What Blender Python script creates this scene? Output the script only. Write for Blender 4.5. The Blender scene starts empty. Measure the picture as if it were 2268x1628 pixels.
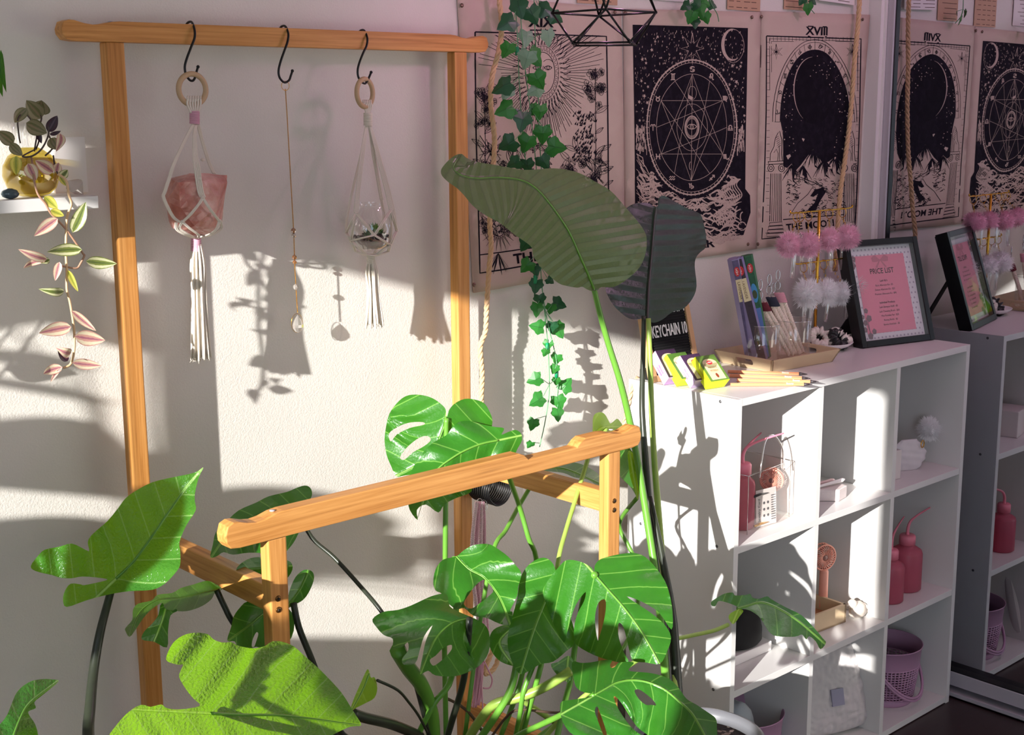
import bpy, bmesh, math, random
import numpy as np
from mathutils import Vector, Matrix, noise
from mathutils.geometry import delaunay_2d_cdt, tessellate_polygon
PI = math.pi
random.seed(7)
SC = bpy.context.scene
COL = SC.collection

# ------------------------------------------------------------------ camera
FOC, YAW, PIT, ROL = 2973.47, .740872, -.1929436, -.0059
CAM = Vector((0, 0, 1.51))
_f = Vector((math.sin(YAW)*math.cos(PIT), math.cos(YAW)*math.cos(PIT), math.sin(PIT)))
_r = Vector((math.cos(YAW), -math.sin(YAW), 0)); _u = _r.cross(_f)
_c, _s = math.cos(ROL), math.sin(ROL)
AX, AY, AZ = _c*_r+_s*_u, (_c*_u-_s*_r), _f      # image right, image up, forward
def ray(x, y): return AX*((x-1134)/FOC) - AY*((y-814)/FOC) + AZ
KK = 1.0323      # survey unit along the depth: the back wall stands at Y = 1.98
def W(x, y, Y): r = ray(x, y); return CAM+r*(Y*KK/r.y)
def WT(x, y, Y): r = ray(x, y); return CAM+r*(Y/r.y)
def sz(z): return 1.51+(z-1.51)*KK
def WX(x, y, X): r = ray(x, y); return CAM+r*(X/r.x)
def WZ(x, y, Z): r = ray(x, y); return CAM+r*((Z-CAM.z)/r.z)
cd = bpy.data.cameras.new('camera'); cam = bpy.data.objects.new('camera', cd); COL.objects.link(cam)
cd.sensor_width = 36; cd.lens = FOC/2268*36; cd.clip_start = .02; cd.clip_end = 60
cam.matrix_world = Matrix(((AX.x, AY.x, -AZ.x, CAM.x), (AX.y, AY.y, -AZ.y, CAM.y), (AX.z, AY.z, -AZ.z, CAM.z), (0, 0, 0, 1)))
SC.camera = cam

# ------------------------------------------------------------------ materials
def lin(c):
    if isinstance(c, str):
        c = c.lstrip('#'); c = [int(c[i:i+2], 16)/255 for i in (0, 2, 4)]
    return tuple((v/12.92 if v <= .04045 else ((v+.055)/1.055)**2.4) for v in c[:3])+(1,)
class NT:
    def __init__(s, name):
        s.m = bpy.data.materials.new(name); s.m.use_nodes = True; s.t = s.m.node_tree; s.t.nodes.clear()
        s.out = s.n('ShaderNodeOutputMaterial')
    def n(s, ty, **kw):
        x = s.t.nodes.new(ty)
        for k, v in kw.items():
            if k[0] == '_': x.inputs[k[1:].replace('_', ' ')].default_value = v
            else: setattr(x, k, v)
        return x
    def l(s, a, b): s.t.links.new(a, b)
    def math(s, op, a, b=None, c=None):
        x = s.n('ShaderNodeMath', operation=op)
        for i, v in enumerate((a, b, c)):
            if v is None: continue
            if isinstance(v, (int, float)): x.inputs[i].default_value = v
            else: s.l(v, x.inputs[i])
        return x.outputs[0]
    def ramp(s, fac, stops):
        x = s.n('ShaderNodeValToRGB'); s.l(fac, x.inputs[0]); e = x.color_ramp.elements
        while len(e) < len(stops): e.new(.5)
        for i, (p, c) in enumerate(stops): e[i].position = p; e[i].color = lin(c) if not isinstance(c, (int, float)) else (c, c, c, 1)
        return x.outputs[0]
    def mix(s, fac, a, b):
        x = s.n('ShaderNodeMix', data_type='RGBA')
        for sock, v in ((x.inputs[0], fac), (x.inputs[6], a), (x.inputs[7], b)):
            if isinstance(v, (int, float)): sock.default_value = v
            elif isinstance(v, (tuple, str)): sock.default_value = lin(v) if isinstance(v, str) else v
            else: s.l(v, sock)
        return x.outputs[2]
    def noise(s, scale, detail=3, vec=None, rough=.5, dist=0):
        x = s.n('ShaderNodeTexNoise'); x.inputs['Scale'].default_value = scale; x.inputs['Detail'].default_value = detail
        x.inputs['Roughness'].default_value = rough; x.inputs['Distortion'].default_value = dist
        if vec is not None: s.l(vec, x.inputs['Vector'])
        return x.outputs['Fac']
    def obj(s, scale=(1, 1, 1)):
        a = s.n('ShaderNodeTexCoord'); m = s.n('ShaderNodeMapping'); m.inputs['Scale'].default_value = scale
        s.l(a.outputs['Object'], m.inputs['Vector']); return m.outputs[0]
    def bump(s, h, strength=.3, dist=.002):
        b = s.n('ShaderNodeBump'); b.inputs['Strength'].default_value = strength; b.inputs['Distance'].default_value = dist
        s.l(h, b.inputs['Height']); return b.outputs[0]
    def pr(s, color, rough=.5, metal=0, normal=None, **kw):
        p = s.n('ShaderNodeBsdfPrincipled')
        if isinstance(color, (tuple, str)): p.inputs['Base Color'].default_value = lin(color)
        else: s.l(color, p.inputs['Base Color'])
        if isinstance(rough, (int, float)): p.inputs['Roughness'].default_value = rough
        else: s.l(rough, p.inputs['Roughness'])
        p.inputs['Metallic'].default_value = metal
        if normal is not None: s.l(normal, p.inputs['Normal'])
        for k, v in kw.items(): p.inputs[k.replace('_', ' ')].default_value = v
        return p.outputs[0]
    def fin(s, sh): s.l(sh, s.out.inputs[0]); return s.m
def solid(name, color, rough=.5, metal=0, bump=0, bscale=200, var=0, **kw):
    t = NT(name); nrm = None; col = color
    if bump:
        nrm = t.bump(t.noise(bscale, 4, t.obj()), bump, .001)
    if var:
        c = lin(color); d = tuple(min(1, v*(1-var)) for v in c[:3])+(1,)
        col = t.mix(t.noise(bscale*.12, 3, t.obj()), c, d)
    return t.fin(t.pr(col, rough, metal, nrm, **kw))
def thin_glass(name, tint=(1, 1, 1), gloss=.12, rough=.02, tr=None):
    t = NT(name)
    a = t.n('ShaderNodeBsdfTransparent'); a.inputs[0].default_value = lin(tint)
    g = t.n('ShaderNodeBsdfGlossy'); g.inputs['Roughness'].default_value = rough; g.inputs[0].default_value = (1, 1, 1, 1)
    f = t.n('ShaderNodeLayerWeight'); f.inputs[0].default_value = .25
    k = t.math('MULTIPLY', f.outputs['Facing'], 1.0); k = t.math('POWER', k, 2.2); k = t.math('MULTIPLY_ADD', k, .55, gloss)
    m = t.n('ShaderNodeMixShader'); t.l(k, m.inputs[0]); t.l(a.outputs[0], m.inputs[1]); t.l(g.outputs[0], m.inputs[2])
    return t.fin(m.outputs[0])
def bamboo(name, ax, c1='#bd7f3f', c2='#d89c58', c3='#8c5826'):
    t = NT(name); sc = [55, 55, 55]; sc[ax] = 1.6; v = t.obj(tuple(sc))
    g = t.noise(3.2, 5, v, .6, .4)
    sc2 = [28, 28, 28]; sc2[ax] = .01
    w = t.noise(1.7, 1, t.obj(tuple(sc2)))
    col = t.ramp(g, [(.25, c3), (.42, c1), (.62, c2)])
    col2 = t.ramp(w, [(.35, c1), (.65, c2)])
    col = t.mix(.30, col, col2)
    # nodes of the cane: short darker bands
    sc3 = [30, 30, 30]; sc3[ax] = 5.2
    k = t.noise(1.0, 2, t.obj(tuple(sc3)))
    k = t.ramp(k, [(.66, 0.0), (.72, .45)])
    col = t.mix(k, col, lin(c3))
    return t.fin(t.pr(col, .42, 0, t.bump(g, .12, .0006), Specular_IOR_Level=.35))

# ------------------------------------------------------------------ mesh builder
class MB:
    def __init__(s): s.v = []; s.f = []; s.uv = None
    def add(s, vs, fs):
        b = len(s.v); s.v += [Vector(p) for p in vs]; s.f += [tuple(i+b for i in f) for f in fs]; return s
    def box(s, a, b, M=None, ch=0):
        x0, y0, z0 = a; x1, y1, z1 = b
        if ch:
            bm = bmesh.new(); bmesh.ops.create_cube(bm, size=1)
            for v in bm.verts: v.co = Vector(((x0+x1)/2+v.co.x*(x1-x0), (y0+y1)/2+v.co.y*(y1-y0), (z0+z1)/2+v.co.z*(z1-z0)))
            bmesh.ops.bevel(bm, geom=bm.edges[:], offset=ch, segments=2, affect='EDGES', profile=.6)
            vs = [v.co.copy() for v in bm.verts]; bm.verts.index_update(); fs = [tuple(v.index for v in f.verts) for f in bm.faces]; bm.free()
        else:
            vs = [Vector(p) for p in ((x0, y0, z0), (x1, y0, z0), (x1, y1, z0), (x0, y1, z0), (x0, y0, z1), (x1, y0, z1), (x1, y1, z1), (x0, y1, z1))]
            fs = [(3, 2, 1, 0), (4, 5, 6, 7), (0, 1, 5, 4), (1, 2, 6, 5), (2, 3, 7, 6), (3, 0, 4, 7)]
        if M is not None: vs = [M @ v for v in vs]
        return s.add(vs, fs)
    def tube(s, pts, r, n=8, cap=True, closed=False):
        pts = [Vector(p) for p in pts]; m = len(pts)
        rs = r if isinstance(r, (list, tuple)) else [r]*m
        T = []
        for i in range(m):
            a = pts[(i-1) % m] if closed or i > 0 else pts[i]; b = pts[(i+1) % m] if closed or i < m-1 else pts[i]
            d = (b-a); T.append(d.normalized() if d.length > 1e-9 else Vector((0, 0, 1)))
        N = T[0].orthogonal().normalized(); vs = []
        for i in range(m):
            N = (N-T[i]*N.dot(T[i]));
            if N.length < 1e-6: N = T[i].orthogonal()
            N.normalize(); B = T[i].cross(N)
            for k in range(n):
                a = 2*PI*k/n; vs.append(pts[i]+(N*math.cos(a)+B*math.sin(a))*rs[i])
        fs = []
        for i in range(m-1 if not closed else m):
            j = (i+1) % m
            for k in range(n): fs.append((i*n+k, i*n+(k+1) % n, j*n+(k+1) % n, j*n+k))
        if cap and not closed: fs.append(tuple(range(n-1, -1, -1))); fs.append(tuple((m-1)*n+k for k in range(n)))
        return s.add(vs, fs)
    def lathe(s, prof, c=(0, 0, 0), n=32, M=None, sx=1, sy=1, closed=False):
        vs = []; fs = []; c = Vector(c); m = len(prof)
        for (r, z) in prof:
            for k in range(n):
                a = 2*PI*k/n; p = Vector((r*math.cos(a)*sx, r*math.sin(a)*sy, z)); vs.append((M @ p if M is not None else p)+c)
        for i in range(m-1):
            for k in range(n): fs.append((i*n+k, i*n+(k+1) % n, (i+1)*n+(k+1) % n, (i+1)*n+k))
        if closed:
            for k in range(n): fs.append(((m-1)*n+k, (m-1)*n+(k+1) % n, (k+1) % n, k))
        else:
            fs.append(tuple(range(n-1, -1, -1))); fs.append(tuple((m-1)*n+k for k in range(n)))
        return s.add(vs, fs)
    def shell(s, prof, c=(0, 0, 0), n=32, M=None, sx=1, sy=1):   # open lathe, no caps
        vs = []; fs = []; c = Vector(c); m = len(prof)
        for (r, z) in prof:
            for k in range(n):
                a = 2*PI*k/n; p = Vector((r*math.cos(a)*sx, r*math.sin(a)*sy, z)); vs.append((M @ p if M is not None else p)+c)
        for i in range(m-1):
            for k in range(n): fs.append((i*n+k, i*n+(k+1) % n, (i+1)*n+(k+1) % n, (i+1)*n+k))
        return s.add(vs, fs)
    def ball(s, c, r, n=12, m=8, sc=(1, 1, 1), rough=0, freq=3, M=None):
        c = Vector(c); vs = []
        for i in range(m+1):
            th = PI*i/m
            for k in range(n):
                ph = 2*PI*k/n; d = Vector((math.sin(th)*math.cos(ph), math.sin(th)*math.sin(ph), math.cos(th)))
                q = 1+(rough*noise.noise(d*freq+c*7) if rough else 0)
                p = Vector((d.x*sc[0], d.y*sc[1], d.z*sc[2]))*r*q
                vs.append((M @ p if M is not None else p)+c)
        fs = []
        for i in range(m):
            for k in range(n): fs.append((i*n+k, (i+1)*n+k, (i+1)*n+(k+1) % n, i*n+(k+1) % n))
        return s.add(vs, fs)
    def prism(s, poly, fr, h):
        """poly 2d pts; fr = (origin, ux, uy); extrude by h along ux x uy"""
        o, ux, uy = [Vector(q) for q in fr]; nz = ux.cross(uy).normalized()
        n = len(poly); lo = [o+ux*a+uy*b for a, b in poly]; hi = [p+nz*h for p in lo]
        tri = tessellate_polygon([[Vector((a, b, 0)) for a, b in poly]])
        fs = [tuple(t) for t in tri]+[tuple(i+n for i in reversed(t)) for t in tri]
        for i in range(n): j = (i+1) % n; fs.append((i, j, j+n, i+n))
        return s.add(lo+hi, fs)
    def merge(s, o, M=None):
        return s.add([M @ v for v in o.v] if M is not None else o.v, o.f)
    def build(s, name, mat, parent=None, smooth=True, bevel=0, bseg=2, auto=None, fixn=True):
        me = bpy.data.meshes.new(name); o = bpy.data.objects.new(name, me); COL.objects.link(o)
        inv = Matrix()
        if parent is not None:
            o.parent = parent; inv = parent_world(parent).inverted()
        me.from_pydata([tuple(inv @ v) for v in s.v], [], s.f)
        if fixn:
            bm = bmesh.new(); bm.from_mesh(me); bmesh.ops.recalc_face_normals(bm, faces=bm.faces[:]); bm.to_mesh(me); bm.free()
        if s.uv is not None:
            ul = me.uv_layers.new(name='UVMap')
            for lp in me.loops: ul.data[lp.index].uv = s.uv[lp.vertex_index]
        me.materials.append(mat)
        if smooth: me.polygons.foreach_set('use_smooth', [True]*len(me.polygons))
        if auto: me.set_sharp_from_angle(angle=math.radians(auto))
        if bevel:
            b = o.modifiers.new('b', 'BEVEL'); b.width = bevel; b.segments = bseg; b.limit_method = 'ANGLE'; b.angle_limit = .6
        return o
def parent_world(o):
    M = Matrix.Translation(o.location) @ o.rotation_euler.to_matrix().to_4x4() @ Matrix.Diagonal((*o.scale, 1))
    return parent_world(o.parent) @ M if o.parent is not None else M
def tag(o, label, cat, group=None, kind=None):
    if label: o['label'] = label
    if cat: o['category'] = cat
    if group: o['group'] = group
    if kind: o['kind'] = kind
    return o
def thing(name, label, cat, loc=(0, 0, 0), group=None, rot=(0, 0, 0)):
    o = bpy.data.objects.new(name, None); COL.objects.link(o); o.empty_display_size = .05
    o.location = Vector(loc); o.rotation_euler = rot
    return tag(o, label, cat, group)
def struct(o): o['kind'] = 'structure'; return o
def dup(root, loc=None, rot=None, label=None, group=None, scale=None):
    r = root.copy(); COL.objects.link(r)
    if loc is not None: r.location = loc
    if rot is not None: r.rotation_euler = rot
    if scale is not None: r.scale = (scale,)*3
    if label: r['label'] = label
    if group: r['group'] = group
    for ch in list(root.children):
        c = ch.copy(); COL.objects.link(c); c.parent = r
        for g in list(ch.children):
            d = g.copy(); COL.objects.link(d); d.parent = c
    return r
def cat_rom(pts, k=4, closed=False):
    P = [Vector(p) for p in pts]; n = len(P); out = []
    for i in range(n if closed else n-1):
        if closed: a, b, c, d = P[(i-1) % n], P[i], P[(i+1) % n], P[(i+2) % n]
        else: a, b, c, d = P[max(i-1, 0)], P[i], P[i+1], P[min(i+2, n-1)]
        for j in range(k):
            t = j/k
            out.append(.5*((2*b)+(c-a)*t+(2*a-5*b+4*c-d)*t*t+(3*b-a-3*c+d)*t*t*t))
    if not closed: out.append(P[-1])
    return out
def text_mesh(txt, size, M, ext=0, align='CENTER', sx=1, bold=0, shear=0):
    """mesh of the writing, in the XY plane of matrix M -> MB"""
    c = bpy.data.curves.new('t', 'FONT'); c.body = txt; c.size = size; c.align_x = align; c.align_y = 'CENTER'; c.extrude = ext
    c.offset = bold*size; c.shear = shear; c.resolution_u = 3
    o = bpy.data.objects.new('t', c); COL.objects.link(o)
    dg = bpy.context.evaluated_depsgraph_get(); dg.update()
    me = bpy.data.meshes.new_from_object(o.evaluated_get(dg))
    mb = MB(); mb.add([M @ Vector((v.co.x*sx, v.co.y, v.co.z)) for v in me.vertices], [tuple(p.vertices) for p in me.polygons])
    bpy.data.objects.remove(o); bpy.data.curves.remove(c); bpy.data.meshes.remove(me)
    return mb
def frame_m(o, ux, uy):
    ux = Vector(ux).normalized(); uy = Vector(uy); nz = ux.cross(uy).normalized(); uy = nz.cross(ux); o = Vector(o)
    return Matrix(((ux.x, uy.x, nz.x, o.x), (ux.y, uy.y, nz.y, o.y), (ux.z, uy.z, nz.z, o.z), (0, 0, 0, 1)))
def twist(pts, R, rs, pitch, strands=3, n=5, k=6):
    """laid rope along a path"""
    P = cat_rom(pts, k); L = [0]
    for a, b in zip(P, P[1:]): L.append(L[-1]+(b-a).length)
    N = max(8, int(L[-1]/(pitch/7))); Q = []; j = 0
    for i in range(N+1):
        d = L[-1]*i/N
        while j < len(L)-2 and L[j+1] < d: j += 1
        t = (d-L[j])/max(1e-9, L[j+1]-L[j]); Q.append(P[j].lerp(P[j+1], t))
    mb = MB(); T = [(Q[min(i+1, N)]-Q[max(i-1, 0)]).normalized() for i in range(N+1)]
    A = T[0].orthogonal().normalized(); fr = []
    for t in T:
        A = (A-t*A.dot(t)).normalized(); fr.append((A.copy(), t.cross(A)))
    for s in range(strands):
        pp = []
        for i in range(N+1):
            a = 2*PI*(L[-1]*i/N/pitch+s/strands); pp.append(Q[i]+(fr[i][0]*math.cos(a)+fr[i][1]*math.sin(a))*R)
        mb.tube(pp, rs, n)
    return mb
# ------------------------------------------------------------------ shared materials
M = {}
def wall_mat():
    t = NT('wall_paint'); v = t.obj()
    n1 = t.noise(330, 3, v, .55); n2 = t.noise(7, 2, v)
    col = t.mix(n2, lin('#e2ddd4'), lin('#d8d3ca'))
    return t.fin(t.pr(col, .55, 0, t.bump(n1, .55, .0012), Specular_IOR_Level=.35))
M['wall'] = wall_mat()
def floor_mat():
    t = NT('dark_floorboards'); v = t.obj((1, 1, 1))
    b = t.n('ShaderNodeTexBrick'); t.l(v, b.inputs['Vector']); b.inputs['Scale'].default_value = 1
    b.inputs['Brick Width'].default_value = 1.2; b.inputs['Row Height'].default_value = .12; b.inputs['Mortar Size'].default_value = .0015
    b.inputs['Color1'].default_value = lin('#2e2022'); b.inputs['Color2'].default_value = lin('#24191b'); b.inputs['Mortar'].default_value = lin('#120c0d')
    g = t.noise(4, 5, t.obj((3, 40, 3)))
    col = t.mix(g, b.outputs[0], lin('#3a2827'))
    return t.fin(t.pr(col, .38, 0, t.bump(g, .15, .0008)))
M['floor'] = floor_mat()
M['white_lam'] = solid('white_laminate', '#dedcd9', .38, bump=.05, bscale=90)
M['white_paint'] = solid('white_paint', '#e6e2df', .4)
M['alu'] = solid('silver_metal', '#c3bfc6', .4, .25)
M['black'] = solid('black_metal', '#0d0c0e', .35, .3)
M['blackpl'] = solid('black_plastic', '#101013', .4)
M['bamX'] = bamboo('bamboo_x', 0); M['bamY'] = bamboo('bamboo_y', 1); M['bamZ'] = bamboo('bamboo_z', 2)
M['cotton'] = solid('cotton_cord', '#e6dccd', .9, bump=.6, bscale=900)
M['pinkcord'] = solid('pink_cord', '#d9a3b6', .85, bump=.5, bscale=900)
M['jute'] = solid('twisted_cord', '#d8b48a', .85, bump=.5, bscale=800)
M['gold'] = solid('gold_metal', '#d9a441', .22, 1)
M['chrome'] = solid('chrome', '#c9cacf', .18, 1)
M['woodring'] = solid('pale_wood', '#c9a883', .6, var=.12, bscale=300)
M['glass'] = thin_glass('clear_glass')
M['black_hole'] = solid('dark_hole', '#151516', .6)

WY, MX = 1.98, 3.079            # wall plane, mirror plane
# window wall: the opening the daylight comes through (sill 1.06, head 1.81)
WXW = -.5
def build_room():
    a = MB(); a.box((WXW-.12, WY, 0), (3.3, WY+.12, 2.6)); struct(a.build('wall_back', M['wall'], smooth=False))
    f = MB(); f.box((WXW-.12, -3.0, -.06), (3.3, WY+.12, 0)); struct(f.build('floor', M['floor'], smooth=False))
    c = MB(); c.box((WXW-.12, -3.0, 2.6), (3.3, WY+.12, 2.68)); struct(c.build('ceiling', M['wall'], smooth=False))
    y0, y1, z0, z1 = .487, 1.60, 1.06, 1.81
    w = MB(); X0, X1 = WXW-.12, WXW
    w.box((X0, -.75, 0), (X1, y0, 2.6)); w.box((X0, y1, 0), (X1, WY, 2.6)); w.box((X0, y0, 0), (X1, y1, z0)); w.box((X0, y0, z1), (X1, 1.42, 2.6)); w.box((X0, 1.42, 1.90), (X1, 1.53, 2.6)); w.box((X0, 1.53, z1), (X1, y1, 2.6))
    struct(w.build('wall_left', M['wall'], smooth=False))
    f2 = MB(); f2.box((X0, -3.12, 0), (3.3, -3, 2.6)); struct(f2.build('wall_front', M['wall'], smooth=False))
    # aluminium sliding window in the opening
    wf = MB(); t = .02; xa, xb = WXW-.06, WXW-.02
    for (ya, yb, za, zb) in ((y0, y0+t, z0, z1), (y1-t, y1, z0, z1), (y0, y1, z0, z0+t), (y0, 1.42, z1-t, z1), (1.42, 1.53, 1.885, 1.90)):
        wf.box((xa, ya, za), (xb, yb, zb))
    fr = struct(wf.build('window_1', M['white_paint'], smooth=False))
    wb = MB(); wb.box((xa, 1.405, z0), (xb, 1.42, z1)); wb.box((xa, 1.425, 1.325), (xb, 1.6, 1.40)); wb.build('added_shade_bars', M['white_paint'], fr, smooth=False)  # unseen upright and wide crossbar, added to block sun in bands on the wall
    # right: jamb, then the mirrored sliding door of a closet
    r = MB(); r.box((3.046, 1.944, 0), (3.2, WY, 2.6)); r.box((3.060, 1.938, 0), (3.2, 1.944, 2.6)); struct(r.build('trim_1', M['white_paint'], smooth=False))
    r = MB(); r.box((3.16, -3, 0), (3.3, WY, 2.6)); struct(r.build('wall_right', M['wall'], smooth=False))
    fr = MB(); fx0, fx1 = 3.066, 3.092
    fr.box((fx0, 1.9175, .02), (fx1, 1.9375, 2.3)); fr.box((3.050, .6, .02), (fx1, 1.9175, .058)); fr.box((fx0, .6, 2.27), (fx1, 1.9175, 2.3)); fr.box((fx0, .58, .02), (fx1, .6, 2.3))
    d = struct(fr.build('door_1', M['alu'], bevel=.002, smooth=False))
    t = NT('mirror_glass'); mm = t.fin(t.pr('#d8dadf', .012, 1))
    m = MB(); m.box((MX, .6, .058), (MX+.004, 1.9175, 2.27)); m.build('mirror_pane', mm, d, smooth=False)
    g = MB(); g.box((3.0705, 1.9145, .058), (MX+.001, 1.9175, 2.27)); g.box((3.052, .6, .058), (MX, 1.9145, .061)); g.build('gasket', M['blackpl'], d, smooth=False)
    k = MB(); k.box((3.022, .5, 0), (3.12, 1.938, .005)); k.box((3.022, .5, 0), (3.027, 1.938, .014)); k.box((3.098, .5, 0), (3.104, 1.938, .018)); struct(k.build('trim_2', M['alu'], smooth=False))
    b = MB(); b.box((-.4, WY-.012, 0), (3.04, WY, .09)); struct(b.build('baseboard_back', M['white_paint'], bevel=.002, smooth=False))
build_room()
# ------------------------------------------------------------------ garment rack
def beam_prof(L, h, dip, mid=None):
    """outline of a bamboo rail seen from the front: knobs at both ends, optional recess"""
    p = [(0.006, .002), (0, .010), (-.001, h*.55), (.003, h*.9), (.012, h*1.0), (.020, h*.98), (.034, h*.86), (.048, h*.80), (.062, h*.84), (.078, h*.96), (.092, h)]
    q = [(L-x, z) for x, z in reversed(p)]
    m = []
    if mid:
        a, b, d = mid
        m = [(a, h), (a+.01, h-d*.3), (a+.02, h-d), (b-.02, h-d), (b-.01, h-d*.35), (b, h)]
    return [(x, z) for x, z in p]+m+q+[(L-.02, 0), (.02, 0)]
def ybeam(x0, L, z0, h, ya, yb, mid=None, name='rail', parent=None):
    poly = beam_prof(L, h, .2, mid); mb = MB()
    mb.prism(poly, ((x0, ya, z0), (1, 0, 0), (0, 0, 1)), -(yb-ya)) if False else mb.prism(poly, ((x0, yb, z0), (1, 0, 0), (0, 0, 1)), (yb-ya))
    return mb.build(name, M['bamX'], parent, bevel=.0022, smooth=False)
def build_rack():
    t = thing('garment_rack', 'bamboo garment rack with a high rear rail against the wall and a low front rail', 'clothes rack', (1.29, 1.72, 0))
    XL0, XL1, XR0, XR1 = [v*KK for v in (.9135, .942, 1.5705, 1.599)]
    yr0, yr1, yf0, yf1 = [v*KK for v in (1.862, 1.884, 1.481, 1.503)]
    ybeam(.848*KK, .800*KK, sz(1.603), .0295*KK, yr0-.002, yr1, None, 'top_rail', t)
    ybeam(.850*KK, .797*KK, sz(.9435), .0365*KK, yf0-.002, yf1, (.535, .685, .013), 'front_rail', t)
    for (xa, xb, ya, yb, zt) in ((XL0, XL1, yr0, yr1, sz(1.603)), (XR0, XR1, yr0, yr1, sz(1.603)), (XL0, XL1, yf0, yf1, sz(.9435)), (XR0, XR1, yf0, yf1, sz(.9435))):
        m = MB(); m.box((xa, ya, 0), (xb, yb, zt), ch=.0022); m.build('post', M['bamZ'], t, smooth=False)
    for xa in (XL0+.003, XR0+.003):
        for z in (sz(.838), .30, .12):
            m = MB(); m.box((xa, yf1, z), (xa+.022, yr0, z+.038), ch=.002); m.build('side_rail', M['bamY'], t, smooth=False)
    m = MB()
    for k in range(7): m.box((XL1-.01, 1.565+k*.048, .16), (XR0+.01, 1.598+k*.048, .172), ch=.001)
    m.build('slat_shelf', M['bamX'], t, smooth=False)
    for x in ((XL0+XL1)/2-.003, (XR0+XR1)/2):
        for z in (sz(.859), sz(.843)):
            s = MB(); s.lathe([(.0, .0015), (.0022, .0014), (.0042, .0008), (.0046, 0)], (x, yf0, z), 14, Matrix.Rotation(PI/2, 3, 'X').to_4x4())
            s.build('screw', M['brass_dark'], t)
            s = MB(); s.lathe([(.0, .0001), (.002, 0)], (x, yf0-.0016, z), 8, Matrix.Rotation(PI/2, 3, 'X').to_4x4()); s.build('screw_socket', M['black_hole'], t)
    for (x, y, z) in [(a*KK, b*KK, sz(c)) for a, b, c in ((.927, 1.49, .98), (1.585, 1.49, .98), (.927, 1.872, 1.6325))]:
        s = MB(); s.lathe([(.004, 0), (.0038, .0012), (.001, .0016)], (x, y, z-.0005), 12); s.build('screw', M['alu'], t)
M['brass_dark'] = solid('dark_brass', '#6b4a26', .35, .8)
build_rack()

# ------------------------------------------------------------------ nine cube shelf unit
SX0, SX1, SY0, SY1, SH = 2.0907, 2.996, 1.6214, 1.914, .932
TH = .0155
DIVS = (2.381, 2.682)
BZ = (0.018, .307, .6225)      # top faces of the lower boards
def build_shelf():
    t = thing('shelf_unit', 'white nine cube shelf unit standing against the wall beside the mirror', 'shelf', (2.543, 1.77, 0))
    wl = M['white_lam']
    m = MB(); m.box((SX0+.0152, SY0, SH-.0155), (SX1-.0152, SY1, SH)); m.build('top_board', wl, t, bevel=.0006, smooth=False)
    m = MB(); m.box((SX0, SY0-.0004, 0), (SX0+.015, SY1, SH)); sp = m.build('side_panel', wl, t, bevel=.0006, smooth=False)
    m = MB(); m.box((SX1-.015, SY0-.0004, 0), (SX1, SY1, SH)); sp2 = m.build('side_panel', wl, t, bevel=.0006, smooth=False)
    for z in BZ:
        m = MB(); m.box((SX0+.015, SY0+.001, z-TH), (SX1-.015, SY1, z)); m.build('shelf_board', wl, t, bevel=.0006, smooth=False)
    for x in DIVS:
        for za, zb in ((BZ[0], BZ[1]-TH), (BZ[1], BZ[2]-TH), (BZ[2], SH-TH)):
            m = MB(); m.box((x-.0075, SY0+.001, za), (x+.0075, SY1, zb)); m.build('divider', wl, t, bevel=.0005, smooth=False)
    m = MB(); m.box((SX0+.015, SY1-.003, 0), (SX1-.015, SY1, SH-.016)); m.build('back_panel', M['back_board'], t, smooth=False)
    for X, p, sg in ((SX0, sp, -1), (SX1, sp2, 1)):
        for y in (1.665, 1.875):
            for z in (.922, .617, .302, .012):
                s = MB(); s.lathe([(0, .0008), (.003, .0008), (.0036, 0)], (X, y, z), 12, Matrix.Rotation(sg*PI/2, 3, 'Y').to_4x4()); s.build('screw_cap', M['screwcap'], p)
M['screwcap'] = solid('screw_cap', '#59585a', .4, .4)
M['back_board'] = solid('back_board', '#cfc6c0', .6)
build_shelf()

# ------------------------------------------------------------------ wall shelf at the left with its things
def left_shelf():
    m = MB(); m.box((.30, 1.80*KK, sz(1.3705)), (.857*KK, WY, sz(1.388))); tag(m.build('wall_shelf', M['white_lam'], bevel=.001, smooth=False), 'small white floating shelf on the wall at the far left, holding a yellow glass vase', 'shelf')
left_shelf()

# ------------------------------------------------------------------ light
w = bpy.data.worlds.new('world'); SC.world = w; w.use_nodes = True
bg = w.node_tree.nodes['Background']; bg.inputs[0].default_value = (.83, .97, 1.17, 1); bg.inputs[1].default_value = 1.85
sd = bpy.data.lights.new('sun', 'SUN'); sd.energy = 10.5; sd.angle = math.radians(.6); sd.color = (1, .975, .94)
so = bpy.data.objects.new('sun', sd); COL.objects.link(so)
SUN = Vector((1, .355, -.292)).normalized(); so.rotation_euler = SUN.to_track_quat('-Z', 'Y').to_euler(); so.location = (-4, 0, 3)
def lamp(name, loc, e, col, r):
    l = bpy.data.lights.new(name, 'POINT'); l.energy = e; l.color = col; l.shadow_soft_size = r
    o = bpy.data.objects.new(name, l); COL.objects.link(o); o.location = loc; return o
lamp('pendant_glow', (1.690, 1.595, 1.742), 2.2, (1, .42, .80), .022)
lamp('added_pink_fill', (2.75, .95, 2.15), 8, (1, .50, .82), .06)  # unseen fill light, added to brighten and tint the hangings pink
SC.view_settings.view_transform = 'Standard'; SC.view_settings.look = 'None'; SC.view_settings.gamma = 1
SC.view_settings.use_curve_mapping = False; SC.view_settings.exposure = 0
SC.cycles.max_bounces = 8; SC.cycles.diffuse_bounces = 4; SC.cycles.glossy_bounces = 4; SC.cycles.transparent_max_bounces = 16; SC.cycles.transmission_bounces = 6
SC.cycles.caustics_reflective = True; SC.cycles.caustics_refractive = False; SC.cycles.use_denoising = True
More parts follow.
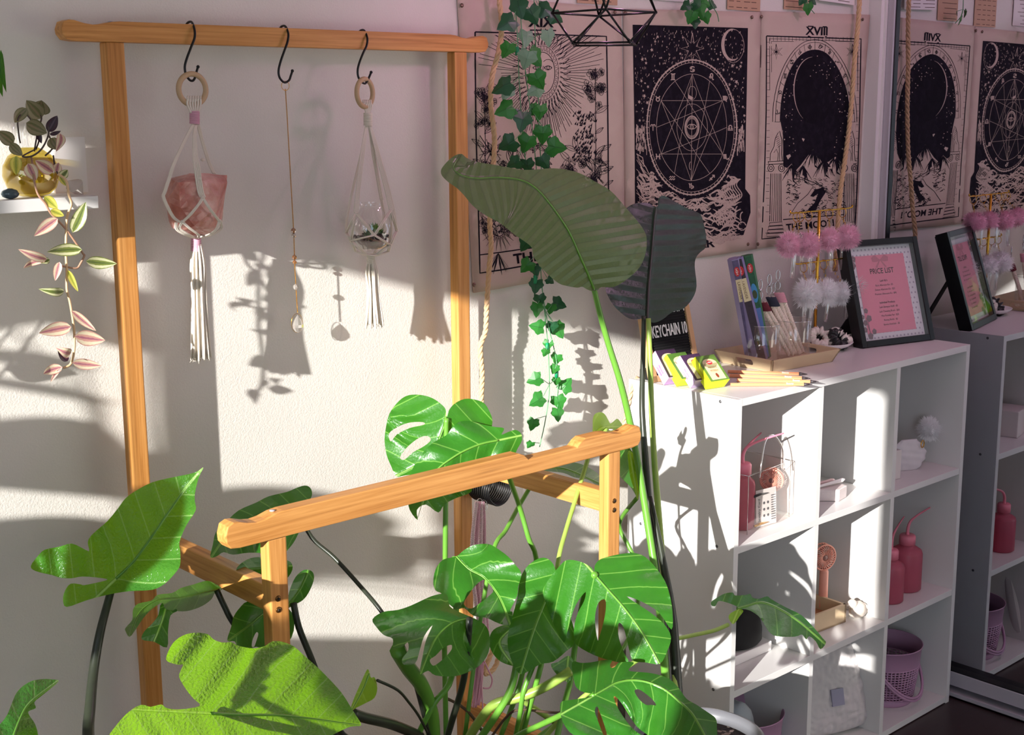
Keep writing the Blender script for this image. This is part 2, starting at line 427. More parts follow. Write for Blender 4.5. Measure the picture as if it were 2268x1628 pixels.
# ------------------------------------------------------------------ printed wall hangings (drawn on the wall plane, sizes measured on the wall)
def cloth_mat():
    t = NT('canvas_cloth'); v = t.obj()
    wv = t.n('ShaderNodeTexWave', wave_type='BANDS', bands_direction='X'); wv.inputs['Scale'].default_value = 300; t.l(v, wv.inputs['Vector'])
    n1 = t.noise(900, 2, v); n2 = t.noise(9, 3, v)
    col = t.mix(n2, lin('#d6c2b4'), lin('#c9b3a6'))
    h = t.math('ADD', n1, t.math('MULTIPLY', wv.outputs['Fac'], .3))
    return t.fin(t.pr(col, .9, 0, t.bump(h, .5, .0008), Specular_IOR_Level=.1))
M['cloth'] = cloth_mat()
def ink_mat(name, a, b, s):
    t = NT(name); v = t.obj(); n = t.noise(s, 4, v, .7)
    return t.fin(t.pr(t.mix(t.ramp(n, [(.45, 0.0), (.75, 1.0)]), lin(a), lin(b)), .85, 0, Specular_IOR_Level=.1))
M['ink'] = ink_mat('black_ink', '#1b1720', '#2b2430', 60)
M['ink_light'] = ink_mat('pale_ink', '#c9b3a8', '#a8938c', 200)
M['ink_mid'] = ink_mat('faded_ink', '#4a4048', '#2a2430', 90)
def wave(x, z):
    return .0022*math.sin(x*19+z*3)*math.sin(z*7+x*5)+.0012*math.sin(x*47)
class Print:
    def __init__(s, d): s.mb = MB(); s.d = d
    def p(s, x, y):
        q = WT(x, y, WY); return Vector((q.x, WY-.0065-s.d-wave(q.x, q.z), q.z))
    def line(s, pts, w=1.2, closed=False):
        pts = [Vector((a[0], a[1])) for a in pts]
        if closed: pts.append(pts[0])
        Q = [pts[0]]
        for a, b in zip(pts, pts[1:]):
            n = max(1, int((b-a).length/22))
            for i in range(1, n+1): Q.append(a.lerp(b, i/n))
        n = len(Q)
        if n < 2: return
        L = []; R_ = []
        for i in range(n):
            d = Q[min(i+1, n-1)]-Q[max(i-1, 0)]
            if d.length < 1e-6: d = Vector((1, 0))
            d.normalize(); ww = (w(i/(n-1)) if callable(w) else w)/2; o = Vector((-d.y, d.x))*ww
            L.append(s.p(*(Q[i]+o))); R_.append(s.p(*(Q[i]-o)))
        s.mb.add(L+R_, [(i, i+1, n+i+1, n+i) for i in range(n-1)])
    def poly(s, pts, g=26):
        P = [Vector((a[0], a[1])) for a in pts]
        tri_poly(s.mb, P, g, s.p)
    def circle(s, c, rx, ry, w=1.2, n=48, a0=0, a1=2*PI):
        s.line([(c[0]+rx*math.cos(a0+(a1-a0)*i/n), c[1]+ry*math.sin(a0+(a1-a0)*i/n)) for i in range(n+1)], w)
    def disc(s, c, rx, ry, n=24): s.poly([(c[0]+rx*math.cos(2*PI*i/n), c[1]+ry*math.sin(2*PI*i/n)) for i in range(n)], 40)
    def star(s, c, r, k=5, q=.42, a0=-PI/2, fill=True, w=1, sy=1.15):
        P = [(c[0]+r*(1 if i % 2 == 0 else q)*math.cos(a0+PI*i/k), c[1]+sy*r*(1 if i % 2 == 0 else q)*math.sin(a0+PI*i/k)) for i in range(2*k)]
        s.poly(P, 60) if fill else s.line(P, w, True)
    def glyph(s, g, c, h, w=1.6, rot=0, mir=1):
        for st in GLY[g]:
            s.line([(c[0]+mir*(x*math.cos(rot)-y*math.sin(rot))*h*.5, c[1]+(x*math.sin(rot)+y*math.cos(rot))*h*.5) for x, y in st], w)
    def text(s, txt, c, h, ang=0, sx=1, bold=.02):
        mb = text_mesh(txt, 1, Matrix(), 0, 'CENTER', sx, bold)
        vs = []
        for v in mb.v:
            x, y = v.x*h, -v.y*h; vs.append(s.p(c[0]+x*math.cos(ang)-y*math.sin(ang), c[1]+x*math.sin(ang)+y*math.cos(ang)))
        s.mb.add(vs, mb.f)
    def build(s, name, mat, par): return s.mb.build(name, mat, par, smooth=False, fixn=False)
def inside(p, poly):
    c = False; n = len(poly); j = n-1
    for i in range(n):
        a, b = poly[i], poly[j]
        if (a[1] > p[1]) != (b[1] > p[1]) and p[0] < (b[0]-a[0])*(p[1]-a[1])/(b[1]-a[1])+a[0]: c = not c
        j = i
    return c
def tri_poly(mb, P, g, f, holes=(), keep=None):
    """fill outline P (2d) with a triangle mesh of spacing g; f maps a 2d point to space"""
    vs = []; es = []
    def loop(L):
        b = len(vs); m = 0
        for i in range(len(L)):
            a, c = Vector(L[i][:2]), Vector(L[(i+1) % len(L)][:2]); n = max(1, int((c-a).length/g))
            for k in range(n): vs.append(a.lerp(c, k/n)); m += 1
        for i in range(m): es.append((b+i, b+(i+1) % m))
    loop(P)
    for h in holes: loop(h)
    x0 = min(p[0] for p in P); x1 = max(p[0] for p in P); y0 = min(p[1] for p in P); y1 = max(p[1] for p in P)
    nb = len(vs); bd = [vs[i].copy() for i in range(nb)]; r = 0; y = y0+g*.5
    while y < y1:
        x = x0+(g*.5 if r % 2 else 0)+g*.25
        while x < x1:
            if inside((x, y), P) and not any(inside((x, y), h) for h in holes):
                q = Vector((x, y))
                if min((q-b).length_squared for b in bd) > (g*.42)**2: vs.append(q)
            x += g
        y += g*.87; r += 1
    ov, oe, of, *_ = delaunay_2d_cdt(vs, es, [], 0, 1e-4)
    fs = []
    for t in of:
        c = sum((ov[i] for i in t), Vector((0, 0)))/len(t)
        if inside(c, P) and not any(inside(c, h) for h in holes): fs.append(t)
    used = sorted({i for t in fs for i in t}); mp = {u: k for k, u in enumerate(used)}
    mb.add([f(ov[i].x, ov[i].y) for i in used], [tuple(mp[i] for i in t) for t in fs])
    return [ov[i] for i in used]
def arc(cx, cy, rx, ry, a, b, n=10): return [(cx+rx*math.cos(math.radians(a+(b-a)*i/n)), cy+ry*math.sin(math.radians(a+(b-a)*i/n))) for i in range(n+1)]
GLY = {
 'aries': [arc(-.35, -.4, .35, .4, 150, 370)+[(0, 1)], arc(.35, -.4, .35, .4, 30, -190)+[(0, 1)]],
 'taurus': [arc(0, .4, .5, .5, 0, 360, 14), arc(0, -.75, .6, .6, 10, 170, 10)],
 'gemini': [[(-.25, -.8), (-.25, .8)], [(.25, -.8), (.25, .8)], [(-.6, -.95), (-.25, -.8), (.25, -.8), (.6, -.95)], [(-.6, .95), (-.25, .8), (.25, .8), (.6, .95)]],
 'cancer': [arc(-.4, -.25, .25, .25, 0, 360, 10), arc(0, -.1, .75, .6, 200, 330, 8), arc(.4, .35, .25, .25, 0, 360, 10), arc(0, .2, .75, .6, 20, 150, 8)],
 'leo': [arc(-.35, .1, .25, .25, 0, 360, 10), [(-.15, -.1)]+arc(0, -.5, .35, .45, 170, 380, 10)+[(.2, .5), (.4, .9), (.65, .7)]],
 'virgo': [[(-.7, -.7), (-.55, .7)], [(-.55, -.5), (-.3, -.7), (-.2, .7)], [(-.2, -.5), (.05, -.7), (.15, .8), (.5, 1)], [(.15, -.3), (.5, -.5), (.6, 0), (.2, .7)]],
 'libra': [[(-.8, .8), (.8, .8)], [(-.8, .4), (-.25, .4)]+arc(0, -.1, .45, .5, 120, 420, 12)+[(.25, .4), (.8, .4)]],
 'scorpio': [[(-.7, -.7), (-.55, .7)], [(-.55, -.5), (-.3, -.7), (-.2, .7)], [(-.2, -.5), (.05, -.7), (.15, .7), (.5, .9), (.8, .6)], [(.6, .6), (.85, .5), (.85, .85)]],
 'sagittarius': [[(-.7, .8), (.7, -.8)], [(.1, -.8), (.7, -.8), (.7, -.1)], [(-.5, 0), (.1, .6)]],
 'capricorn': [[(-.7, -.7), (-.4, -.3), (-.35, .7)], [(-.35, -.3), (0, -.7), (.15, .3)]+arc(.4, .4, .3, .3, 180, 500, 12)+[(.1, 1)]],
 'aquarius': [[(-.9, -.1), (-.5, -.5), (-.3, -.1), (.1, -.5), (.3, -.1), (.7, -.5)], [(-.9, .6), (-.5, .2), (-.3, .6), (.1, .2), (.3, .6), (.7, .2)]],
 'pisces': [arc(-.9, 0, .5, .95, -60, 60, 8), arc(.9, 0, .5, .95, 120, 240, 8), [(-.7, 0), (.7, 0)]]}
def hanging(name, label, corners, group=None):
    t = thing(name, label, 'tapestry', WT(*corners[3], WY-.004), group)
    pr = Print(0); pr.poly(corners, 24)
    c = pr.mb
    # folded hem along the edges gives the cloth its thickness
    back = [Vector((v.x, WY-.0015, v.z)) for v in c.v]
    E = {}
    for f in c.f:
        for a, b in zip(f, f[1:]+f[:1]): E[(a, b)] = E.get((a, b), 0)+1
    rim = [(a, b) for (a, b) in E if (b, a) not in E]; nb = len(c.v)
    c.add(back, []); c.f += [(b, a, a+nb, b+nb) for a, b in rim]
    c.build('cloth', M['cloth'], t, smooth=True)
    return t
def tack(x, y, t=None):
    p = WT(x, y, WY-.010); m = MB(); m.ball(p, .0042, 12, 8, (1, .6, 1)); return m.build('tack', M['tack'], t)
M['tack'] = solid('bronze_tack', '#7c6258', .3, .8)
def rectpts(x0, y0, x1, y1, x2, y2, x3, y3): return [(x0, y0), (x1, y1), (x2, y2), (x3, y3)]

# ---------------- the night-path hanging
def moon():
    t = hanging('printed_tapestry', 'cream tapestry with an eclipse over mountains and columns, lettered THE MOON', [(1682, 25), (1800, 29), (1923, 33), (1908, 250), (1891, 520), (1780, 536), (1672, 551), (1676, 300)])
    k = Print(.0005); li = Print(.0011); g = Print(.0008)
    fr = [(1692, 80), (1903, 86.5), (1900, 250), (1893, 400), (1887, 508), (1683, 529), (1688, 400), (1691, 250)]
    k.line(fr, 2.6, True)
    k.line([(1698, 86), (1897, 92)], .9); k.line([(1699, 86), (1699, 200)], .9); k.line([(1896, 92), (1895, 200)], .9)
    for i in range(24): x = 1700+i*8.2; k.line([(x, 82), (x, 91+.02*i)], .7)
    for i in range(26): y = 94+i*15; k.line([(1693-.2*i*.3, y), (1699, y)], .7); k.line([(1894-.3*i, y+2), (1901-.35*i, y+2)], .7)
    def ar(rx, ry, a, b, w, cy=270, cx=1799): k.line(arc(cx, cy, rx, ry, a, b, 40), w)
    ar(94, 182, 180, 360, 1.2); ar(88, 176, 180, 360, .9); ar(78, 158, 180, 360, 1)
    for i in range(13):
        a = math.radians(180+i*15); k.line([(1799+78*math.cos(a), 270+158*math.sin(a)), (1799+90*math.cos(a), 270+178*math.sin(a))], .8)
    for i, gl in enumerate(['aries', 'taurus', 'gemini', 'cancer', 'leo', 'virgo', 'libra', 'scorpio', 'sagittarius', 'capricorn', 'aquarius', 'pisces']):
        a = math.radians(187.5+i*15); k.glyph(gl, (1799+84*math.cos(a), 270+167*math.sin(a)), 11, 1.3, (a+PI/2)*.6 if i < 6 else (a+PI/2)*.6-.0)
    for sx, sgn in ((1714, 1), (1884, -1)):
        k.star((sx, 115), 15, 6, .3, fill=False, w=1); k.star((sx, 115), 8, 6, .25)
        k.line([(sx-sgn*11, 92), (sx-sgn*11, 160)], .8); k.line([(sx-sgn*11, 92), (sx+sgn*38, 92)], .8)
    # night sky
    sky = arc(1799, 262, 78, 152, 180, 360, 30)+[(1876, 300), (1869, 345), (1860, 362), (1846, 347), (1832, 358), (1818, 362), (1797, 330), (1780, 352), (1769, 366), (1757, 378), (1747, 362), (1736, 372), (1728, 368), (1727, 300)]
    k.poly(sky, 20)
    g.disc((1797, 200), 46, 74, 40)
    li.line(arc(1797, 199, 45, 73, 120, 265, 24), lambda u: 2.2*math.sin(PI*u)+.4)
    for i in range(150):
        a = random.uniform(0, 2*PI); r = random.uniform(.68, 1); x = 1799+76*r*math.cos(a); y = 270+150*r*math.sin(a)
        if y > 345 or y > 362-abs(x-1797)*.4: continue
        q = random.uniform(.7, 1.7); li.poly([(x-q, y), (x, y-q*1.2), (x+q, y), (x, y+q*1.2)])
    # mountains, path and woods
    rnd = random.Random(4)
    pk = [(1728, 384), (1747, 364), (1760, 380), (1775, 366), (1797, 331), (1812, 360), (1822, 352), (1832, 366), (1846, 346), (1862, 368), (1868, 376)]
    k.line(pk, 1.4)
    for (x, y) in ((1747, 364), (1797, 331), (1846, 346), (1822, 352), (1775, 366)):
        for j in range(16):
            a = rnd.uniform(.05, 1.3)*(1 if j % 2 else -1); L = rnd.uniform(12, 42)
            k.line([(x, y+2), (x+a*L*.3+rnd.uniform(-2, 2), y+L*.5), (x+a*L*.5, y+L)], lambda u: 2.6*(1-u)+.5)
        k.poly([(x, y), (x+9, y+20), (x+4, y+34), (x+14, y+44), (x+3, y+38), (x+1, y+20)])
    for j in range(330):
        x = rnd.uniform(1734, 1858); y = rnd.uniform(396, 480)
        px = 1790-(y-400)*.55+12*math.sin(y*.09)
        if abs(x-px) < 13+(y-400)*.12: continue
        L = rnd.uniform(.35, 1); k.line([(x, y), (x+rnd.uniform(3, 7)*L, y+rnd.uniform(-6, 2)*L), (x+rnd.uniform(7, 12)*L, y+rnd.uniform(-3, 5)*L)], rnd.uniform(.6, 2.0))
    k.poly([(1800, 470), (1812, 445), (1826, 425), (1818, 415), (1800, 420), (1790, 434), (1797, 436), (1808, 428), (1800, 448), (1784, 465)])
    k.line([(1752, 395), (1775, 398), (1797, 412), (1785, 430), (1762, 450), (1742, 478)], 1.3); k.line([(1768, 392), (1800, 405), (1825, 418)], 1.6)
    # columns with seated animals
    for cx, s in ((1713, 1), (1875, 1)):
        for q in (-12, -8, -4, 0, 4, 8, 11): k.line([(cx+q*.9, 384), (cx+q*1.05, 490)], .9 if abs(q) < 12 else 1.5)
        for j, wd in enumerate((13, 15, 17, 19)): k.line([(cx-wd, 493+j*8), (cx+wd, 491+j*8), (cx+wd, 498+j*8), (cx-wd, 500+j*8)], 1.1, True)
        k.line([(cx-17, 358), (cx+17, 356), (cx+16, 362), (cx-16, 364)], 1.3, True)
        for e in (-11, 11):
            k.circle((cx+e, 372), 6.5, 8, 1.3, 16); k.circle((cx+e, 372), 3, 4, 1.2, 12)
        k.line([(cx-13, 356), (cx-12, 340), (cx-5, 325), (cx-2, 306), (cx+3, 295), (cx+7, 290), (cx+9, 300), (cx+12, 310), (cx+11, 340), (cx+13, 356)], 1.2)
        k.line([(cx-5, 338), (cx, 330), (cx+4, 340), (cx+3, 356)], .9); k.line([(cx+6, 322), (cx+7, 356)], .9)
        for j in range(6): k.line([(cx-2+j, 306+j*4), (cx+5+j, 301+j*4)], .8)
    k.line([(1728, 486), (1862, 475)], 2); k.line([(1691, 516), (1700, 515)], 1)
    k.text('THE MOON', (1790, 499), 21, -.1, .98, .022)
    k.text('XVIII', (1804, 70), 25, .03, .92, .03); k.line([(1784, 58.5), (1825, 60)], 2.6); k.line([(1784, 80.5), (1825, 82)], 2.6)
    # sewn folds
    k.build('print_black', M['ink'], t); li.build('print_stars', M['ink_light'], t); g.build('print_dark_disc', M['ink_disc'], t)
    for p in ((1687, 37), (1911, 43), (1679, 541)): tack(*p, t)
M['ink_disc'] = ink_mat('deep_black_ink', '#19151d', '#221d26', 40)
# ---------------- the zodiac wheel hanging
def starcloth():
    t = hanging('printed_tapestry', 'tapestry with a black zodiac wheel, a crescent and stars above swirling water', [(1379, 20), (1520, 23), (1679, 27), (1673, 300), (1669, 551), (1520, 575), (1383, 592), (1381, 300)])
    k = Print(.0005); li = Print(.0011)
    k.poly([(1396, 55), (1651, 62.5), (1649, 200), (1647, 300), (1645, 418), (1655, 432), (1656, 470), (1640, 520), (1400, 540), (1398, 300)], 22)
    k.text('THE STAR', (1515, 545), 24, -.1, 1.15, .03)
    C = (1527, 282)
    for (rx, ry, w) in ((101, 149, 3.2), (95.5, 143, 1.0)): li.circle(C, rx, ry, w, 72)
    for i in range(72):
        a = 2*PI*i/72; li.line([(C[0]+96*math.cos(a), C[1]+143*math.sin(a)), (C[0]+104*math.cos(a), C[1]+152*math.sin(a))], 1.2)
    # the wheel itself stays black inside a pale sea and sky
    li.circle(C, 78, 118, .9, 72)
    P = [(C[0]+78*math.cos(2*PI*i/12), C[1]+118*math.sin(2*PI*i/12)) for i in range(12)]
    for i in range(12):
        li.line([P[i], P[(i+5) % 12]], .8) if i % 2 == 0 else li.line([P[i], P[(i+4) % 12]], .8)
    li.line([P[0], P[6]], .5) if False else None
    li.circle(C, 34, 52, .8, 40); li.circle(C, 16, 25, 2.2, 30)
    for j in range(5): li.circle(C, 12+j*.9, 19+j*1.3, .6, 30)
    li.line(arc(C[0], C[1]+3, 12, 10, 200, 340, 10), 1.5); li.line(arc(C[0], C[1]-6, 12, 10, 20, 160, 10), 1.5); li.circle((C[0], C[1]-1), 3.5, 5, 1.6, 16)
    li.circle((C[0], 206), 10, 15, .8, 20); li.poly(arc(C[0]-3, 212, 7, 9, 30, 200, 8)); li.line([(C[0], 170), (C[0], 400)], .9)
    li.line(arc(C[0]-1, 367, 4, 9, 100, 260, 6), 1.2)
    for i, gl in enumerate(['libra', 'scorpio', 'sagittarius', 'capricorn', 'aquarius', 'pisces', 'aries', 'taurus', 'gemini', 'cancer', 'leo', 'virgo']):
        a = 2*PI*i/12; li.glyph(gl, (C[0]+86.5*math.cos(a), C[1]+129*math.sin(a)), 15, 2.3)
    S = [(1527+r*math.cos(a), 108+1.3*r*math.sin(a)) for i in range(16) for r, a in [((27 if i % 2 == 0 else 10), -PI/2+PI*i/8)]]
    li.line(S, 1.6, True)
    li.line(arc(1619, 99, 23, 34, 60, 285, 26), lambda u: 1.0+6.5*math.sin(PI*u)); li.circle((1620, 102), 23, 37, .8, 40)
    rnd = random.Random(9)
    def out(x, y, m=1.05): return ((x-C[0])/104)**2+((y-C[1])/152)**2 > m
    for i in range(170):
        x = rnd.uniform(1402, 1644); y = rnd.uniform(80, 268)
        if out(x, y) and ((x-1619)/26)**2+((y-100)/40)**2 > 1 and ((x-1527)/24)**2+((y-108)/36)**2 > 1 and rnd.random() < .25+.75*(y/270): li.star((x, y), rnd.uniform(1.8, 4.6), 5, .45, rnd.uniform(0, 2))
    for i in range(520):
        x = rnd.uniform(1400, 1646); y = rnd.uniform(62, 272)
        if out(x, y, 1.02): li.line([(x, y), (x-rnd.uniform(0, 1), y+rnd.uniform(1.5, 5))], rnd.uniform(.7, 1.4))
    for i in range(200):      # falling water on both sides
        s = rnd.choice((0, 1)); x = rnd.uniform(1400, 1426) if s == 0 else rnd.uniform(1628, 1643); y = rnd.uniform(275, 330)
        if out(x, y, 1.03): li.line([(x, y), (x, y+rnd.uniform(4, 15))], rnd.uniform(.8, 1.8))
    for i in range(40):       # rocks, left
        x = rnd.uniform(1401, 1412); y = rnd.uniform(335, 470)
        if out(x, y, 1.05): li.line([(x, y), (x+rnd.uniform(4, 14), y+rnd.uniform(8, 16)), (x+rnd.uniform(8, 20), y+rnd.uniform(12, 34))], rnd.uniform(.8, 1.9))
    for j in range(4): li.line([(1432+j*3.2, 385), (1433+j*3.2, 450)], 1.3)
    # the river: broad pale bands with dark ripples left between them
    for j in range(46):
        y = 386+j*3.3; ph = rnd.uniform(0, 6)
        for seg in range(5):
            xa = rnd.uniform(1402, 1600); L = rnd.uniform(18, 60); pts = [(xa+L*u/8, y+4*math.sin(u*.9+ph)+2*math.sin(u*2+ph)) for u in range(9)]
            pts = [q for q in pts if out(q[0], q[1], 1.07) and q[0] < 1640]
            if len(pts) > 2: li.line(pts, lambda u: .6+3.6*math.sin(PI*u))
    for j in range(9):        # swirls at the right
        amp = 9; x0 = 1608+j*4; pts = [(x0+amp*math.sin(y*.115+j*.25)+(y-390)*(-.28), y) for y in range(396, 500, 3)]
        pts = [q for q in pts if out(q[0], q[1], 1.06) and q[0] < 1644]
        if len(pts) > 2: li.line(pts, 2.1)
    for j in range(14):
        x = rnd.uniform(1590, 1640); y = rnd.uniform(470, 530); li.line(arc(x, y, rnd.uniform(4, 13), rnd.uniform(5, 14), rnd.uniform(0, 180), rnd.uniform(200, 360), 8), rnd.uniform(1, 3))
    k.build('print_black', M['ink'], t); li.build('print_pale_lines', M['ink_light'], t)
    for p in ((1386, 27), (1666, 38), (1657, 541), (1384, 30)): tack(*p, t)
# ---------------- the sun and flowers hanging
def suncloth():
    t = hanging('printed_tapestry', 'cream tapestry with a rayed sun face above wild flowers, behind the ivy garland', [(1010, -14), (1180, 2), (1372, 19), (1376, 300), (1379, 591), (1210, 620), (1046, 648), (1028, 300)])
    k = Print(.0005)
    k.line([(1048, 71), (1338, 81), (1342, 300), (1345, 560), (1057, 604), (1050, 300)], 3, True); k.line([(1056, 564), (1345, 527)], 2.4)
    k.text('THE SUN', (1200, 566), 30, -.13, 1.1, .03); k.text('XIX', (1193, 50), 32, .03, 1, .03); k.line([(1168, 36), (1222, 37)], 2.5); k.line([(1168, 67), (1227, 68)], 2.8)
    C = (1195, 162); rnd = random.Random(3)
    k.circle(C, 29, 46, 1.3, 50); k.circle(C, 38, 60, .9, 50)
    for i in range(34):
        a = 2*PI*i/34; k.line([(C[0]+31*math.cos(a-.07), C[1]+49*math.sin(a-.07)), (C[0]+39*math.cos(a), C[1]+61*math.sin(a)), (C[0]+31*math.cos(a+.07), C[1]+49*math.sin(a+.07))], 1)
    for i in range(120):
        a = 2*PI*i/120+rnd.uniform(-.01, .01); ca, sa = math.cos(a), math.sin(a); r0 = 1.35+.25*(i % 3); r1 = rnd.uniform(3.2, 4.6)
        if sa > 0: r1 = min(r1, 3.1+rnd.uniform(-.4, .3))
        x1, y1 = C[0]+31*r1*ca, C[1]+46*r1*sa
        x1 = max(1055, min(1333, x1)); y1 = max(78, y1); k.line([(C[0]+31*r0*ca, C[1]+46*r0*sa), (x1, y1)], 1)
        if i % 3 == 0:
            pts = [(C[0]+31*r*ca-sa*2.6*math.sin(r*8), C[1]+46*r*sa+ca*2.6*math.sin(r*8)) for r in [1.35+.1*j for j in range(9)]]; k.line(pts, 1.5)
    for e in (-12, 13):
        k.line(arc(C[0]+e, C[1]-9, 9, 7, 190, 350, 8), 1.5); k.line(arc(C[0]+e, C[1]-15, 9, 8, 10, 170, 8), 1.2); k.circle((C[0]+e, C[1]-12), 3, 4, 1.3, 10); k.line(arc(C[0]+e, C[1]-22, 11, 8, 200, 340, 8), 1)
    k.line([(C[0]+2, C[1]-16), (C[0]-1, C[1]+10), (C[0]+5, C[1]+12)], 1.1); k.line([(C[0]-9, C[1]+24), (C[0], C[1]+21), (C[0]+9, C[1]+24), (C[0], C[1]+28), (C[0]-9, C[1]+24)], 1.1)
    def flower(x, y, r, n=5):
        for i in range(n):
            a = 2*PI*i/n+rnd.random(); k.circle((x+r*.6*math.cos(a), y+r*.75*math.sin(a)), r*.45, r*.55, .9, 12)
            k.line([(x, y), (x+r*.8*math.cos(a), y+r*math.sin(a))], .9)
        k.disc((x, y), r*.2, r*.25, 8)
    def leafp(x, y, a, L):
        pts = [(x+L*u*math.cos(a)-L*.16*math.sin(PI*u)*math.sin(a), y+L*u*math.sin(a)+L*.16*math.sin(PI*u)*math.cos(a)) for u in [i/8 for i in range(9)]]
        pt2 = [(x+L*u*math.cos(a)+L*.16*math.sin(PI*u)*math.sin(a), y+L*u*math.sin(a)-L*.16*math.sin(PI*u)*math.cos(a)) for u in [i/8 for i in range(9)]]
        k.line(pts, 1); k.line(pt2, 1); k.line([(x, y), (x+L*math.cos(a), y+L*math.sin(a))], .8)
    for (sx, top) in ((1313, 150), (1068, 195)):
        k.line([(sx-2, 440), (sx+2, 330), (sx, top)], 1.3)
        for j in range(13):
            flower(sx+rnd.uniform(-20, 18), top+rnd.uniform(-8, 90), rnd.uniform(7, 11))
        for j in range(8): leafp(sx, 225+j*24+rnd.uniform(-5, 5), rnd.uniform(-1.3, -.4) if j % 2 else rnd.uniform(-2.7, -1.9), rnd.uniform(22, 36))
    for j in range(100):
        x = rnd.uniform(1062, 1338); y = rnd.uniform(300, 520)
        if y < 330+90*math.sin((x-1055)/285*PI)*.6: continue
        flower(x, y, rnd.uniform(6, 12), rnd.choice((5, 6, 8)))
    for j in range(150): leafp(rnd.uniform(1060, 1340), rnd.uniform(330, 540), rnd.uniform(-2.8, -.3), rnd.uniform(16, 40))
    for j in range(420):     # hatching between the flowers
        x = rnd.uniform(1060, 1336); y = rnd.uniform(318, 520); a = rnd.choice((.9, 1.0, 2.2)); L = rnd.uniform(5, 18)
        if y > 335+60*math.sin((x-1055)/285*PI): k.line([(x, y), (x+L*math.cos(a), y+L*math.sin(a))], rnd.uniform(.6, 1.5))
    for j in range(5):       # dense dark seed heads
        x = rnd.uniform(1240, 1335)
        for q in range(26): xx = x+rnd.uniform(-12, 12); yy = rnd.uniform(250, 360); k.poly([(xx, yy), (xx+5, yy-7), (xx+3, yy+2)])
    # butterfly and daisy, left
    for s in (-1, 1):
        k.line([(1080, 335), (1080+s*22, 300), (1080+s*27, 318), (1080+s*14, 340), (1080+s*22, 352), (1080+s*10, 362), (1080, 340)], 1.6, True)
        for q in range(5): k.line([(1080, 336), (1080+s*(8+q*4), 308+q*9)], 1.1)
    for i in range(22):
        a = 2*PI*i/22; k.line([(1098+16*math.cos(a-.1), 505+20*math.sin(a-.1)), (1098+42*math.cos(a), 505+52*math.sin(a)), (1098+16*math.cos(a+.1), 505+20*math.sin(a+.1))], 1.4)
    k.circle((1098, 505), 14, 18, 1.6, 24)
    for i in range(70): a = rnd.uniform(0, 6.28); r = rnd.uniform(.3, 1); x = 1098+13*r*math.cos(a); y = 505+17*r*math.sin(a); k.line([(x, y), (x+1.5, y+1)], 1.4)
    for i in range(14): a = rnd.uniform(.6, 2.6); k.line([(1097, 560), (1097+30*math.cos(a), 560+50*math.sin(a))], lambda u: .5+3*math.sin(PI*u))
    k.build('print_black', M['ink'], t)
    for p in ((1023, 12), (1362, 27), (1050, 631), (1372, 582)): tack(*p, t)
suncloth(); starcloth(); moon()
# ---------------- cards and papers pinned above the hangings
M['paper_w'] = solid('white_paper', '#e9e3e0', .7); M['paper_k'] = solid('kraft_paper', '#c9a184', .7, var=.15, bscale=100); M['paper_p'] = solid('pink_paper', '#e3b9b4', .7); M['inkbrown'] = solid('brown_ink', '#5a3c34', .8)
def card(name, label, x0, x1, zb, h, mat, rows, cols=3, y=.003, tilt=0, cat='card'):
    """a sheet on the wall: lower edge at height zb"""
    x0, x1, zb = x0*KK, x1*KK, sz(zb)
    t = thing(name, label, cat, ((x0+x1)/2, WY-y, zb), 'papers pinned above the tapestries')
    F = frame_m(((x0+x1)/2, WY-y, zb), (math.cos(tilt), 0, -math.sin(tilt)), (math.sin(tilt), 0, math.cos(tilt)))
    w = x1-x0; m = MB(); m.box((-w/2, 0, -.0004), (w/2, h, .0004), F); m.build('sheet', mat, t, smooth=False)
    p = MB(); rn = random.Random(int(x0*1000))
    for r in range(rows):
        yy = .006+r*(h-.012)/max(1, rows-1) if rows > 1 else h/2
        for c in range(cols):
            xa = -w/2+.006+c*(w-.012)/cols; L = (w-.012)/cols*rn.uniform(.45, .85)
            p.box((xa, yy-.0007, .0004), (xa+L, yy+.0007, .0007), F)
    p.build('print', M['inkbrown'], t, smooth=False)
    return t
card('pinned_card', 'kraft card with rows of tiny print, pinned just above the cage pendant', 1.930, 2.045, 1.706, .17, M['paper_k'], 12)
card('pinned_card', 'pink price card in small columns, pinned above the zodiac wheel tapestry', 2.395, 2.512, 1.713, .17, M['paper_k'], 13, 4)
card('pinned_card', 'kraft card with an ivy sprig over it, pinned left above the moon tapestry', 2.600, 2.700, 1.722, .16, M['paper_k'], 12, 1)
card('pinned_paper', 'white typed sheet curling off the wall above the moon tapestry', 2.725, 2.875, 1.744, .2, M['paper_w'], 22, 2, .012, .03)
card('pinned_paper', 'white sheet pinned between the two small kraft cards above the zodiac tapestry', 2.10, 2.30, 1.722, .2, M['paper_w'], 18, 2, .004, 0)
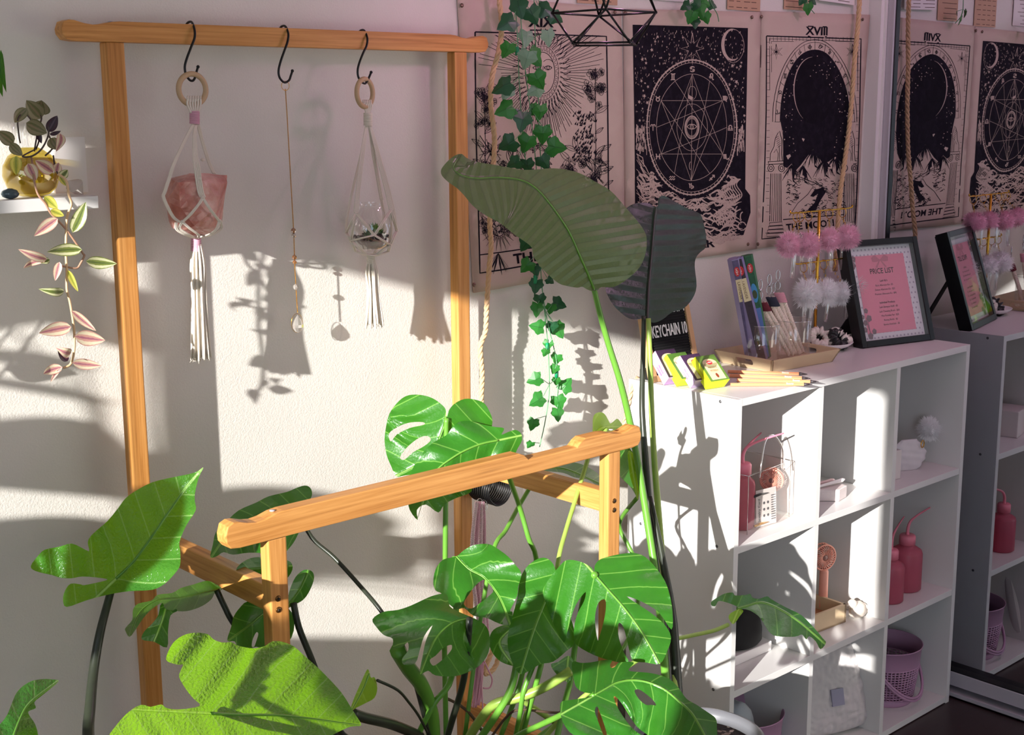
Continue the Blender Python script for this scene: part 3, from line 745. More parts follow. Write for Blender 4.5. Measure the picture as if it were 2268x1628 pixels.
# ------------------------------------------------------------------ leaves
def leaf_mat(name, c_a, c_b, vein, freq=2.2, slope=.55, vw=.10, midw=.03, rough=.33, trans='#8fd12a', tr=.3, pleat=.5, crinkle=.25, under=None):
    t = NT(name); uv = t.n('ShaderNodeUVMap'); sp = t.n('ShaderNodeSeparateXYZ'); t.l(uv.outputs[0], sp.inputs[0])
    u, v = sp.outputs[0], sp.outputs[1]; av = t.math('ABSOLUTE', v)
    s = t.math('MULTIPLY', t.math('SUBTRACT', u, t.math('MULTIPLY', av, slope)), freq)
    fr = t.math('ABSOLUTE', t.math('SUBTRACT', t.math('FRACT', s), .5))         # .5 at vein centres, 0 between
    vm = t.ramp(fr, [(.5-vw, 0.0), (.5, 1.0)])
    mm = t.ramp(av, [(midw*.5, 1.0), (midw, 0.0)])
    n = t.noise(5, 3, uv.outputs[0]); n2 = t.noise(16, 3, uv.outputs[0])
    col = t.mix(n, lin(c_a), lin(c_b))
    col = t.mix(t.math('MULTIPLY', vm, .55), col, lin(vein)); col = t.mix(mm, col, lin(vein))
    h = t.math('MULTIPLY', fr, -pleat); h = t.math('ADD', h, t.math('MULTIPLY', n2, crinkle))
    h = t.math('ADD', h, t.math('MULTIPLY', mm, .3))
    nm = t.bump(h, .8, .005)
    p = t.pr(col, rough, 0, nm, Specular_IOR_Level=.5)
    tl = t.n('ShaderNodeBsdfTranslucent'); t.l(nm, tl.inputs['Normal'])
    t.l(t.mix(t.math('MULTIPLY', vm, .3), lin(trans), lin(vein)), tl.inputs[0])
    m = t.n('ShaderNodeMixShader'); m.inputs[0].default_value = tr; t.l(p, m.inputs[1]); t.l(tl.outputs[0], m.inputs[2])
    return t.fin(m.outputs[0])
LM = dict(
 monstera=leaf_mat('monstera_leaf', '#377a22', '#296a1e', '#92c85c', 2.3, .75, .05, .03, .3, '#72b022', .26, .45, .12),
 young=leaf_mat('young_leaf', '#7fb02e', '#6aa02c', '#b5d468', 2.3, .75, .06, .03, .35, '#b6e02e', .4, .3, .12),
 alocasia=leaf_mat('alocasia_leaf', '#3f7d30', '#327029', '#a9cf7c', 1.7, .75, .045, .035, .18, '#aef01c', .42, .5, .5),
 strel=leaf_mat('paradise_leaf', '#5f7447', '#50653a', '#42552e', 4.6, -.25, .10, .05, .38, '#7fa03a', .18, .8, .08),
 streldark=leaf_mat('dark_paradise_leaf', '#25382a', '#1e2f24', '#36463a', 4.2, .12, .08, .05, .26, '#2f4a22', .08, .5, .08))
def stem_mat(name, c1, c2):
    t = NT(name); n = t.noise(12, 3, t.obj((6, 6, 1))); col = t.mix(n, lin(c1), lin(c2))
    p = t.pr(col, .35, 0, Subsurface_Weight=.0); tl = t.n('ShaderNodeBsdfTranslucent'); tl.inputs[0].default_value = lin(c1)
    m = t.n('ShaderNodeMixShader'); m.inputs[0].default_value = .12; t.l(p, m.inputs[1]); t.l(tl.outputs[0], m.inputs[2]); return t.fin(m.outputs[0])
M['stem'] = stem_mat('green_stalk', '#6fa63a', '#5a9436'); M['stemdark'] = stem_mat('dark_stalk', '#2a2b2a', '#38402c'); M['root'] = solid('brown_root', '#5b4636', .8)
M['stempale'] = stem_mat('pale_stalk', '#a8c25a', '#8fb24c')
M['pot_dark'] = solid('dark_pot', '#332925', .5); M['pot_grey'] = solid('grey_pot', '#6a6b70', .35, bump=.3, bscale=60)
def soil_mat():
    t = NT('potting_soil'); v = t.n('ShaderNodeTexVoronoi'); v.inputs['Scale'].default_value = 130; t.l(t.obj(), v.inputs['Vector'])
    sp = t.n('ShaderNodeSeparateColor'); t.l(v.outputs['Color'], sp.inputs[0])
    col = t.ramp(sp.outputs[0], [(.0, '#1c1512'), (.80, '#33241c'), (.88, '#8a7868'), (1, '#d9cdbd')])
    return t.fin(t.pr(col, .9, 0, t.bump(v.outputs['Distance'], 1, .006)))
M['soil'] = soil_mat()
def crop(pts, x0, y0, s): return [(x0+x/s, y0+y/s) for x, y in pts]
def leaf(out, mid, dep, mat, parent, holes=(), fold=.0, rip=.0, ripf=9, sag=0, g=9, name='leaf', off=(0, 0), smooth_out=3, curl=None, midr=1.6, midrib=True):
    """out/holes/mid: outlines and midrib as measured on the photo; dep: (px,py,Y) samples giving where the blade stands in the room"""
    A = np.array([[1, d[0], d[1]] for d in dep]); b = np.array([d[2] for d in dep])
    if len(dep) >= 8: A = np.array([[1, d[0], d[1], d[0]**2/1e3, d[1]**2/1e3, d[0]*d[1]/1e3] for d in dep])
    co = np.linalg.lstsq(A, b, rcond=None)[0]
    def Y0(x, y): return float(co @ ([1, x, y] if len(co) == 3 else [1, x, y, x*x/1e3, y*y/1e3, x*y/1e3]))
    mp = [Vector((*p, 0)) for p in mid]; mp = [Vector((p.x, p.y)) for p in (cat_rom(mp, 6))]
    L = [0]
    for a, c in zip(mp, mp[1:]): L.append(L[-1]+(c-a).length)
    wid = max((Vector(p)-min(mp, key=lambda q: (q-Vector(p)).length)).length for p in out)
    def uvof(x, y):
        p = Vector((x, y)); best = None
        for i in range(len(mp)-1):
            a, c = mp[i], mp[i+1]; d = c-a; dl = d.length
            if dl < 1e-6: continue
            t = (p-a).dot(d)/dl/dl
            tt = t if (i == 0 and t < 0) or (i == len(mp)-2 and t > 1) else max(0, min(1, t))
            q = a+d*tt; e = (p-q); v = e.length*(1 if d.x*e.y-d.y*e.x > 0 else -1); sc = (p-(a+d*max(0, min(1, t)))).length
            if best is None or sc < best[0]: best = (sc, L[i]+tt*dl, v)
        return best[1], best[2]
    uvs = []
    def f(x, y):
        u, v = uvof(x, y); uvs.append((u/100, v/100)); a = abs(v)/wid
        d = fold*a*wid/1000 - sag*(u/max(1, L[-1]))**2
        d += rip*math.sin(u/100*ripf-abs(v)/100*ripf*.6+(1.3 if v > 0 else 0))*min(1, a*1.3)
        d += .004*noise.noise(Vector((x/60, y/60, wid)))*a
        if curl: d += curl(u/L[-1], v/wid)
        r = ray(x, y); return CAM+r*((Y0(x, y)+d)*KK/r.y)
    def sm(P, k): return [(q.x, q.y) for q in cat_rom([Vector((*p, 0)) for p in P], k, True)]
    mb = MB(); tri_poly(mb, sm(out, smooth_out), g, f, [sm(h, 3) for h in holes])
    n = len(mb.v); mb.uv = uvs[:n]
    # tri_poly evaluates f once per kept vertex, in order
    o = mb.build(name, mat, parent, fixn=True)
    if midrib:
        rb = MB(); pts = [f(p.x, p.y) for p in mp]
        nrm = (CAM-pts[0]).normalized(); nn = len(pts)
        rb.tube([p+nrm*.0006 for p in pts], [max(.0004, midr*.001*(1-.8*i/nn)) for i in range(nn)], 6); rb.build('midrib', M['stem'] if mat is not LM['streldark'] else M['stemdark'], o)
    return o
def stalk(pts, r, mat, parent, name='stalk', n=8):
    """pts: (px, py, Y) along the stalk"""
    P = cat_rom([W(*p) for p in pts], 5); m = len(P)
    rs = [(r if isinstance(r, (int, float)) else r[0]+(r[1]-r[0])*i/(m-1)) for i in range(m)]
    return MB().tube(P, rs, n).build(name, mat, parent)

# ---------------- bird of paradise
def paradise():
    t = thing('bird_of_paradise_plant', 'tall potted bird of paradise plant with two huge paddle leaves before the tapestries', 'potted plant', (1.724, 1.404, 0))
    pot = MB(); pot.lathe([(.0, 0), (.085, 0), (.09, .02), (.108, .37), (.115, .40), (.118, .416), (.111, .418), (.106, .405), (.103, .392), (0, .392)], (1.724, 1.404, 0), 48); pot.build('pot', M['pot_grey'], t)
    so = MB(); so.lathe([(0, .395), (.105, .395), (.105, .385), (0, .385)], (1.724, 1.404, 0), 40); so.build('soil', M['soil'], t)
    s = 2.80625
    o = [(235, 60), (205, 62), (165, 85), (125, 125), (103, 160), (110, 195), (150, 235), (200, 270), (250, 320), (300, 380), (380, 440), (470, 490), (560, 560), (640, 615), (668, 645), (680, 700), (740, 780), (830, 860), (890, 880), (950, 890), (980, 884), (1010, 900), (1040, 910), (1078, 905), (1100, 886), (1180, 885), (1270, 830), (1340, 760), (1376, 670), (1382, 590), (1368, 540), (1320, 470), (1250, 390), (1160, 290), (1060, 230), (980, 185), (900, 160), (800, 148), (700, 155), (620, 158), (560, 150), (480, 135), (430, 125), (360, 115), (300, 100), (260, 82)]
    mid = [(1052, 900), (1020, 820), (985, 740), (950, 660), (900, 550), (850, 470), (790, 385), (720, 300), (660, 250), (600, 222), (520, 208), (430, 205), (330, 210), (240, 195), (180, 150), (205, 90)]
    dep = [(1320, 640, 1.55), (1430, 540, 1.60), (1190, 560, 1.47), (1250, 420, 1.56), (1000, 360, 1.36), (990, 400, 1.33), (1120, 380, 1.47), (1380, 450, 1.62)]
    leaf(crop(o, 940, 320, s), crop(mid, 940, 320, s), dep, LM['strel'], t, fold=-.28, rip=.0018, ripf=34, g=8, midr=3.0, curl=lambda u, v: .05*max(0, u-.72)*3*max(0, v+.1))
    o2 = [(1225, 430), (1255, 395), (1300, 370), (1350, 362), (1400, 368), (1430, 388), (1450, 380), (1452, 345), (1465, 325), (1490, 318), (1540, 345), (1620, 390), (1690, 418), (1720, 440), (1738, 500), (1752, 580), (1748, 640), (1715, 670), (1688, 705), (1680, 760), (1692, 880), (1665, 960), (1610, 1020), (1540, 1042), (1480, 1088), (1430, 1108), (1395, 1098), (1370, 1082), (1320, 1088), (1270, 1080), (1220, 1045), (1175, 1000), (1140, 940), (1126, 885), (1150, 760), (1190, 620), (1205, 520)]
    mid2 = [(1385, 1100), (1392, 900), (1405, 750), (1418, 600), (1430, 450), (1440, 385)]
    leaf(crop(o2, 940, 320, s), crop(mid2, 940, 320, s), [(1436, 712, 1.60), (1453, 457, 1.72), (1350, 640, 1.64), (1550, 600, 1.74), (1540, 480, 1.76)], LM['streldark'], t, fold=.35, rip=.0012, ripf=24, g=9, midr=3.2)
    for pts, r, m in (
        ([(1316, 642, 1.553), (1330, 700, 1.55), (1350, 770, 1.545), (1372, 840, 1.535), (1392, 920, 1.53), (1412, 1020, 1.52), (1430, 1130, 1.50), (1450, 1260, 1.47), (1466, 1400, 1.42), (1478, 1560, 1.36)], (.0048, .0075), M['stem']),
        ([(1436, 705, 1.602), (1440, 800, 1.59), (1443, 900, 1.58), (1448, 1000, 1.56), (1458, 1130, 1.53), (1470, 1280, 1.48), (1486, 1430, 1.42), (1496, 1560, 1.36)], (.0045, .0075), M['stempale']),
        ([(1426, 700, 1.612), (1424, 800, 1.60), (1422, 900, 1.58), (1428, 1000, 1.56), (1436, 1100, 1.53), (1452, 1260, 1.48), (1470, 1400, 1.42), (1482, 1560, 1.37)], (.004, .009), M['stemdark']),
        ([(1440, 1100, 1.52), (1468, 1240, 1.47), (1490, 1380, 1.42), (1500, 1560, 1.37)], (.004, .011), M['stemdark'])):
        stalk(pts, r, m, t)
paradise()

# ---------------- monstera
def monstera():
    PX, PY = 1.31, 1.665
    t = thing('monstera_plant', 'big split-leaf monstera in a dark pot between the rails of the rack', 'potted plant', (PX, PY, .172))
    pot = MB(); pot.lathe([(0, .172), (.075, .172), (.08, .19), (.098, .355), (.104, .368), (.104, .383), (.097, .383), (.093, .365), (0, .365)], (PX, PY, 0), 40); pot.build('pot', M['pot_dark'], t)
    so = MB(); so.lathe([(0, .367), (.094, .367), (.094, .36), (0, .36)], (PX, PY, 0), 36); so.build('soil', M['soil'], t)
    s = 2.0925; K = lambda P: crop(P, 800, 850, s); mo = LM['monstera']
    # upper left
    leaf(K([(395, 152), (392, 120), (375, 98), (340, 72), (300, 56), (250, 50), (205, 58), (165, 90), (130, 140), (115, 200), (108, 265), (118, 330), (140, 385), (162, 430), (200, 425), (280, 415), (360, 390), (440, 350), (520, 290), (590, 230), (608, 180), (600, 140), (572, 92), (530, 74), (480, 70), (435, 90), (408, 120)]),
         K([(393, 152), (380, 210), (340, 300), (270, 370), (165, 425)]), [(989, 925, 1.62), (860, 1000, 1.69), (880, 1050, 1.67), (1080, 920, 1.58)], mo, t,
         [K([(128, 232), (170, 200), (225, 180), (285, 178), (290, 190), (225, 205), (165, 235), (138, 268)]), K([(180, 340), (215, 292), (270, 250), (308, 243), (322, 262), (290, 290), (240, 318), (200, 352)])], fold=.25, rip=.004, g=8)
    # the one overlapping it
    leaf(K([(740, 230), (715, 214), (680, 224), (650, 236), (662, 207), (620, 200), (560, 188), (500, 172), (450, 178), (418, 208), (395, 238), (330, 275), (285, 320), (245, 380), (222, 440), (215, 520), (225, 585), (262, 632), (258, 585), (300, 560), (357, 597), (385, 560), (440, 530), (505, 505), (520, 470), (560, 420), (640, 380), (700, 345), (725, 300), (745, 262)]),
         K([(635, 262), (540, 285), (430, 340), (330, 430), (262, 620)]), [(1103, 975, 1.555), (960, 960, 1.61), (925, 1140, 1.58), (1150, 960, 1.54)], mo, t, fold=.22, rip=.005, g=8)
    # grey-green one at mid height
    leaf(K([(575, 742), (520, 748), (475, 772), (440, 800), (380, 815), (345, 860), (334, 920), (345, 958), (372, 972), (395, 1010), (440, 1045), (478, 1040), (520, 1075), (580, 1085), (640, 1112), (690, 1118), (702, 1060), (690, 1050), (722, 985), (728, 940), (742, 880), (715, 840), (680, 800), (640, 770), (605, 748)]),
         K([(440, 800), (500, 860), (570, 900), (640, 990), (690, 1110)]), [(1010, 1230, 1.57), (970, 1310, 1.55), (1150, 1270, 1.50), (1130, 1380, 1.45)], mo, t, [K([(475, 1020), (500, 975), (530, 935), (572, 908), (612, 955), (590, 985), (545, 1020), (508, 1042)])], fold=-.2, rip=.005, g=8)
    # dark one at the left
    leaf(K([(395, 975), (340, 980), (290, 1000), (230, 1028), (170, 1048), (100, 1058), (52, 1092), (72, 1130), (105, 1165), (146, 1182), (148, 1222), (188, 1222), (215, 1198), (218, 1235), (190, 1275), (198, 1302), (250, 1295), (270, 1240), (292, 1170), (330, 1120), (300, 1190), (285, 1260), (272, 1345), (310, 1330), (345, 1352), (430, 1356), (500, 1335), (555, 1300), (590, 1245), (596, 1180), (580, 1125), (530, 1090), (460, 1060), (410, 1030)]),
         K([(510, 1085), (420, 1110), (340, 1190), (275, 1340)]), [(1040, 1368, 1.45), (835, 1370, 1.40), (930, 1490, 1.38), (1070, 1440, 1.46)], mo, t, [K([(345, 1260), (380, 1225), (415, 1210), (422, 1225), (395, 1262), (350, 1300), (330, 1305), (318, 1280)])], fold=.3, rip=.006, g=8)
    # broad pale one, centre
    leaf(K([(905, 878), (890, 835), (862, 810), (830, 808), (790, 828), (755, 865), (733, 920), (722, 1000), (700, 1080), (682, 1150), (680, 1220), (700, 1290), (735, 1345), (780, 1330), (830, 1300), (890, 1288), (950, 1240), (985, 1205), (985, 1130), (960, 1060), (935, 980), (920, 920)]),
         K([(905, 880), (860, 990), (800, 1140), (738, 1340)]), [(1232, 1271, 1.455), (1145, 1440, 1.44), (1270, 1420, 1.40), (1150, 1300, 1.48)], mo, t, fold=.15, rip=.003, g=9)
    # the big one in front
    leaf(K([(1082, 882), (1070, 855), (1040, 835), (1000, 820), (950, 818), (915, 850), (870, 905), (842, 960), (855, 1015), (885, 1100), (938, 1200), (955, 1150), (970, 1095), (988, 1040), (1010, 1000), (1040, 965), (1034, 1005), (1005, 1060), (990, 1110), (985, 1170), (1000, 1212), (1080, 1258), (1165, 1285), (1238, 1292), (1215, 1240), (1195, 1180), (1190, 1125), (1198, 1108), (1216, 1130), (1232, 1190), (1245, 1245), (1262, 1285), (1320, 1292), (1384, 1298), (1418, 1240), (1436, 1175), (1405, 1115), (1340, 1060), (1280, 1020), (1230, 985), (1300, 1010), (1380, 1060), (1438, 1140), (1443, 1060), (1430, 980), (1408, 915), (1370, 858), (1320, 805), (1270, 785), (1210, 788), (1150, 800), (1105, 815), (1082, 845)]),
         K([(1082, 884), (1140, 950), (1220, 1040), (1300, 1150), (1384, 1295)]), [(1317, 1273, 1.36), (1203, 1310, 1.42), (1460, 1468, 1.27), (1488, 1380, 1.28), (1260, 1450, 1.36), (1410, 1230, 1.33)], mo, t,
         [K([(1096, 1190), (1086, 1130), (1084, 1075), (1095, 1025), (1112, 1003), (1132, 1003), (1133, 1050), (1122, 1110), (1106, 1165)])], fold=.2, rip=.004, g=9)
    # low drooping one, bottom right
    s7 = 4.536; J = lambda P: crop(P, 1150, 1380, s7)
    leaf(J([(760, 715), (700, 705), (620, 685), (565, 630), (545, 540), (528, 440), (545, 385), (620, 400), (720, 395), (830, 375), (930, 372), (912, 420), (925, 450), (960, 440), (1010, 395), (1150, 395), (1110, 450), (1105, 480), (1180, 490), (1300, 500), (1420, 525), (1520, 570), (1600, 650), (1680, 760), (1780, 820), (1900, 900), (1975, 960), (1985, 1060), (1965, 1200), (1700, 1300), (1500, 1260), (1300, 1250), (1100, 1260), (900, 1230), (700, 1180), (540, 1120), (470, 1050), (425, 960), (410, 850), (425, 790), (500, 775), (640, 755), (740, 740)]),
         J([(760, 722), (860, 665), (980, 600), (1120, 572), (1280, 590), (1450, 660), (1600, 780), (1750, 930), (1900, 1200)]), [(1317, 1539, 1.26), (1270, 1470, 1.31), (1260, 1600, 1.26), (1560, 1590, 1.15), (1450, 1500, 1.23), (1400, 1640, 1.15)], mo, t,
         [J([(1160, 690), (1172, 668), (1210, 670), (1270, 710), (1340, 770), (1375, 825), (1330, 822), (1270, 820), (1200, 760)]), J([(950, 750), (975, 745), (1030, 810), (1075, 880), (1180, 1040), (1290, 1125), (1230, 1125), (1120, 1040), (1000, 870)]), J([(765, 855), (785, 840), (810, 900), (850, 1010), (880, 1120), (845, 1120), (790, 980), (762, 900)])], fold=.28, rip=.004, g=9)
    # long-stalked one reaching over the shelf
    s8 = 2.7726; Q = lambda P: crop(P, 1450, 1200, s8)
    leaf(Q([(520, 412), (500, 395), (450, 375), (400, 363), (385, 372), (372, 395), (350, 392), (348, 368), (385, 342), (430, 318), (480, 312), (495, 330), (560, 326), (588, 320), (600, 343), (640, 350), (690, 335), (715, 352), (800, 400), (900, 450), (980, 530), (1030, 590), (1052, 620), (1018, 660), (990, 612), (950, 580), (930, 600), (905, 570), (860, 583), (750, 580), (700, 550), (650, 470), (600, 430), (560, 415)]),
         Q([(505, 410), (560, 395), (660, 372), (780, 420), (900, 500), (1045, 625)]), [(1630, 1345, 1.50), (1575, 1335, 1.47), (1720, 1400, 1.46), (1828, 1432, 1.45), (1700, 1325, 1.52)], mo, t, fold=-.25, rip=.004, g=6)
    leaf(Q([(520, 412), (545, 425), (520, 460), (500, 490), (478, 505), (455, 470), (460, 445), (490, 425)]), Q([(515, 415), (480, 500)]), [(1630, 1345, 1.497), (1610, 1380, 1.49), (1650, 1360, 1.495)], LM['young'], t, g=5, midrib=False, name='leaf_sheath')
    # curled young leaves beside the right front post
    s4 = 4.07; R = lambda P: crop(P, 1100, 900, s4)
    leaf(R([(1110, 372), (1180, 362), (1215, 400), (1245, 440), (1300, 510), (1310, 560), (1292, 640), (1286, 740), (1278, 835), (1262, 830), (1248, 790), (1200, 720), (1150, 670), (1110, 620), (1100, 500)]), R([(1180, 365), (1220, 520), (1265, 825)]), [(1390, 990, 1.56), (1412, 1100, 1.54), (1375, 1030, 1.60)], mo, t, fold=.6, g=6)
    leaf(R([(1185, 400), (1245, 440), (1300, 510), (1310, 560), (1292, 640), (1286, 740), (1276, 833), (1262, 828), (1236, 740), (1205, 640), (1188, 520)]), R([(1200, 410), (1225, 560), (1268, 820)]), [(1390, 990, 1.545), (1412, 1100, 1.525), (1375, 1030, 1.55)], LM['young'], t, fold=-.5, g=6, midrib=False)
    leaf(R([(868, 250), (866, 180), (868, 110), (888, 68), (935, 52), (975, 72), (1010, 130), (1025, 155), (1060, 130), (1085, 112), (1108, 130), (1142, 185), (1130, 215), (1050, 235), (960, 255), (900, 262)]), R([(880, 250), (960, 190), (1130, 190)]), [(1315, 960, 1.56), (1330, 915, 1.54), (1380, 945, 1.62)], LM['young'], t, fold=.5, rip=.004, g=6, midrib=False)
    leaf(R([(350, 570), (450, 540), (560, 505), (650, 500), (760, 520), (860, 570), (942, 640), (940, 735), (880, 700), (820, 660), (700, 640), (600, 600), (450, 585)]), R([(350, 570), (600, 560), (940, 700)]), [(1190, 1040, 1.70), (1320, 1060, 1.66), (1250, 1020, 1.76)], mo, t, fold=.3, g=6)
    # dark leaves behind the left of the low rail
    s1 = 2.52; A = lambda P: crop(P, 0, 1000, s1)
    leaf(A([(1650, 300), (1700, 288), (1728, 270), (1742, 238), (1732, 203), (1702, 190), (1655, 203), (1600, 226), (1500, 250), (1430, 285), (1330, 330), (1260, 395), (1205, 450), (1188, 520), (1174, 590), (1210, 585), (1248, 562), (1300, 576), (1390, 565), (1480, 570), (1560, 590), (1610, 545), (1650, 490), (1690, 400), (1720, 330), (1730, 300), (1690, 296)]),
         A([(1630, 305), (1500, 330), (1350, 400), (1250, 490), (1180, 588)]), [(650, 1120, 1.62), (470, 1230, 1.56), (560, 1100, 1.64), (640, 1200, 1.60)], mo, t, fold=-.2, rip=.004, g=8)
    leaf(A([(1470, 590), (1400, 595), (1345, 625), (1318, 665), (1350, 720), (1420, 770), (1500, 760), (1590, 720), (1632, 660), (1620, 615), (1560, 600)]), A([(1610, 640), (1480, 650), (1330, 665)]), [(640, 1255, 1.60), (530, 1265, 1.58), (590, 1300, 1.59)], mo, t, fold=.2, g=8)
    leaf(A([(1380, 838), (1340, 870), (1305, 920), (1290, 980), (1268, 1055), (1310, 1060), (1330, 1100), (1380, 1110), (1430, 1090), (1500, 1110), (1590, 1090), (1640, 1000), (1630, 900), (1560, 850), (1470, 835)]), A([(1600, 860), (1480, 900), (1380, 980), (1275, 1055)]), [(620, 1345, 1.55), (510, 1420, 1.50), (600, 1420, 1.52)], mo, t, [A([(1405, 1085), (1412, 1045), (1430, 1010), (1442, 1018), (1430, 1060), (1418, 1090)])], fold=.2, g=8)
    leaf(A([(1600, 875), (1605, 830), (1618, 770), (1650, 700), (1695, 662), (1735, 665), (1752, 690), (1748, 730), (1722, 790), (1690, 830), (1650, 852)]), A([(1720, 670), (1680, 760), (1605, 870)]), [(690, 1265, 1.57), (637, 1345, 1.55), (670, 1330, 1.56)], mo, t, fold=.3, g=7)
    leaf(A([(1240, 768), (1195, 735), (1150, 722), (1080, 742), (1010, 762), (960, 790), (880, 800), (845, 832), (770, 850), (742, 885), (738, 940), (700, 985), (702, 1005), (724, 1035), (760, 990), (800, 930), (850, 878), (905, 845), (925, 880), (1000, 892), (1060, 888), (1130, 862), (1180, 825), (1200, 790)]), A([(1225, 768), (1130, 790), (1000, 820), (880, 830), (780, 900), (725, 1030)]), [(490, 1305, 1.62), (285, 1405, 1.52), (400, 1350, 1.58)], mo, t, fold=.3, rip=.003, g=7)
    leaf(A([(905, 845), (885, 910), (850, 960), (805, 1005), (792, 1050), (860, 1062), (932, 1094), (938, 1000), (952, 915), (990, 885)]), A([(930, 860), (900, 960), (860, 1060)]), [(365, 1345, 1.555), (320, 1415, 1.53), (370, 1430, 1.54)], mo, t, fold=.3, g=7, midrib=False)
    leaf(A([(1955, 1450), (1975, 1380), (2010, 1300), (2048, 1218), (2062, 1232), (2070, 1262), (2092, 1262), (2106, 1320), (2090, 1375), (2040, 1405), (1990, 1430)]), A([(2060, 1240), (2020, 1340), (1960, 1450)]), [(815, 1490, 1.40), (780, 1570, 1.38), (830, 1530, 1.41)], LM['young'], t, fold=.3, g=6)
    # lone leaves seen low between the stalks
    leaf(K([(690, 1120), (640, 1125), (605, 1150), (592, 1200), (610, 1250), (650, 1290), (710, 1310), (760, 1320), (770, 1250), (740, 1180)]), K([(700, 1130), (640, 1200), (700, 1300)]), [(1120, 1400, 1.50), (1090, 1440, 1.49), (1160, 1460, 1.48)], mo, t, fold=.2, g=8, midrib=False)
    leaf(K([(910, 1290), (880, 1300), (900, 1340), (960, 1385), (980, 1330), (985, 1290), (960, 1260)]), K([(960, 1270), (950, 1375)]), [(1230, 1470, 1.44), (1260, 1510, 1.43), (1270, 1460, 1.45)], mo, t, g=8, midrib=False)
    G, DK, PL = M['stem'], M['stemdark'], M['stempale']
    for pts, r, m in (
        ([(989, 926, 1.622), (988, 1000, 1.62), (987, 1130, 1.60), (986, 1240, 1.60), (984, 1400, 1.60), (988, 1628, 1.60)], .0045, G),
        ([(1104, 976, 1.558), (1128, 1058, 1.57), (1150, 1120, 1.60), (1170, 1190, 1.59), (1188, 1260, 1.58), (1160, 1480, 1.56), (1110, 1628, 1.57)], .0045, G),
        ([(1185, 1062, 1.69), (1150, 1120, 1.67), (1120, 1175, 1.65), (1092, 1222, 1.63), (1060, 1400, 1.6), (1030, 1628, 1.58)], .004, G),
        ([(1345, 950, 1.57), (1312, 985, 1.57), (1298, 1030, 1.57), (1275, 1105, 1.55), (1252, 1180, 1.53), (1236, 1245, 1.51), (1220, 1380, 1.5), (1190, 1500, 1.5), (1150, 1628, 1.52)], .004, PL),
        ([(1232, 1271, 1.458), (1222, 1310, 1.52), (1212, 1400, 1.53), (1198, 1475, 1.45), (1175, 1560, 1.47), (1155, 1640, 1.5)], .0045, G),
        ([(1317, 1273, 1.365), (1296, 1310, 1.46), (1275, 1420, 1.49), (1265, 1500, 1.48), (1250, 1560, 1.47), (1232, 1640, 1.46)], .0055, G),
        ([(1008, 1232, 1.575), (1010, 1360, 1.55), (1000, 1500, 1.5), (960, 1560, 1.5), (920, 1640, 1.52)], .005, G),
        ([(1040, 1370, 1.45), (1028, 1500, 1.48), (1000, 1600, 1.52), (985, 1650, 1.55)], .0055, DK),
        ([(1145, 1470, 1.47), (1130, 1530, 1.47), (1095, 1590, 1.49), (1060, 1640, 1.52)], .006, G),
        ([(1183, 1470, 1.46), (1160, 1530, 1.46), (1152, 1580, 1.47), (1140, 1640, 1.50)], .0042, G),
        ([(1317, 1538, 1.262), (1290, 1560, 1.29), (1230, 1590, 1.36), (1150, 1628, 1.44), (1120, 1650, 1.50)], .0048, G),
        ([(1265, 1485, 1.42), (1210, 1520, 1.44), (1150, 1545, 1.47), (1095, 1560, 1.5), (1060, 1600, 1.53), (1030, 1650, 1.57)], .008, PL),
        ([(880, 1440, 1.44), (905, 1480, 1.46), (935, 1520, 1.49), (955, 1580, 1.52), (960, 1650, 1.55)], .012, G),
        ([(1410, 1104, 1.53), (1372, 1160, 1.62), (1395, 1215, 1.60), (1412, 1260, 1.58), (1400, 1400, 1.55), (1280, 1560, 1.52), (1180, 1640, 1.52)], .004, G),
        ([(1612, 1384, 1.492), (1580, 1397, 1.48), (1530, 1408, 1.46), (1480, 1422, 1.44), (1400, 1470, 1.43), (1290, 1545, 1.46), (1200, 1640, 1.5)], .0042, PL),
        ([(655, 1122, 1.62), (690, 1190, 1.60), (740, 1235, 1.57), (795, 1295, 1.53), (850, 1362, 1.48), (900, 1450, 1.48), (950, 1628, 1.52)], .0034, DK),
        ([(650, 1335, 1.55), (662, 1390, 1.54), (690, 1460, 1.53), (720, 1540, 1.53), (760, 1628, 1.54), (860, 1680, 1.56)], .005, DK),
        ([(480, 1307, 1.60), (498, 1345, 1.59), (520, 1385, 1.58), (600, 1500, 1.57), (760, 1640, 1.57)], .0045, DK),
        ([(780, 1580, 1.42), (810, 1590, 1.43), (870, 1605, 1.46), (930, 1630, 1.52)], .008, DK),
        ([(836, 1507, 1.41), (880, 1528, 1.43), (905, 1555, 1.45), (930, 1590, 1.48), (955, 1640, 1.54)], .0022, DK),
        ([(985, 1545, 1.62), (1015, 1560, 1.60), (1040, 1580, 1.58), (1062, 1610, 1.56), (1080, 1640, 1.56)], .0026, M['root']),
        ([(1270, 1578, 1.45), (1220, 1578, 1.47), (1150, 1572, 1.49), (1120, 1590, 1.52), (1090, 1630, 1.55)], .0022, M['root']),
        ([(1230, 1600, 1.5), (1170, 1560, 1.5), (1150, 1545, 1.5)], .005, PL)):
        stalk(pts, r, m, t)
monstera()

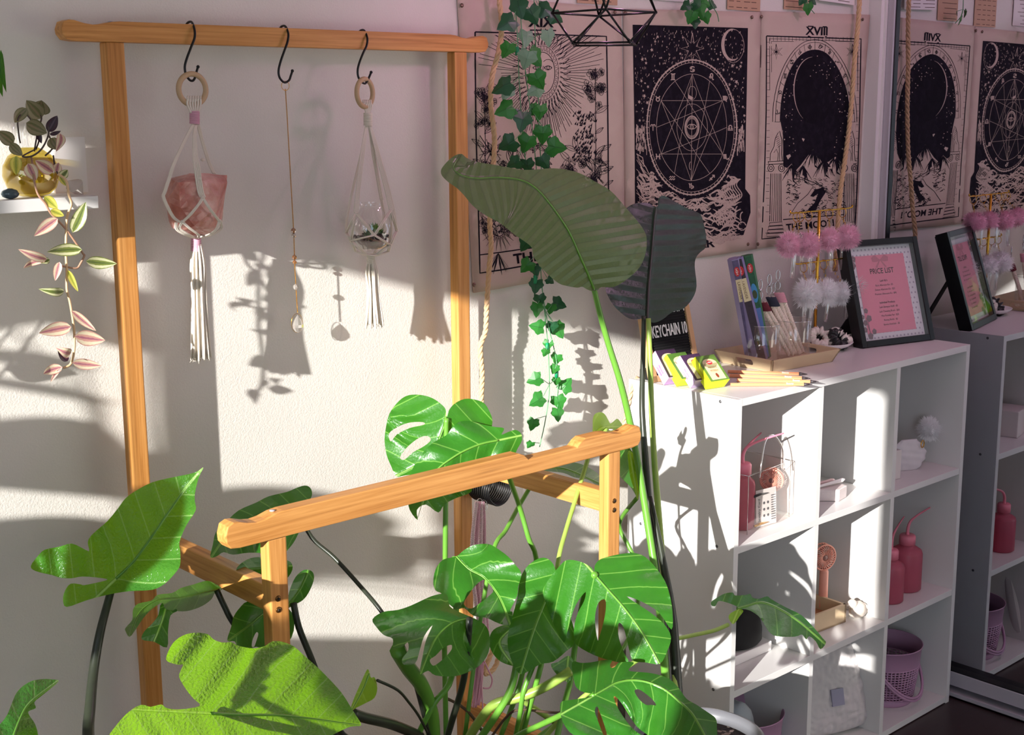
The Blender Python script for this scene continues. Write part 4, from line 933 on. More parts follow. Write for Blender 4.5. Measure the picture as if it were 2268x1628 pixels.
# ---------------- alocasia
def alocasia():
    t = thing('alocasia_plant', 'alocasia plant with large arrow-shaped leaves in the lower left foreground', 'potted plant', (.764, 1.197, 0))
    pot = MB(); pot.lathe([(0, 0), (.09, 0), (.12, .26), (.125, .30), (.115, .30), (.11, .28), (0, .28)], (.764, 1.197, 0), 36); pot.build('pot', M['pot_dark'], t)
    so = MB(); so.lathe([(0, .284), (.112, .284), (.112, .275), (0, .275)], (.764, 1.197, 0), 36); so.build('soil', M['soil'], t)
    s1 = 2.52; A = lambda P: crop(P, 0, 1000, s1); al = LM['alocasia']
    leaf(A([(1135, 90), (1105, 108), (1060, 125), (960, 145), (850, 172), (760, 218), (700, 262), (660, 315), (600, 388), (540, 440), (502, 478), (490, 510), (498, 555), (470, 545), (400, 514), (330, 532), (250, 548), (210, 585), (172, 640), (200, 668), (290, 690), (340, 705), (400, 708), (460, 698), (560, 706), (600, 716), (540, 732), (470, 746), (450, 742), (395, 738), (362, 778), (352, 828), (372, 868), (480, 832), (600, 800), (720, 780), (850, 772), (920, 738), (975, 682), (1005, 635), (1006, 560), (1002, 505), (1040, 412), (1092, 330), (1088, 280), (1088, 235), (1108, 150)]),
         A([(648, 710), (740, 620), (830, 500), (960, 310), (1040, 200), (1130, 95)]), [(255, 1282, 1.60), (450, 1036, 1.54), (100, 1255, 1.66), (150, 1340, 1.60), (400, 1250, 1.53), (300, 1080, 1.62)], al, t, fold=-.3, rip=.006, ripf=8, g=8, midr=2)
    leaf(A([(2016, 1528), (1985, 1470), (1960, 1430), (1905, 1345), (1830, 1262), (1765, 1198), (1690, 1132), (1640, 1088), (1575, 1062), (1520, 1060), (1480, 1085), (1440, 1096), (1400, 1098), (1330, 1084), (1290, 1064), (1240, 1066), (1190, 1048), (1160, 1020), (1090, 1011), (1020, 1028), (965, 1070), (930, 1140), (935, 1172), (990, 1190), (1022, 1190), (1012, 1215), (1000, 1260), (1040, 1330), (1080, 1380), (1115, 1420), (1000, 1440), (930, 1432), (900, 1412), (840, 1425), (800, 1414), (760, 1425), (700, 1470), (640, 1540), (605, 1600), (620, 1700), (800, 1760), (1050, 1780), (1300, 1750), (1600, 1690), (1800, 1610), (1900, 1560), (1960, 1535)]),
         A([(1178, 1462), (1350, 1470), (1550, 1472), (1750, 1492), (1900, 1512), (2010, 1526)]), [(467, 1580, 1.13), (797, 1605, 1.31), (420, 1420, 1.19), (620, 1430, 1.31), (300, 1600, 1.02), (600, 1680, 1.12)], al, t, fold=-.1, rip=.007, ripf=7, g=9, midr=2)
    leaf(A([(328, 1282), (290, 1272), (240, 1270), (180, 1280), (130, 1308), (92, 1348), (68, 1400), (40, 1470), (0, 1522), (-70, 1590), (-120, 1680), (-40, 1720), (80, 1700), (200, 1640), (212, 1583), (195, 1520), (165, 1475), (160, 1450), (200, 1432), (192, 1400), (225, 1370), (262, 1340)]), A([(60, 1640), (110, 1500), (170, 1400), (320, 1285)]), [(0, 1600, 1.10), (130, 1510, 1.16), (40, 1540, 1.15), (60, 1640, 1.08)], al, t, fold=.3, rip=.006, g=8)
    for pts, r in (([(253, 1284, 1.602), (240, 1330, 1.60), (222, 1400, 1.585), (208, 1480, 1.57), (200, 1560, 1.54), (196, 1640, 1.50), (215, 1800, 1.38), (235, 1950, 1.24)], (.005, .009)),
                   ([(467, 1580, 1.135), (470, 1640, 1.15), (450, 1750, 1.18), (420, 1900, 1.17)], (.006, .009)), ([(20, 1650, 1.09), (80, 1800, 1.1), (200, 1950, 1.14)], (.005, .008))):
        stalk(pts, r, M['stemdark'], t)
    for x, y, q in ((.66, 1.26, 1), (.80, 1.22, 1), (.70, 1.155, 1)):
        MB().tube([(x, y, .70), (.764+(x-.764)*.5, 1.197+(y-1.197)*.5, .45), (.764, 1.197, .28)], .009, 8).build('stalk', M['stemdark'], t)
alocasia()
# ------------------------------------------------------------------ S hooks on the top rail
def hook(pts, label, loc=None):
    P = cat_rom([W(*p) for p in pts], 6); m = MB(); m.tube(P, .0019, 10); m.ball(P[-1], .0027, 10, 8); m.ball(P[0], .0024, 10, 8)
    return tag(m.build('s_hook', M['black']), label, 'hook', 'black S hooks on the rack')
def hk(pts): return [(x, y, Y) for (x, y), Y in zip(pts, [1.8905, 1.880, 1.868, 1.8555, 1.8535]+[1.852]*20)]
hook(hk([(411, 57), (417, 49.5), (425, 49.5), (431, 66), (431, 84), (423, 105), (414, 129), (409.5, 147), (411.5, 164), (419, 176), (426, 179), (431, 174), (435, 160), (438.6, 148)]), 'black S hook holding the ring of the rose quartz hanger')
hook(hk([(618, 66), (624, 58.5), (632, 58.5), (638.5, 74), (637, 92), (630, 112), (621, 138), (617, 158), (620, 173), (630, 182.5), (640, 178), (644, 168), (647.6, 157)]), 'black S hook holding the thin gold chain, middle of the top rail')
hook(hk([(793, 74), (799, 67.5), (807, 68), (813.5, 84), (812, 101), (805, 116), (797, 136), (792.5, 153), (793, 168), (799, 180), (808, 185), (813, 180), (818, 170), (822, 160)]), 'black S hook holding the ring of the glass bowl hanger')

def ring(px, py, Y, rotz, parent):
    m = MB(); R, r = .0236, .0043; c = W(px, py, Y)
    P = [Vector((R*math.cos(a), 0, R*math.sin(a))) for a in [2*PI*i/40 for i in range(40)]]
    m.tube([c+Matrix.Rotation(rotz, 3, 'Z') @ p for p in P], r, 12, closed=True); return m.build('wooden_ring', M['woodring'], parent)
def cord(mb, pts, r=.0016, Y=None, n=7):
    mb.tube(cat_rom([W(p[0], p[1], p[2] if len(p) > 2 else Y) for p in pts], 5), r, n)
def wrap(parent, x, y0, y1, Y, rad, mat, name='wrapping'):
    a, b = W(x, y0, Y), W(x, y1, Y); n = int((a.z-b.z)/.0022); m = MB()
    pts = []
    for i in range(n*10+1):
        t = i/(n*10); an = 2*PI*i/10; c = a.lerp(b, t); pts.append(c+Vector((math.cos(an)*rad, math.sin(an)*rad, 0)))
    m.tube(pts, .00135, 6); m.lathe([(rad, b.z), (rad, a.z)], (a.x, a.y, 0), 16); return m.build(name, mat, parent)
def tassel(parent, x, y0, y1, Y, w0, w1, n, r=.0013, mat=None, seed=1, lean=0):
    rn = random.Random(seed); m = MB()
    for i in range(n):
        a = 2*PI*i/n*3.1; q = math.sqrt((i+.5)/n)
        top = W(x, y0, Y)+Vector((math.cos(a)*w0*q, math.sin(a)*w0*q, 0)); bot = W(x+lean, y1+rn.uniform(-9, 5), Y)+Vector((math.cos(a)*w1*q, math.sin(a)*w1*q, 0))
        mid = top.lerp(bot, .5)+Vector((rn.uniform(-.002, .002), rn.uniform(-.002, .002), 0)); q1 = top.lerp(bot, .2)+Vector((math.cos(a), math.sin(a), 0))*w1*.25*q
        m.tube(cat_rom([top, q1, mid, bot], 5), [r]*13+[r], 6) if False else m.tube(cat_rom([top, q1, mid, bot], 4), r, 6)
        for k in range(3): m.tube([bot, bot+Vector((rn.uniform(-.002, .002), rn.uniform(-.002, .002), -rn.uniform(.001, .004)))], .0003, 4)
    return m.build('tassel', mat or M['cotton'], parent)
def knot(mb, x, y, Y, r=.0033): mb.ball(W(x, y, Y), r, 10, 7, (1.1, 1, .8), .25, 6)

# ------------------------------------------------------------------ hanger with the rose quartz
def quartz_hanger():
    Y = 1.845
    t = thing('macrame_hanger', 'cream macrame hanger with pink wrappings cradling a rose quartz chunk', 'macrame hanger', W(433, 523, Y), 'macrame hangers on the top rail')
    ring(426, 198, 1.851, 0, t)
    m = MB()
    for i in range(6):
        x = 416+i*5.6
        for dy in (.0046, -.0046): cord(m, [(x, 219, 1.851+dy*.9), (x-.5+(i-2.5)*.2, 232, 1.851+dy), (431+(x-430)*.55, 250, 1.849+dy*.6)], .0017)
        cord(m, [(x, 219, 1.851+.0046), (x, 214, 1.851), (x, 219, 1.851-.0046)], .0017)
    S = [[(430, 274), (412, 308), (394, 345), (383, 372), (376, 395), (366, 425), (363, 436), (372, 458), (386, 482), (402, 493)],
         [(434, 276), (431, 300), (432, 340), (436, 370), (440, 400), (444, 424), (449, 437)],
         [(440, 276), (448, 308), (458, 342), (466, 365), (475, 384)]]
    F = [1.820, 1.812, 1.872]
    for s, (L, Yf) in enumerate(zip(S, F)):
        for j in range(4 if s == 1 else 3):
            o = (j-1.5)*(3.6 if s == 1 else 2.6)
            cord(m, [(x+o*(min(1, .25+i*.25) if s == 1 else .8), y, 1.845+(Yf-1.845)*min(1, i/3)) for i, (x, y) in enumerate(L)], .0014)
    for o in (-2, 2):      # crossing pairs around the stone
        for L in ([(449, 437, 1.808), (440, 452, 1.804), (422, 474, 1.806), (404, 491, 1.812)], [(449, 437, 1.808), (462, 458, 1.804), (477, 478, 1.812), (486, 489, 1.820)],
                  [(404, 491, 1.812), (398, 505, 1.815), (418, 519, 1.82), (433, 526, 1.842)], [(486, 489, 1.82), (478, 508, 1.82), (460, 520, 1.83), (436, 526, 1.845)],
                  [(390, 492, 1.812), (392, 508, 1.815), (412, 520, 1.82), (432, 527, 1.843)], [(404, 491, 1.812), (420, 505, 1.806), (440, 520, 1.815), (436, 527, 1.84)],
                  [(488, 489, 1.83), (490, 505, 1.84), (470, 519, 1.845), (438, 527, 1.85)], [(475, 384, 1.872), (488, 440, 1.874), (490, 490, 1.862), (460, 520, 1.858), (437, 527, 1.85)]):
            cord(m, [(p[0]+o*.8, p[1]+abs(o)*.3, p[2]) for p in L], .0014)
    for k in ((449, 437, 1.808), (404, 491, 1.812), (486, 489, 1.82), (449, 354, 1.835), (442, 396, 1.812)): knot(m, *k, r=.0032)
    m.build('cords', M['cotton'], t)
    wrap(t, 431, 246, 274, 1.848, .0068, M['pinkcord'], 'pink_wrapping'); wrap(t, 434, 527, 556, 1.846, .0070, M['pinkcord'], 'pink_wrapping')
    tassel(t, 436, 540, 795, 1.846, .006, .0165, 34, .0017, seed=4, lean=8)
    q = NT('rose_quartz'); n = q.noise(22, 5, q.obj(), .6); n2 = q.noise(90, 4, q.obj(), .6)
    col = q.ramp(n, [(.3, '#b06a5e'), (.5, '#cf958a'), (.7, '#e6bdb4')])
    sh = q.pr(col, .3, 0, q.bump(n2, .5, .002), Subsurface_Weight=.35, Subsurface_Scale=.02, Coat_Weight=.2); q.fin(sh)
    bm = bmesh.new()
    out = [(378, 396), (388, 391), (412, 386), (442, 383), (470, 386), (503, 388), (502, 404), (498, 430), (494, 455), (491, 488), (480, 506), (462, 519), (440, 524), (415, 520), (396, 514), (380, 503), (374, 490), (378, 470), (368, 445), (365, 428), (370, 410)]
    for i, (x, y) in enumerate(out): bm.verts.new(W(x, y, 1.846+.010*math.sin(i*1.7)))
    for (x, y) in ((395, 405), (450, 400), (485, 410), (400, 460), (455, 470), (480, 460), (430, 500), (398, 495)): bm.verts.new(W(x, y, 1.818+.006*math.sin(x)))
    for (x, y) in ((400, 410), (470, 405), (480, 450), (430, 490), (385, 460)): bm.verts.new(W(x, y, 1.876))
    bmesh.ops.convex_hull(bm, input=bm.verts[:])
    bmesh.ops.delete(bm, geom=[v for v in bm.verts if not v.link_faces], context='VERTS')
    bmesh.ops.subdivide_edges(bm, edges=bm.edges[:], cuts=3, use_grid_fill=True)
    for v in bm.verts:
        v.co += Vector((0, -1, 0))*.0022*noise.noise(v.co*70)+v.normal*.0016*noise.noise(v.co*160)
    me = bpy.data.meshes.new('rose_quartz'); bm.to_mesh(me); bm.free(); me.materials.append(q.m)
    o = bpy.data.objects.new('rose_quartz_stone', me); COL.objects.link(o)
    tag(o, 'large rough pink rose quartz chunk sitting in the left macrame hanger', 'crystal')
quartz_hanger()

# ------------------------------------------------------------------ hanger with the glass bowl
def bowl_hanger():
    Y = 1.855
    t = thing('macrame_hanger', 'plain cream macrame hanger with a glass terrarium bowl in its net', 'macrame hanger', W(822, 560, Y), 'macrame hangers on the top rail')
    ring(808, 206, 1.852, math.radians(18.5), t)
    m = MB()
    for i in range(5):
        x = 805+i*4
        for dy in (.0045, -.0045): cord(m, [(x, 228, 1.855+dy), (x+2, 236, 1.855+dy), (811+i*1.6, 250, 1.855+dy*.6)], .0017)
        cord(m, [(x, 228, 1.8595), (x, 222.5, 1.855), (x, 228, 1.8505)], .0017)
    c = 1.855
    def strand(L, k=3, w=2.4, r=.00135):
        for j in range(k): cord(m, [(p[0]+(j-(k-1)/2)*w*(.4 if i == 0 else 1), p[1], p[2]) for i, p in enumerate(L)], r)
    strand([(812, 276, c), (804, 330, 1.845), (797, 385, 1.832), (791, 440, 1.822), (788, 471, 1.818)], 4)
    strand([(812, 276, c), (800, 340, c), (786, 400, c), (775, 450, c), (768, 490, c), (767, 514, c)], 2)
    strand([(817, 276, c), (826, 335, 1.86), (836, 390, 1.868), (845, 442, 1.876)], 3)
    strand([(819, 276, c), (834, 330, 1.85), (849, 390, 1.842), (862, 445, 1.836), (866, 465, 1.834)], 4)
    strand([(820, 276, c), (838, 335, c), (856, 400, c), (870, 455, c), (876, 490, c), (879, 512, c)], 2)
    A, B, Cc, D, E = (788, 471, 1.818), (866, 465, 1.834), (767, 515, 1.845), (879, 511, 1.86), (829, 521, 1.808)
    Fp, G = (777, 533, 1.832), (864, 542, 1.838); H, I, Jx, Kx = (788, 556, 1.843), (811, 563, 1.84), (834, 564, 1.842), (860, 556, 1.852)
    def lnk(a, b, bow=(0, 0)):
        mid = ((a[0]+b[0])/2+bow[0], (a[1]+b[1])/2+bow[1], min(a[2], b[2])-.004)
        for o in (-1.6, 1.6): cord(m, [(a[0]+o, a[1], a[2]), (mid[0]+o, mid[1], mid[2]), (b[0]+o, b[1]+abs(o)*.3, b[2])], .00135)
    for a, b in ((A, E), (B, E), (A, Cc), (B, D), (E, Fp), (E, G), (Cc, Fp), (D, G), (Fp, H), (Fp, I), (G, Kx), (G, Jx), (Cc, H), (D, Kx), (A, Fp), (B, G)): lnk(a, b)
    back = [(845, 442, 1.876), (850, 480, 1.886), (845, 530, 1.884), (830, 560, 1.868)]
    for o in (-1.6, 1.6): cord(m, [(p[0]+o, p[1], p[2]) for p in back], .00135)
    for a, b in ((H, I), (I, Jx), (Jx, Kx)): lnk(a, b, (0, 2))
    for a in (H, I, Jx, Kx): cord(m, [a, ((a[0]+822)/2, 564, 1.853), (822, 568, 1.856)], .0014)
    for k in (A, B, E, Fp, G, Cc, D): knot(m, *k, r=.003)
    m.build('cords', M['cotton'], t)
    wrap(t, 815, 250, 278, 1.855, .0066, M['cotton']); wrap(t, 821, 564, 584, 1.856, .0062, M['cotton'])
    tassel(t, 822, 574, 722, 1.856, .005, .0175, 24, .0018, seed=8, lean=7)
    b = thing('glass_bowl', 'round clear glass bowl of succulents held by the right macrame hanger', 'terrarium', W(822, 556, 1.858))
    c0 = W(822, 556, 1.858); prof = [(.0, .001), (.018, .0012), (.028, .006), (.037, .020), (.0405, .038), (.037, .058), (.027, .074), (.0225, .082), (.0235, .086)]
    m = MB(); m.shell(prof, c0, 40); m.build('bowl', M['glass'], b)
    pb = MB(); rn = random.Random(2)
    so = MB(); so.lathe([(0, .003), (.027, .006), (.0345, .019), (.0, .021)], c0, 28); so.build('gravel_bed', M['sand'], b)
    for i in range(90):
        a = rn.uniform(0, 6.28); r = .034*math.sqrt(rn.random()); pb.ball(c0+Vector((r*math.cos(a), r*math.sin(a), .022+rn.uniform(0, .006))), rn.uniform(.0016, .0036), 6, 5, (1, 1, .7), .3, 4)
    pb.build('pebbles', M['pebble'], b); b.children[-1]['kind'] = 'stuff'
    for (dx, dy, dz, n, L, mt) in ((-.012, -.010, .026, 16, .016, 'succ_dark'), (.006, -.004, .030, 20, .022, 'succ'), (.020, -.002, .026, 14, .014, 'succ_dark')):
        s = MB(); o = c0+Vector((dx, dy, dz))
        for i in range(n):
            a = i*2.4; el = .35+1.0*i/n; d = Vector((math.cos(a)*math.cos(el), math.sin(a)*math.cos(el), math.sin(el))); sd = d.cross(Vector((0, 0, 1))).normalized()
            p = [o, o+d*L*.5+sd*L*.22, o+d*L, o+d*L*.5-sd*L*.22, o+d*L*.45+Vector((0, 0, -.002))]; s.add(p, [(0, 1, 4), (1, 2, 4), (2, 3, 4), (3, 0, 4), (0, 3, 2, 1)])
        s.build('succulent', M[mt], b, smooth=False)
M['sand'] = solid('pale_sand', '#b9aca2', .9, bump=.5, bscale=500); M['pebble'] = solid('dark_pebbles', '#4a3b33', .5, var=.4, bscale=600)
M['succ'] = solid('succulent_green', '#6f9a3c', .4, var=.3, bscale=400); M['succ_dark'] = solid('succulent_dark', '#35603a', .4)
bowl_hanger()

# ------------------------------------------------------------------ crystal sun catcher
def suncatcher():
    t = thing('suncatcher_chain', 'thin gold chain with small crystal beads and a clear teardrop at its end', 'suncatcher', W(660, 735, 1.877))
    Y = 1.8775; path = [(632, 197), (636, 260), (640, 330), (644, 400), (648, 470), (650, 505)]; p2 = [(651, 530), (652, 562)]; p3 = [(653, 590), (655, 628)]; p4 = [(656, 645), (659, 692)]
    m = twist([W(*p, Y) for p in path+p2+p3+p4], .0006, .00045, .004, 2, 4, 4)
    rr = W(632, 190, 1.864); P = [rr+Vector((.0075*math.cos(a), 0, .0075*math.sin(a))) for a in [2*PI*i/24 for i in range(24)]]; m.tube(P, .0005, 6, closed=True)
    rr = W(660, 716, Y); P = [rr+Vector((.0115*math.cos(a), .003, .0165*math.sin(a))) for a in [2*PI*i/28 for i in range(28)]]; m.tube(P, .0004, 6, closed=True)
    m.build('chain', M['gold'], t)
    for (x, y, r, h, mt) in ((650, 511, .0045, .0055, 'bead_amber'), (650.5, 522, .0042, .005, 'crystal'), (652, 570, .0042, .005, 'bead_amber'), (652.5, 581, .0038, .004, 'bead_amber'), (655, 636, .0048, .006, 'crystal')):
        c = W(x, y, Y); m = MB(); m.lathe([(0, -h), (r*.75, -h*.55), (r, 0), (r*.75, h*.55), (0, h)], c, 8); m.build('bead', M[mt], t, smooth=False)
    c = W(660, 718, Y); m = MB(); m.lathe([(0, -.0155), (.006, -.0125), (.0105, -.006), (.0108, -.001), (.008, .006), (.004, .012), (0, .0165)], c, 10, sy=.6); m.build('teardrop', M['crystal'], t, smooth=False)
def crystal_mat(name, c):
    t = NT(name); a = t.n('ShaderNodeBsdfGlossy'); a.inputs['Roughness'].default_value = .03; b = t.n('ShaderNodeBsdfTransparent'); b.inputs[0].default_value = lin(c)
    d = t.n('ShaderNodeBsdfDiffuse'); d.inputs[0].default_value = lin(c)
    m = t.n('ShaderNodeMixShader'); m.inputs[0].default_value = .35; t.l(b.outputs[0], m.inputs[1]); t.l(a.outputs[0], m.inputs[2])
    m2 = t.n('ShaderNodeMixShader'); m2.inputs[0].default_value = .25; t.l(m.outputs[0], m2.inputs[1]); t.l(d.outputs[0], m2.inputs[2]); return t.fin(m2.outputs[0])
M['crystal'] = crystal_mat('cut_crystal', '#e2dcd4'); M['bead_amber'] = crystal_mat('amber_bead', '#c98a4a')
suncatcher()

# ------------------------------------------------------------------ bunch of spare hooks and the pink macrame by the right rear post
def spare_hooks():
    base = None
    n = 11
    for i in range(n):
        y = 1.790*KK+i*.0058; zt = sz(.8785)
        x = 1.584*KK
        pts = [(x-.016, y, zt-.012), (x-.013, y, zt), (x, y, zt+.0045), (x+.0135, y, zt-.004), (x+.0145, y, zt-.030), (x+.006, y, zt-.048), (x-.006, y, zt-.064), (x-.006, y, zt-.084), (x+.012, y, zt-.101), (x+.036, y, zt-.098), (x+.050, y, zt-.078), (x+.048, y, zt-.052)]
        if base is None:
            m = MB(); m.tube(cat_rom(pts, 5), .0019, 8)
            base = m.build('s_hook', M['black']); o = base
        else:
            o = base.copy(); COL.objects.link(o); o.location = (0, i*.0058, 0); o.rotation_euler = (0, 0, 0)
        tag(o, 'black S hook in the tight bunch on the right side rail', 'hook', 'bunch of spare hooks on the side rail')
spare_hooks()
def pink_macrame():
    t = thing('pink_macrame_keychain', 'pink and white macrame strands with long fringe hanging by the right rear post', 'macrame', W(1062, 1130, 1.80), None)
    M['pinkpale'] = solid('pale_pink_cord', '#eac9d3', .85, bump=.5, bscale=900)
    for k, (dx, mt) in enumerate(((-14, 'pinkpale'), (-5, 'pinkcord'), (5, 'pinkpale'), (12, 'pinkcord'))):
        L = [(1063+dx*.5, 1112, 1.80), (1062+dx*.8, 1150, 1.80), (1060+dx, 1200, 1.80), (1060+dx, 1260, 1.80), (1066+dx*.8, 1340, 1.80), (1072+dx*.6, 1400, 1.80)]
        m = twist([W(*p) for p in L], .0022, .0021, .011, 3, 6, 4); m.build('braided_strand', M[mt], t)
    for (x, dy) in ((1063, 0), (1072, 3)):
        r0 = W(x, 1116+dy, 1.80); m = MB(); m.tube([r0+Vector((.008*math.cos(a), .002*math.sin(a), .010*math.sin(a))) for a in [2*PI*i/20 for i in range(20)]], .0009, 6, closed=True); m.build('key_ring', M['chrome'], t)
    m = MB(); rn = random.Random(5)
    for i in range(22):
        x = rn.uniform(-9, 9); cord(m, [(1072+x*.5, 1395, 1.80), (1064+x*.8, 1440, 1.80+rn.uniform(-.006, .006)), (1060+x, 1500, 1.80+rn.uniform(-.006, .006)), (1050+x*1.1+rn.uniform(-3, 3), 1560+rn.uniform(-8, 8), 1.80)], .0014)
    cord(m, [(1070, 1460, 1.795), (1082, 1485, 1.79), (1090, 1505, 1.79), (1085, 1523, 1.79), (1070, 1524, 1.795)], .0016); cord(m, [(1068, 1440, 1.79), (1066, 1500, 1.79), (1070, 1580, 1.79)], .0016)
    m.build('fringe', M['pinkcord'], t)
pink_macrame()

# ------------------------------------------------------------------ twisted ropes
def rope(name, label, pts, R=.0028, rs=.0029, pitch=.036, strands=3):
    m = twist([W(*p) for p in pts], R, rs, pitch, strands, 6, 5); return tag(m.build(name, M['jute']), label, 'rope', 'twisted pendant cords')
rope('hanging_rope', 'twisted cream rope hanging beside the right rear post of the rack', [(1100, -60, 1.868), (1106, 0, 1.868), (1111, 60, 1.868), (1105, 112, 1.868), (1090, 170, 1.868), (1087, 230, 1.868), (1095, 300, 1.868), (1094, 350, 1.868), (1087, 430, 1.868), (1085, 500, 1.868), (1088, 545, 1.868), (1083, 600, 1.868), (1078, 680, 1.868), (1075, 735, 1.868), (1064, 768, 1.868), (1068, 830, 1.868), (1066, 890, 1.868), (1070, 960, 1.87), (1074, 1010, 1.87)])
rope('hanging_rope', 'twisted rope looping low behind the dark leaves of the monstera', [(1100, 1420, 1.86), (1085, 1455, 1.86), (1075, 1480, 1.86), (1072, 1492, 1.86), (1085, 1490, 1.86), (1098, 1475, 1.86), (1104, 1455, 1.86), (1112, 1425, 1.86)])
rope('hanging_rope', 'twisted rope hanging across the right edge of the moon tapestry', [(1908, -60, 1.895), (1904, 0, 1.895), (1900, 60, 1.895), (1893, 130, 1.895), (1888, 200, 1.895), (1882, 270, 1.895), (1872, 350, 1.895), (1862, 420, 1.893), (1857, 480, 1.89), (1853, 540, 1.885), (1850, 600, 1.885)], .0033, .0034, .042)
rope('twisted_cord', 'short twisted cord running down from the black plug on the shelf unit', [(1414, 836, 1.85), (1404, 848, 1.845), (1397, 870, 1.845), (1392, 895, 1.85), (1385, 925, 1.86), (1376, 960, 1.87), (1370, 1000, 1.88)], .0026, .0028, .032, 2)

# ------------------------------------------------------------------ wire pendant with the pink bulb
def pendant():
    c = W(1338, 28, 1.55)
    t = thing('cage_pendant', 'black geometric wire pendant cage above the sun tapestry, lit pink inside', 'pendant lamp', c+Vector((0, 0, .12)))
    vd = Vector((math.sin(YAW), math.cos(YAW), 0)); rt = Vector((math.cos(YAW), -math.sin(YAW), 0))
    def P(az, r, z): return c+rt*(r*math.cos(az))+vd*(r*math.sin(az))+Vector((0, 0, z))
    R1, zb = .0865, -.051
    mid = [P(math.radians(a), R1, 0) for a in (0, 92, 180, 268)]; bot = [P(math.radians(a), .073 if i in (0, 2) else .075, zb) for i, a in enumerate((38, 128, 222, 300))]
    top = [P(math.radians(a), .05, .115) for a in (45, 135, 225, 315)]
    m = MB()
    def bar(a, b): m.tube([a, b], .0018, 7)
    for i in range(4):
        j = (i+1) % 4; bar(mid[i], mid[j]); bar(bot[i], bot[j]); bar(mid[i], bot[i]); bar(mid[j], bot[i]); bar(mid[i], top[i]); bar(mid[j], top[i]); bar(top[i], top[j])
        m.ball(mid[i], .0028, 8, 6); m.ball(bot[i], .0028, 8, 6)
        bar(top[i], c+Vector((0, 0, .17)))
    m.build('wire_cage', M['black'], t)
    s = MB(); s.lathe([(.0, .11), (.014, .11), (.014, .165), (.004, .175), (0, .175)], c, 20); s.build('bulb_holder', M['black'], t)
    e = NT('bulb_glow'); em = e.n('ShaderNodeEmission'); em.inputs[0].default_value = (1, .45, .8, 1); em.inputs[1].default_value = 25; e.fin(em.outputs[0])
    s = MB(); s.ball(c+Vector((0, 0, .088)), .018, 20, 12, (1, 1, 1.2)); s.build('bulb', e.m, t)
    s = MB(); s.tube([c+Vector((0, 0, .17)), (c.x, c.y, 2.6)], .0028, 8); s.build('cable', M['black'], t)
    return c
PC = pendant()

# ------------------------------------------------------------------ artificial ivy
def ivy_mat(name, a, b, vein, tr=.3):
    t = NT(name); uv = t.n('ShaderNodeUVMap'); sp = t.n('ShaderNodeSeparateXYZ'); t.l(uv.outputs[0], sp.inputs[0])
    ln = t.n('ShaderNodeVectorMath', operation='LENGTH'); t.l(uv.outputs[0], ln.inputs[0])
    an = t.math('ARCTAN2', sp.outputs[1], sp.outputs[0]); k = t.math('ABSOLUTE', t.math('SINE', t.math('MULTIPLY', an, 3.0)))
    vm = t.ramp(t.math('MULTIPLY', k, ln.outputs['Value']), [(.03, 1.0), (.09, 0.0)])
    n = t.noise(3, 3, uv.outputs[0]); col = t.mix(n, lin(a), lin(b)); col = t.mix(t.math('MULTIPLY', vm, .6), col, lin(vein))
    p = t.pr(col, .35, 0, t.bump(vm, .3, .001)); tl = t.n('ShaderNodeBsdfTranslucent'); tl.inputs[0].default_value = lin(a)
    m = t.n('ShaderNodeMixShader'); m.inputs[0].default_value = tr; t.l(p, m.inputs[1]); t.l(tl.outputs[0], m.inputs[2]); return t.fin(m.outputs[0])
IV = [ivy_mat('ivy_green', '#3f8f3a', '#2f7a33', '#1d4a26'), ivy_mat('ivy_dark', '#2c6338', '#25553a', '#18382a', .15), ivy_mat('ivy_pale', '#8fb597', '#79a884', '#5f8f72', .35)]
IVY = [(0, 0), (.10, .16), (.02, .38), (.18, .50), (.36, .42), (.52, .30), (.72, .16), (1.0, 0), (.72, -.16), (.52, -.30), (.36, -.42), (.18, -.50), (.02, -.38), (.10, -.16)]
IVY = [(0, 0), (-.10, .18), (-.14, .40), (.08, .43), (.26, .56), (.44, .46), (.56, .30), (.78, .20), (1.0, 0), (.78, -.20), (.56, -.30), (.44, -.46), (.26, -.56), (.08, -.43), (-.14, -.40), (-.10, -.18)]
def ivy_leaf(mbs, tone, base, d, nrm, L, rn, cup=.2):
    """one lobed leaf with its stalk end at base, pointing along d"""
    d = d.normalized(); s = nrm.cross(d).normalized(); n = d.cross(s).normalized(); mb = mbs[tone]
    ctr = (.35, 0); vs = [base+d*ctr[0]*L+n*L*.05]; uv = [(ctr[0]+.2, 0)]
    for x, y in IVY: vs.append(base+d*x*L+s*y*L-n*L*cup*(abs(y)**1.3)-n*L*.12*x*x); uv.append((x+.2, y))
    k = len(IVY); b = len(mb.v); mb.add(vs, [(0, 1+i, 1+(i+1) % k) for i in range(k)]); mb.uv += uv
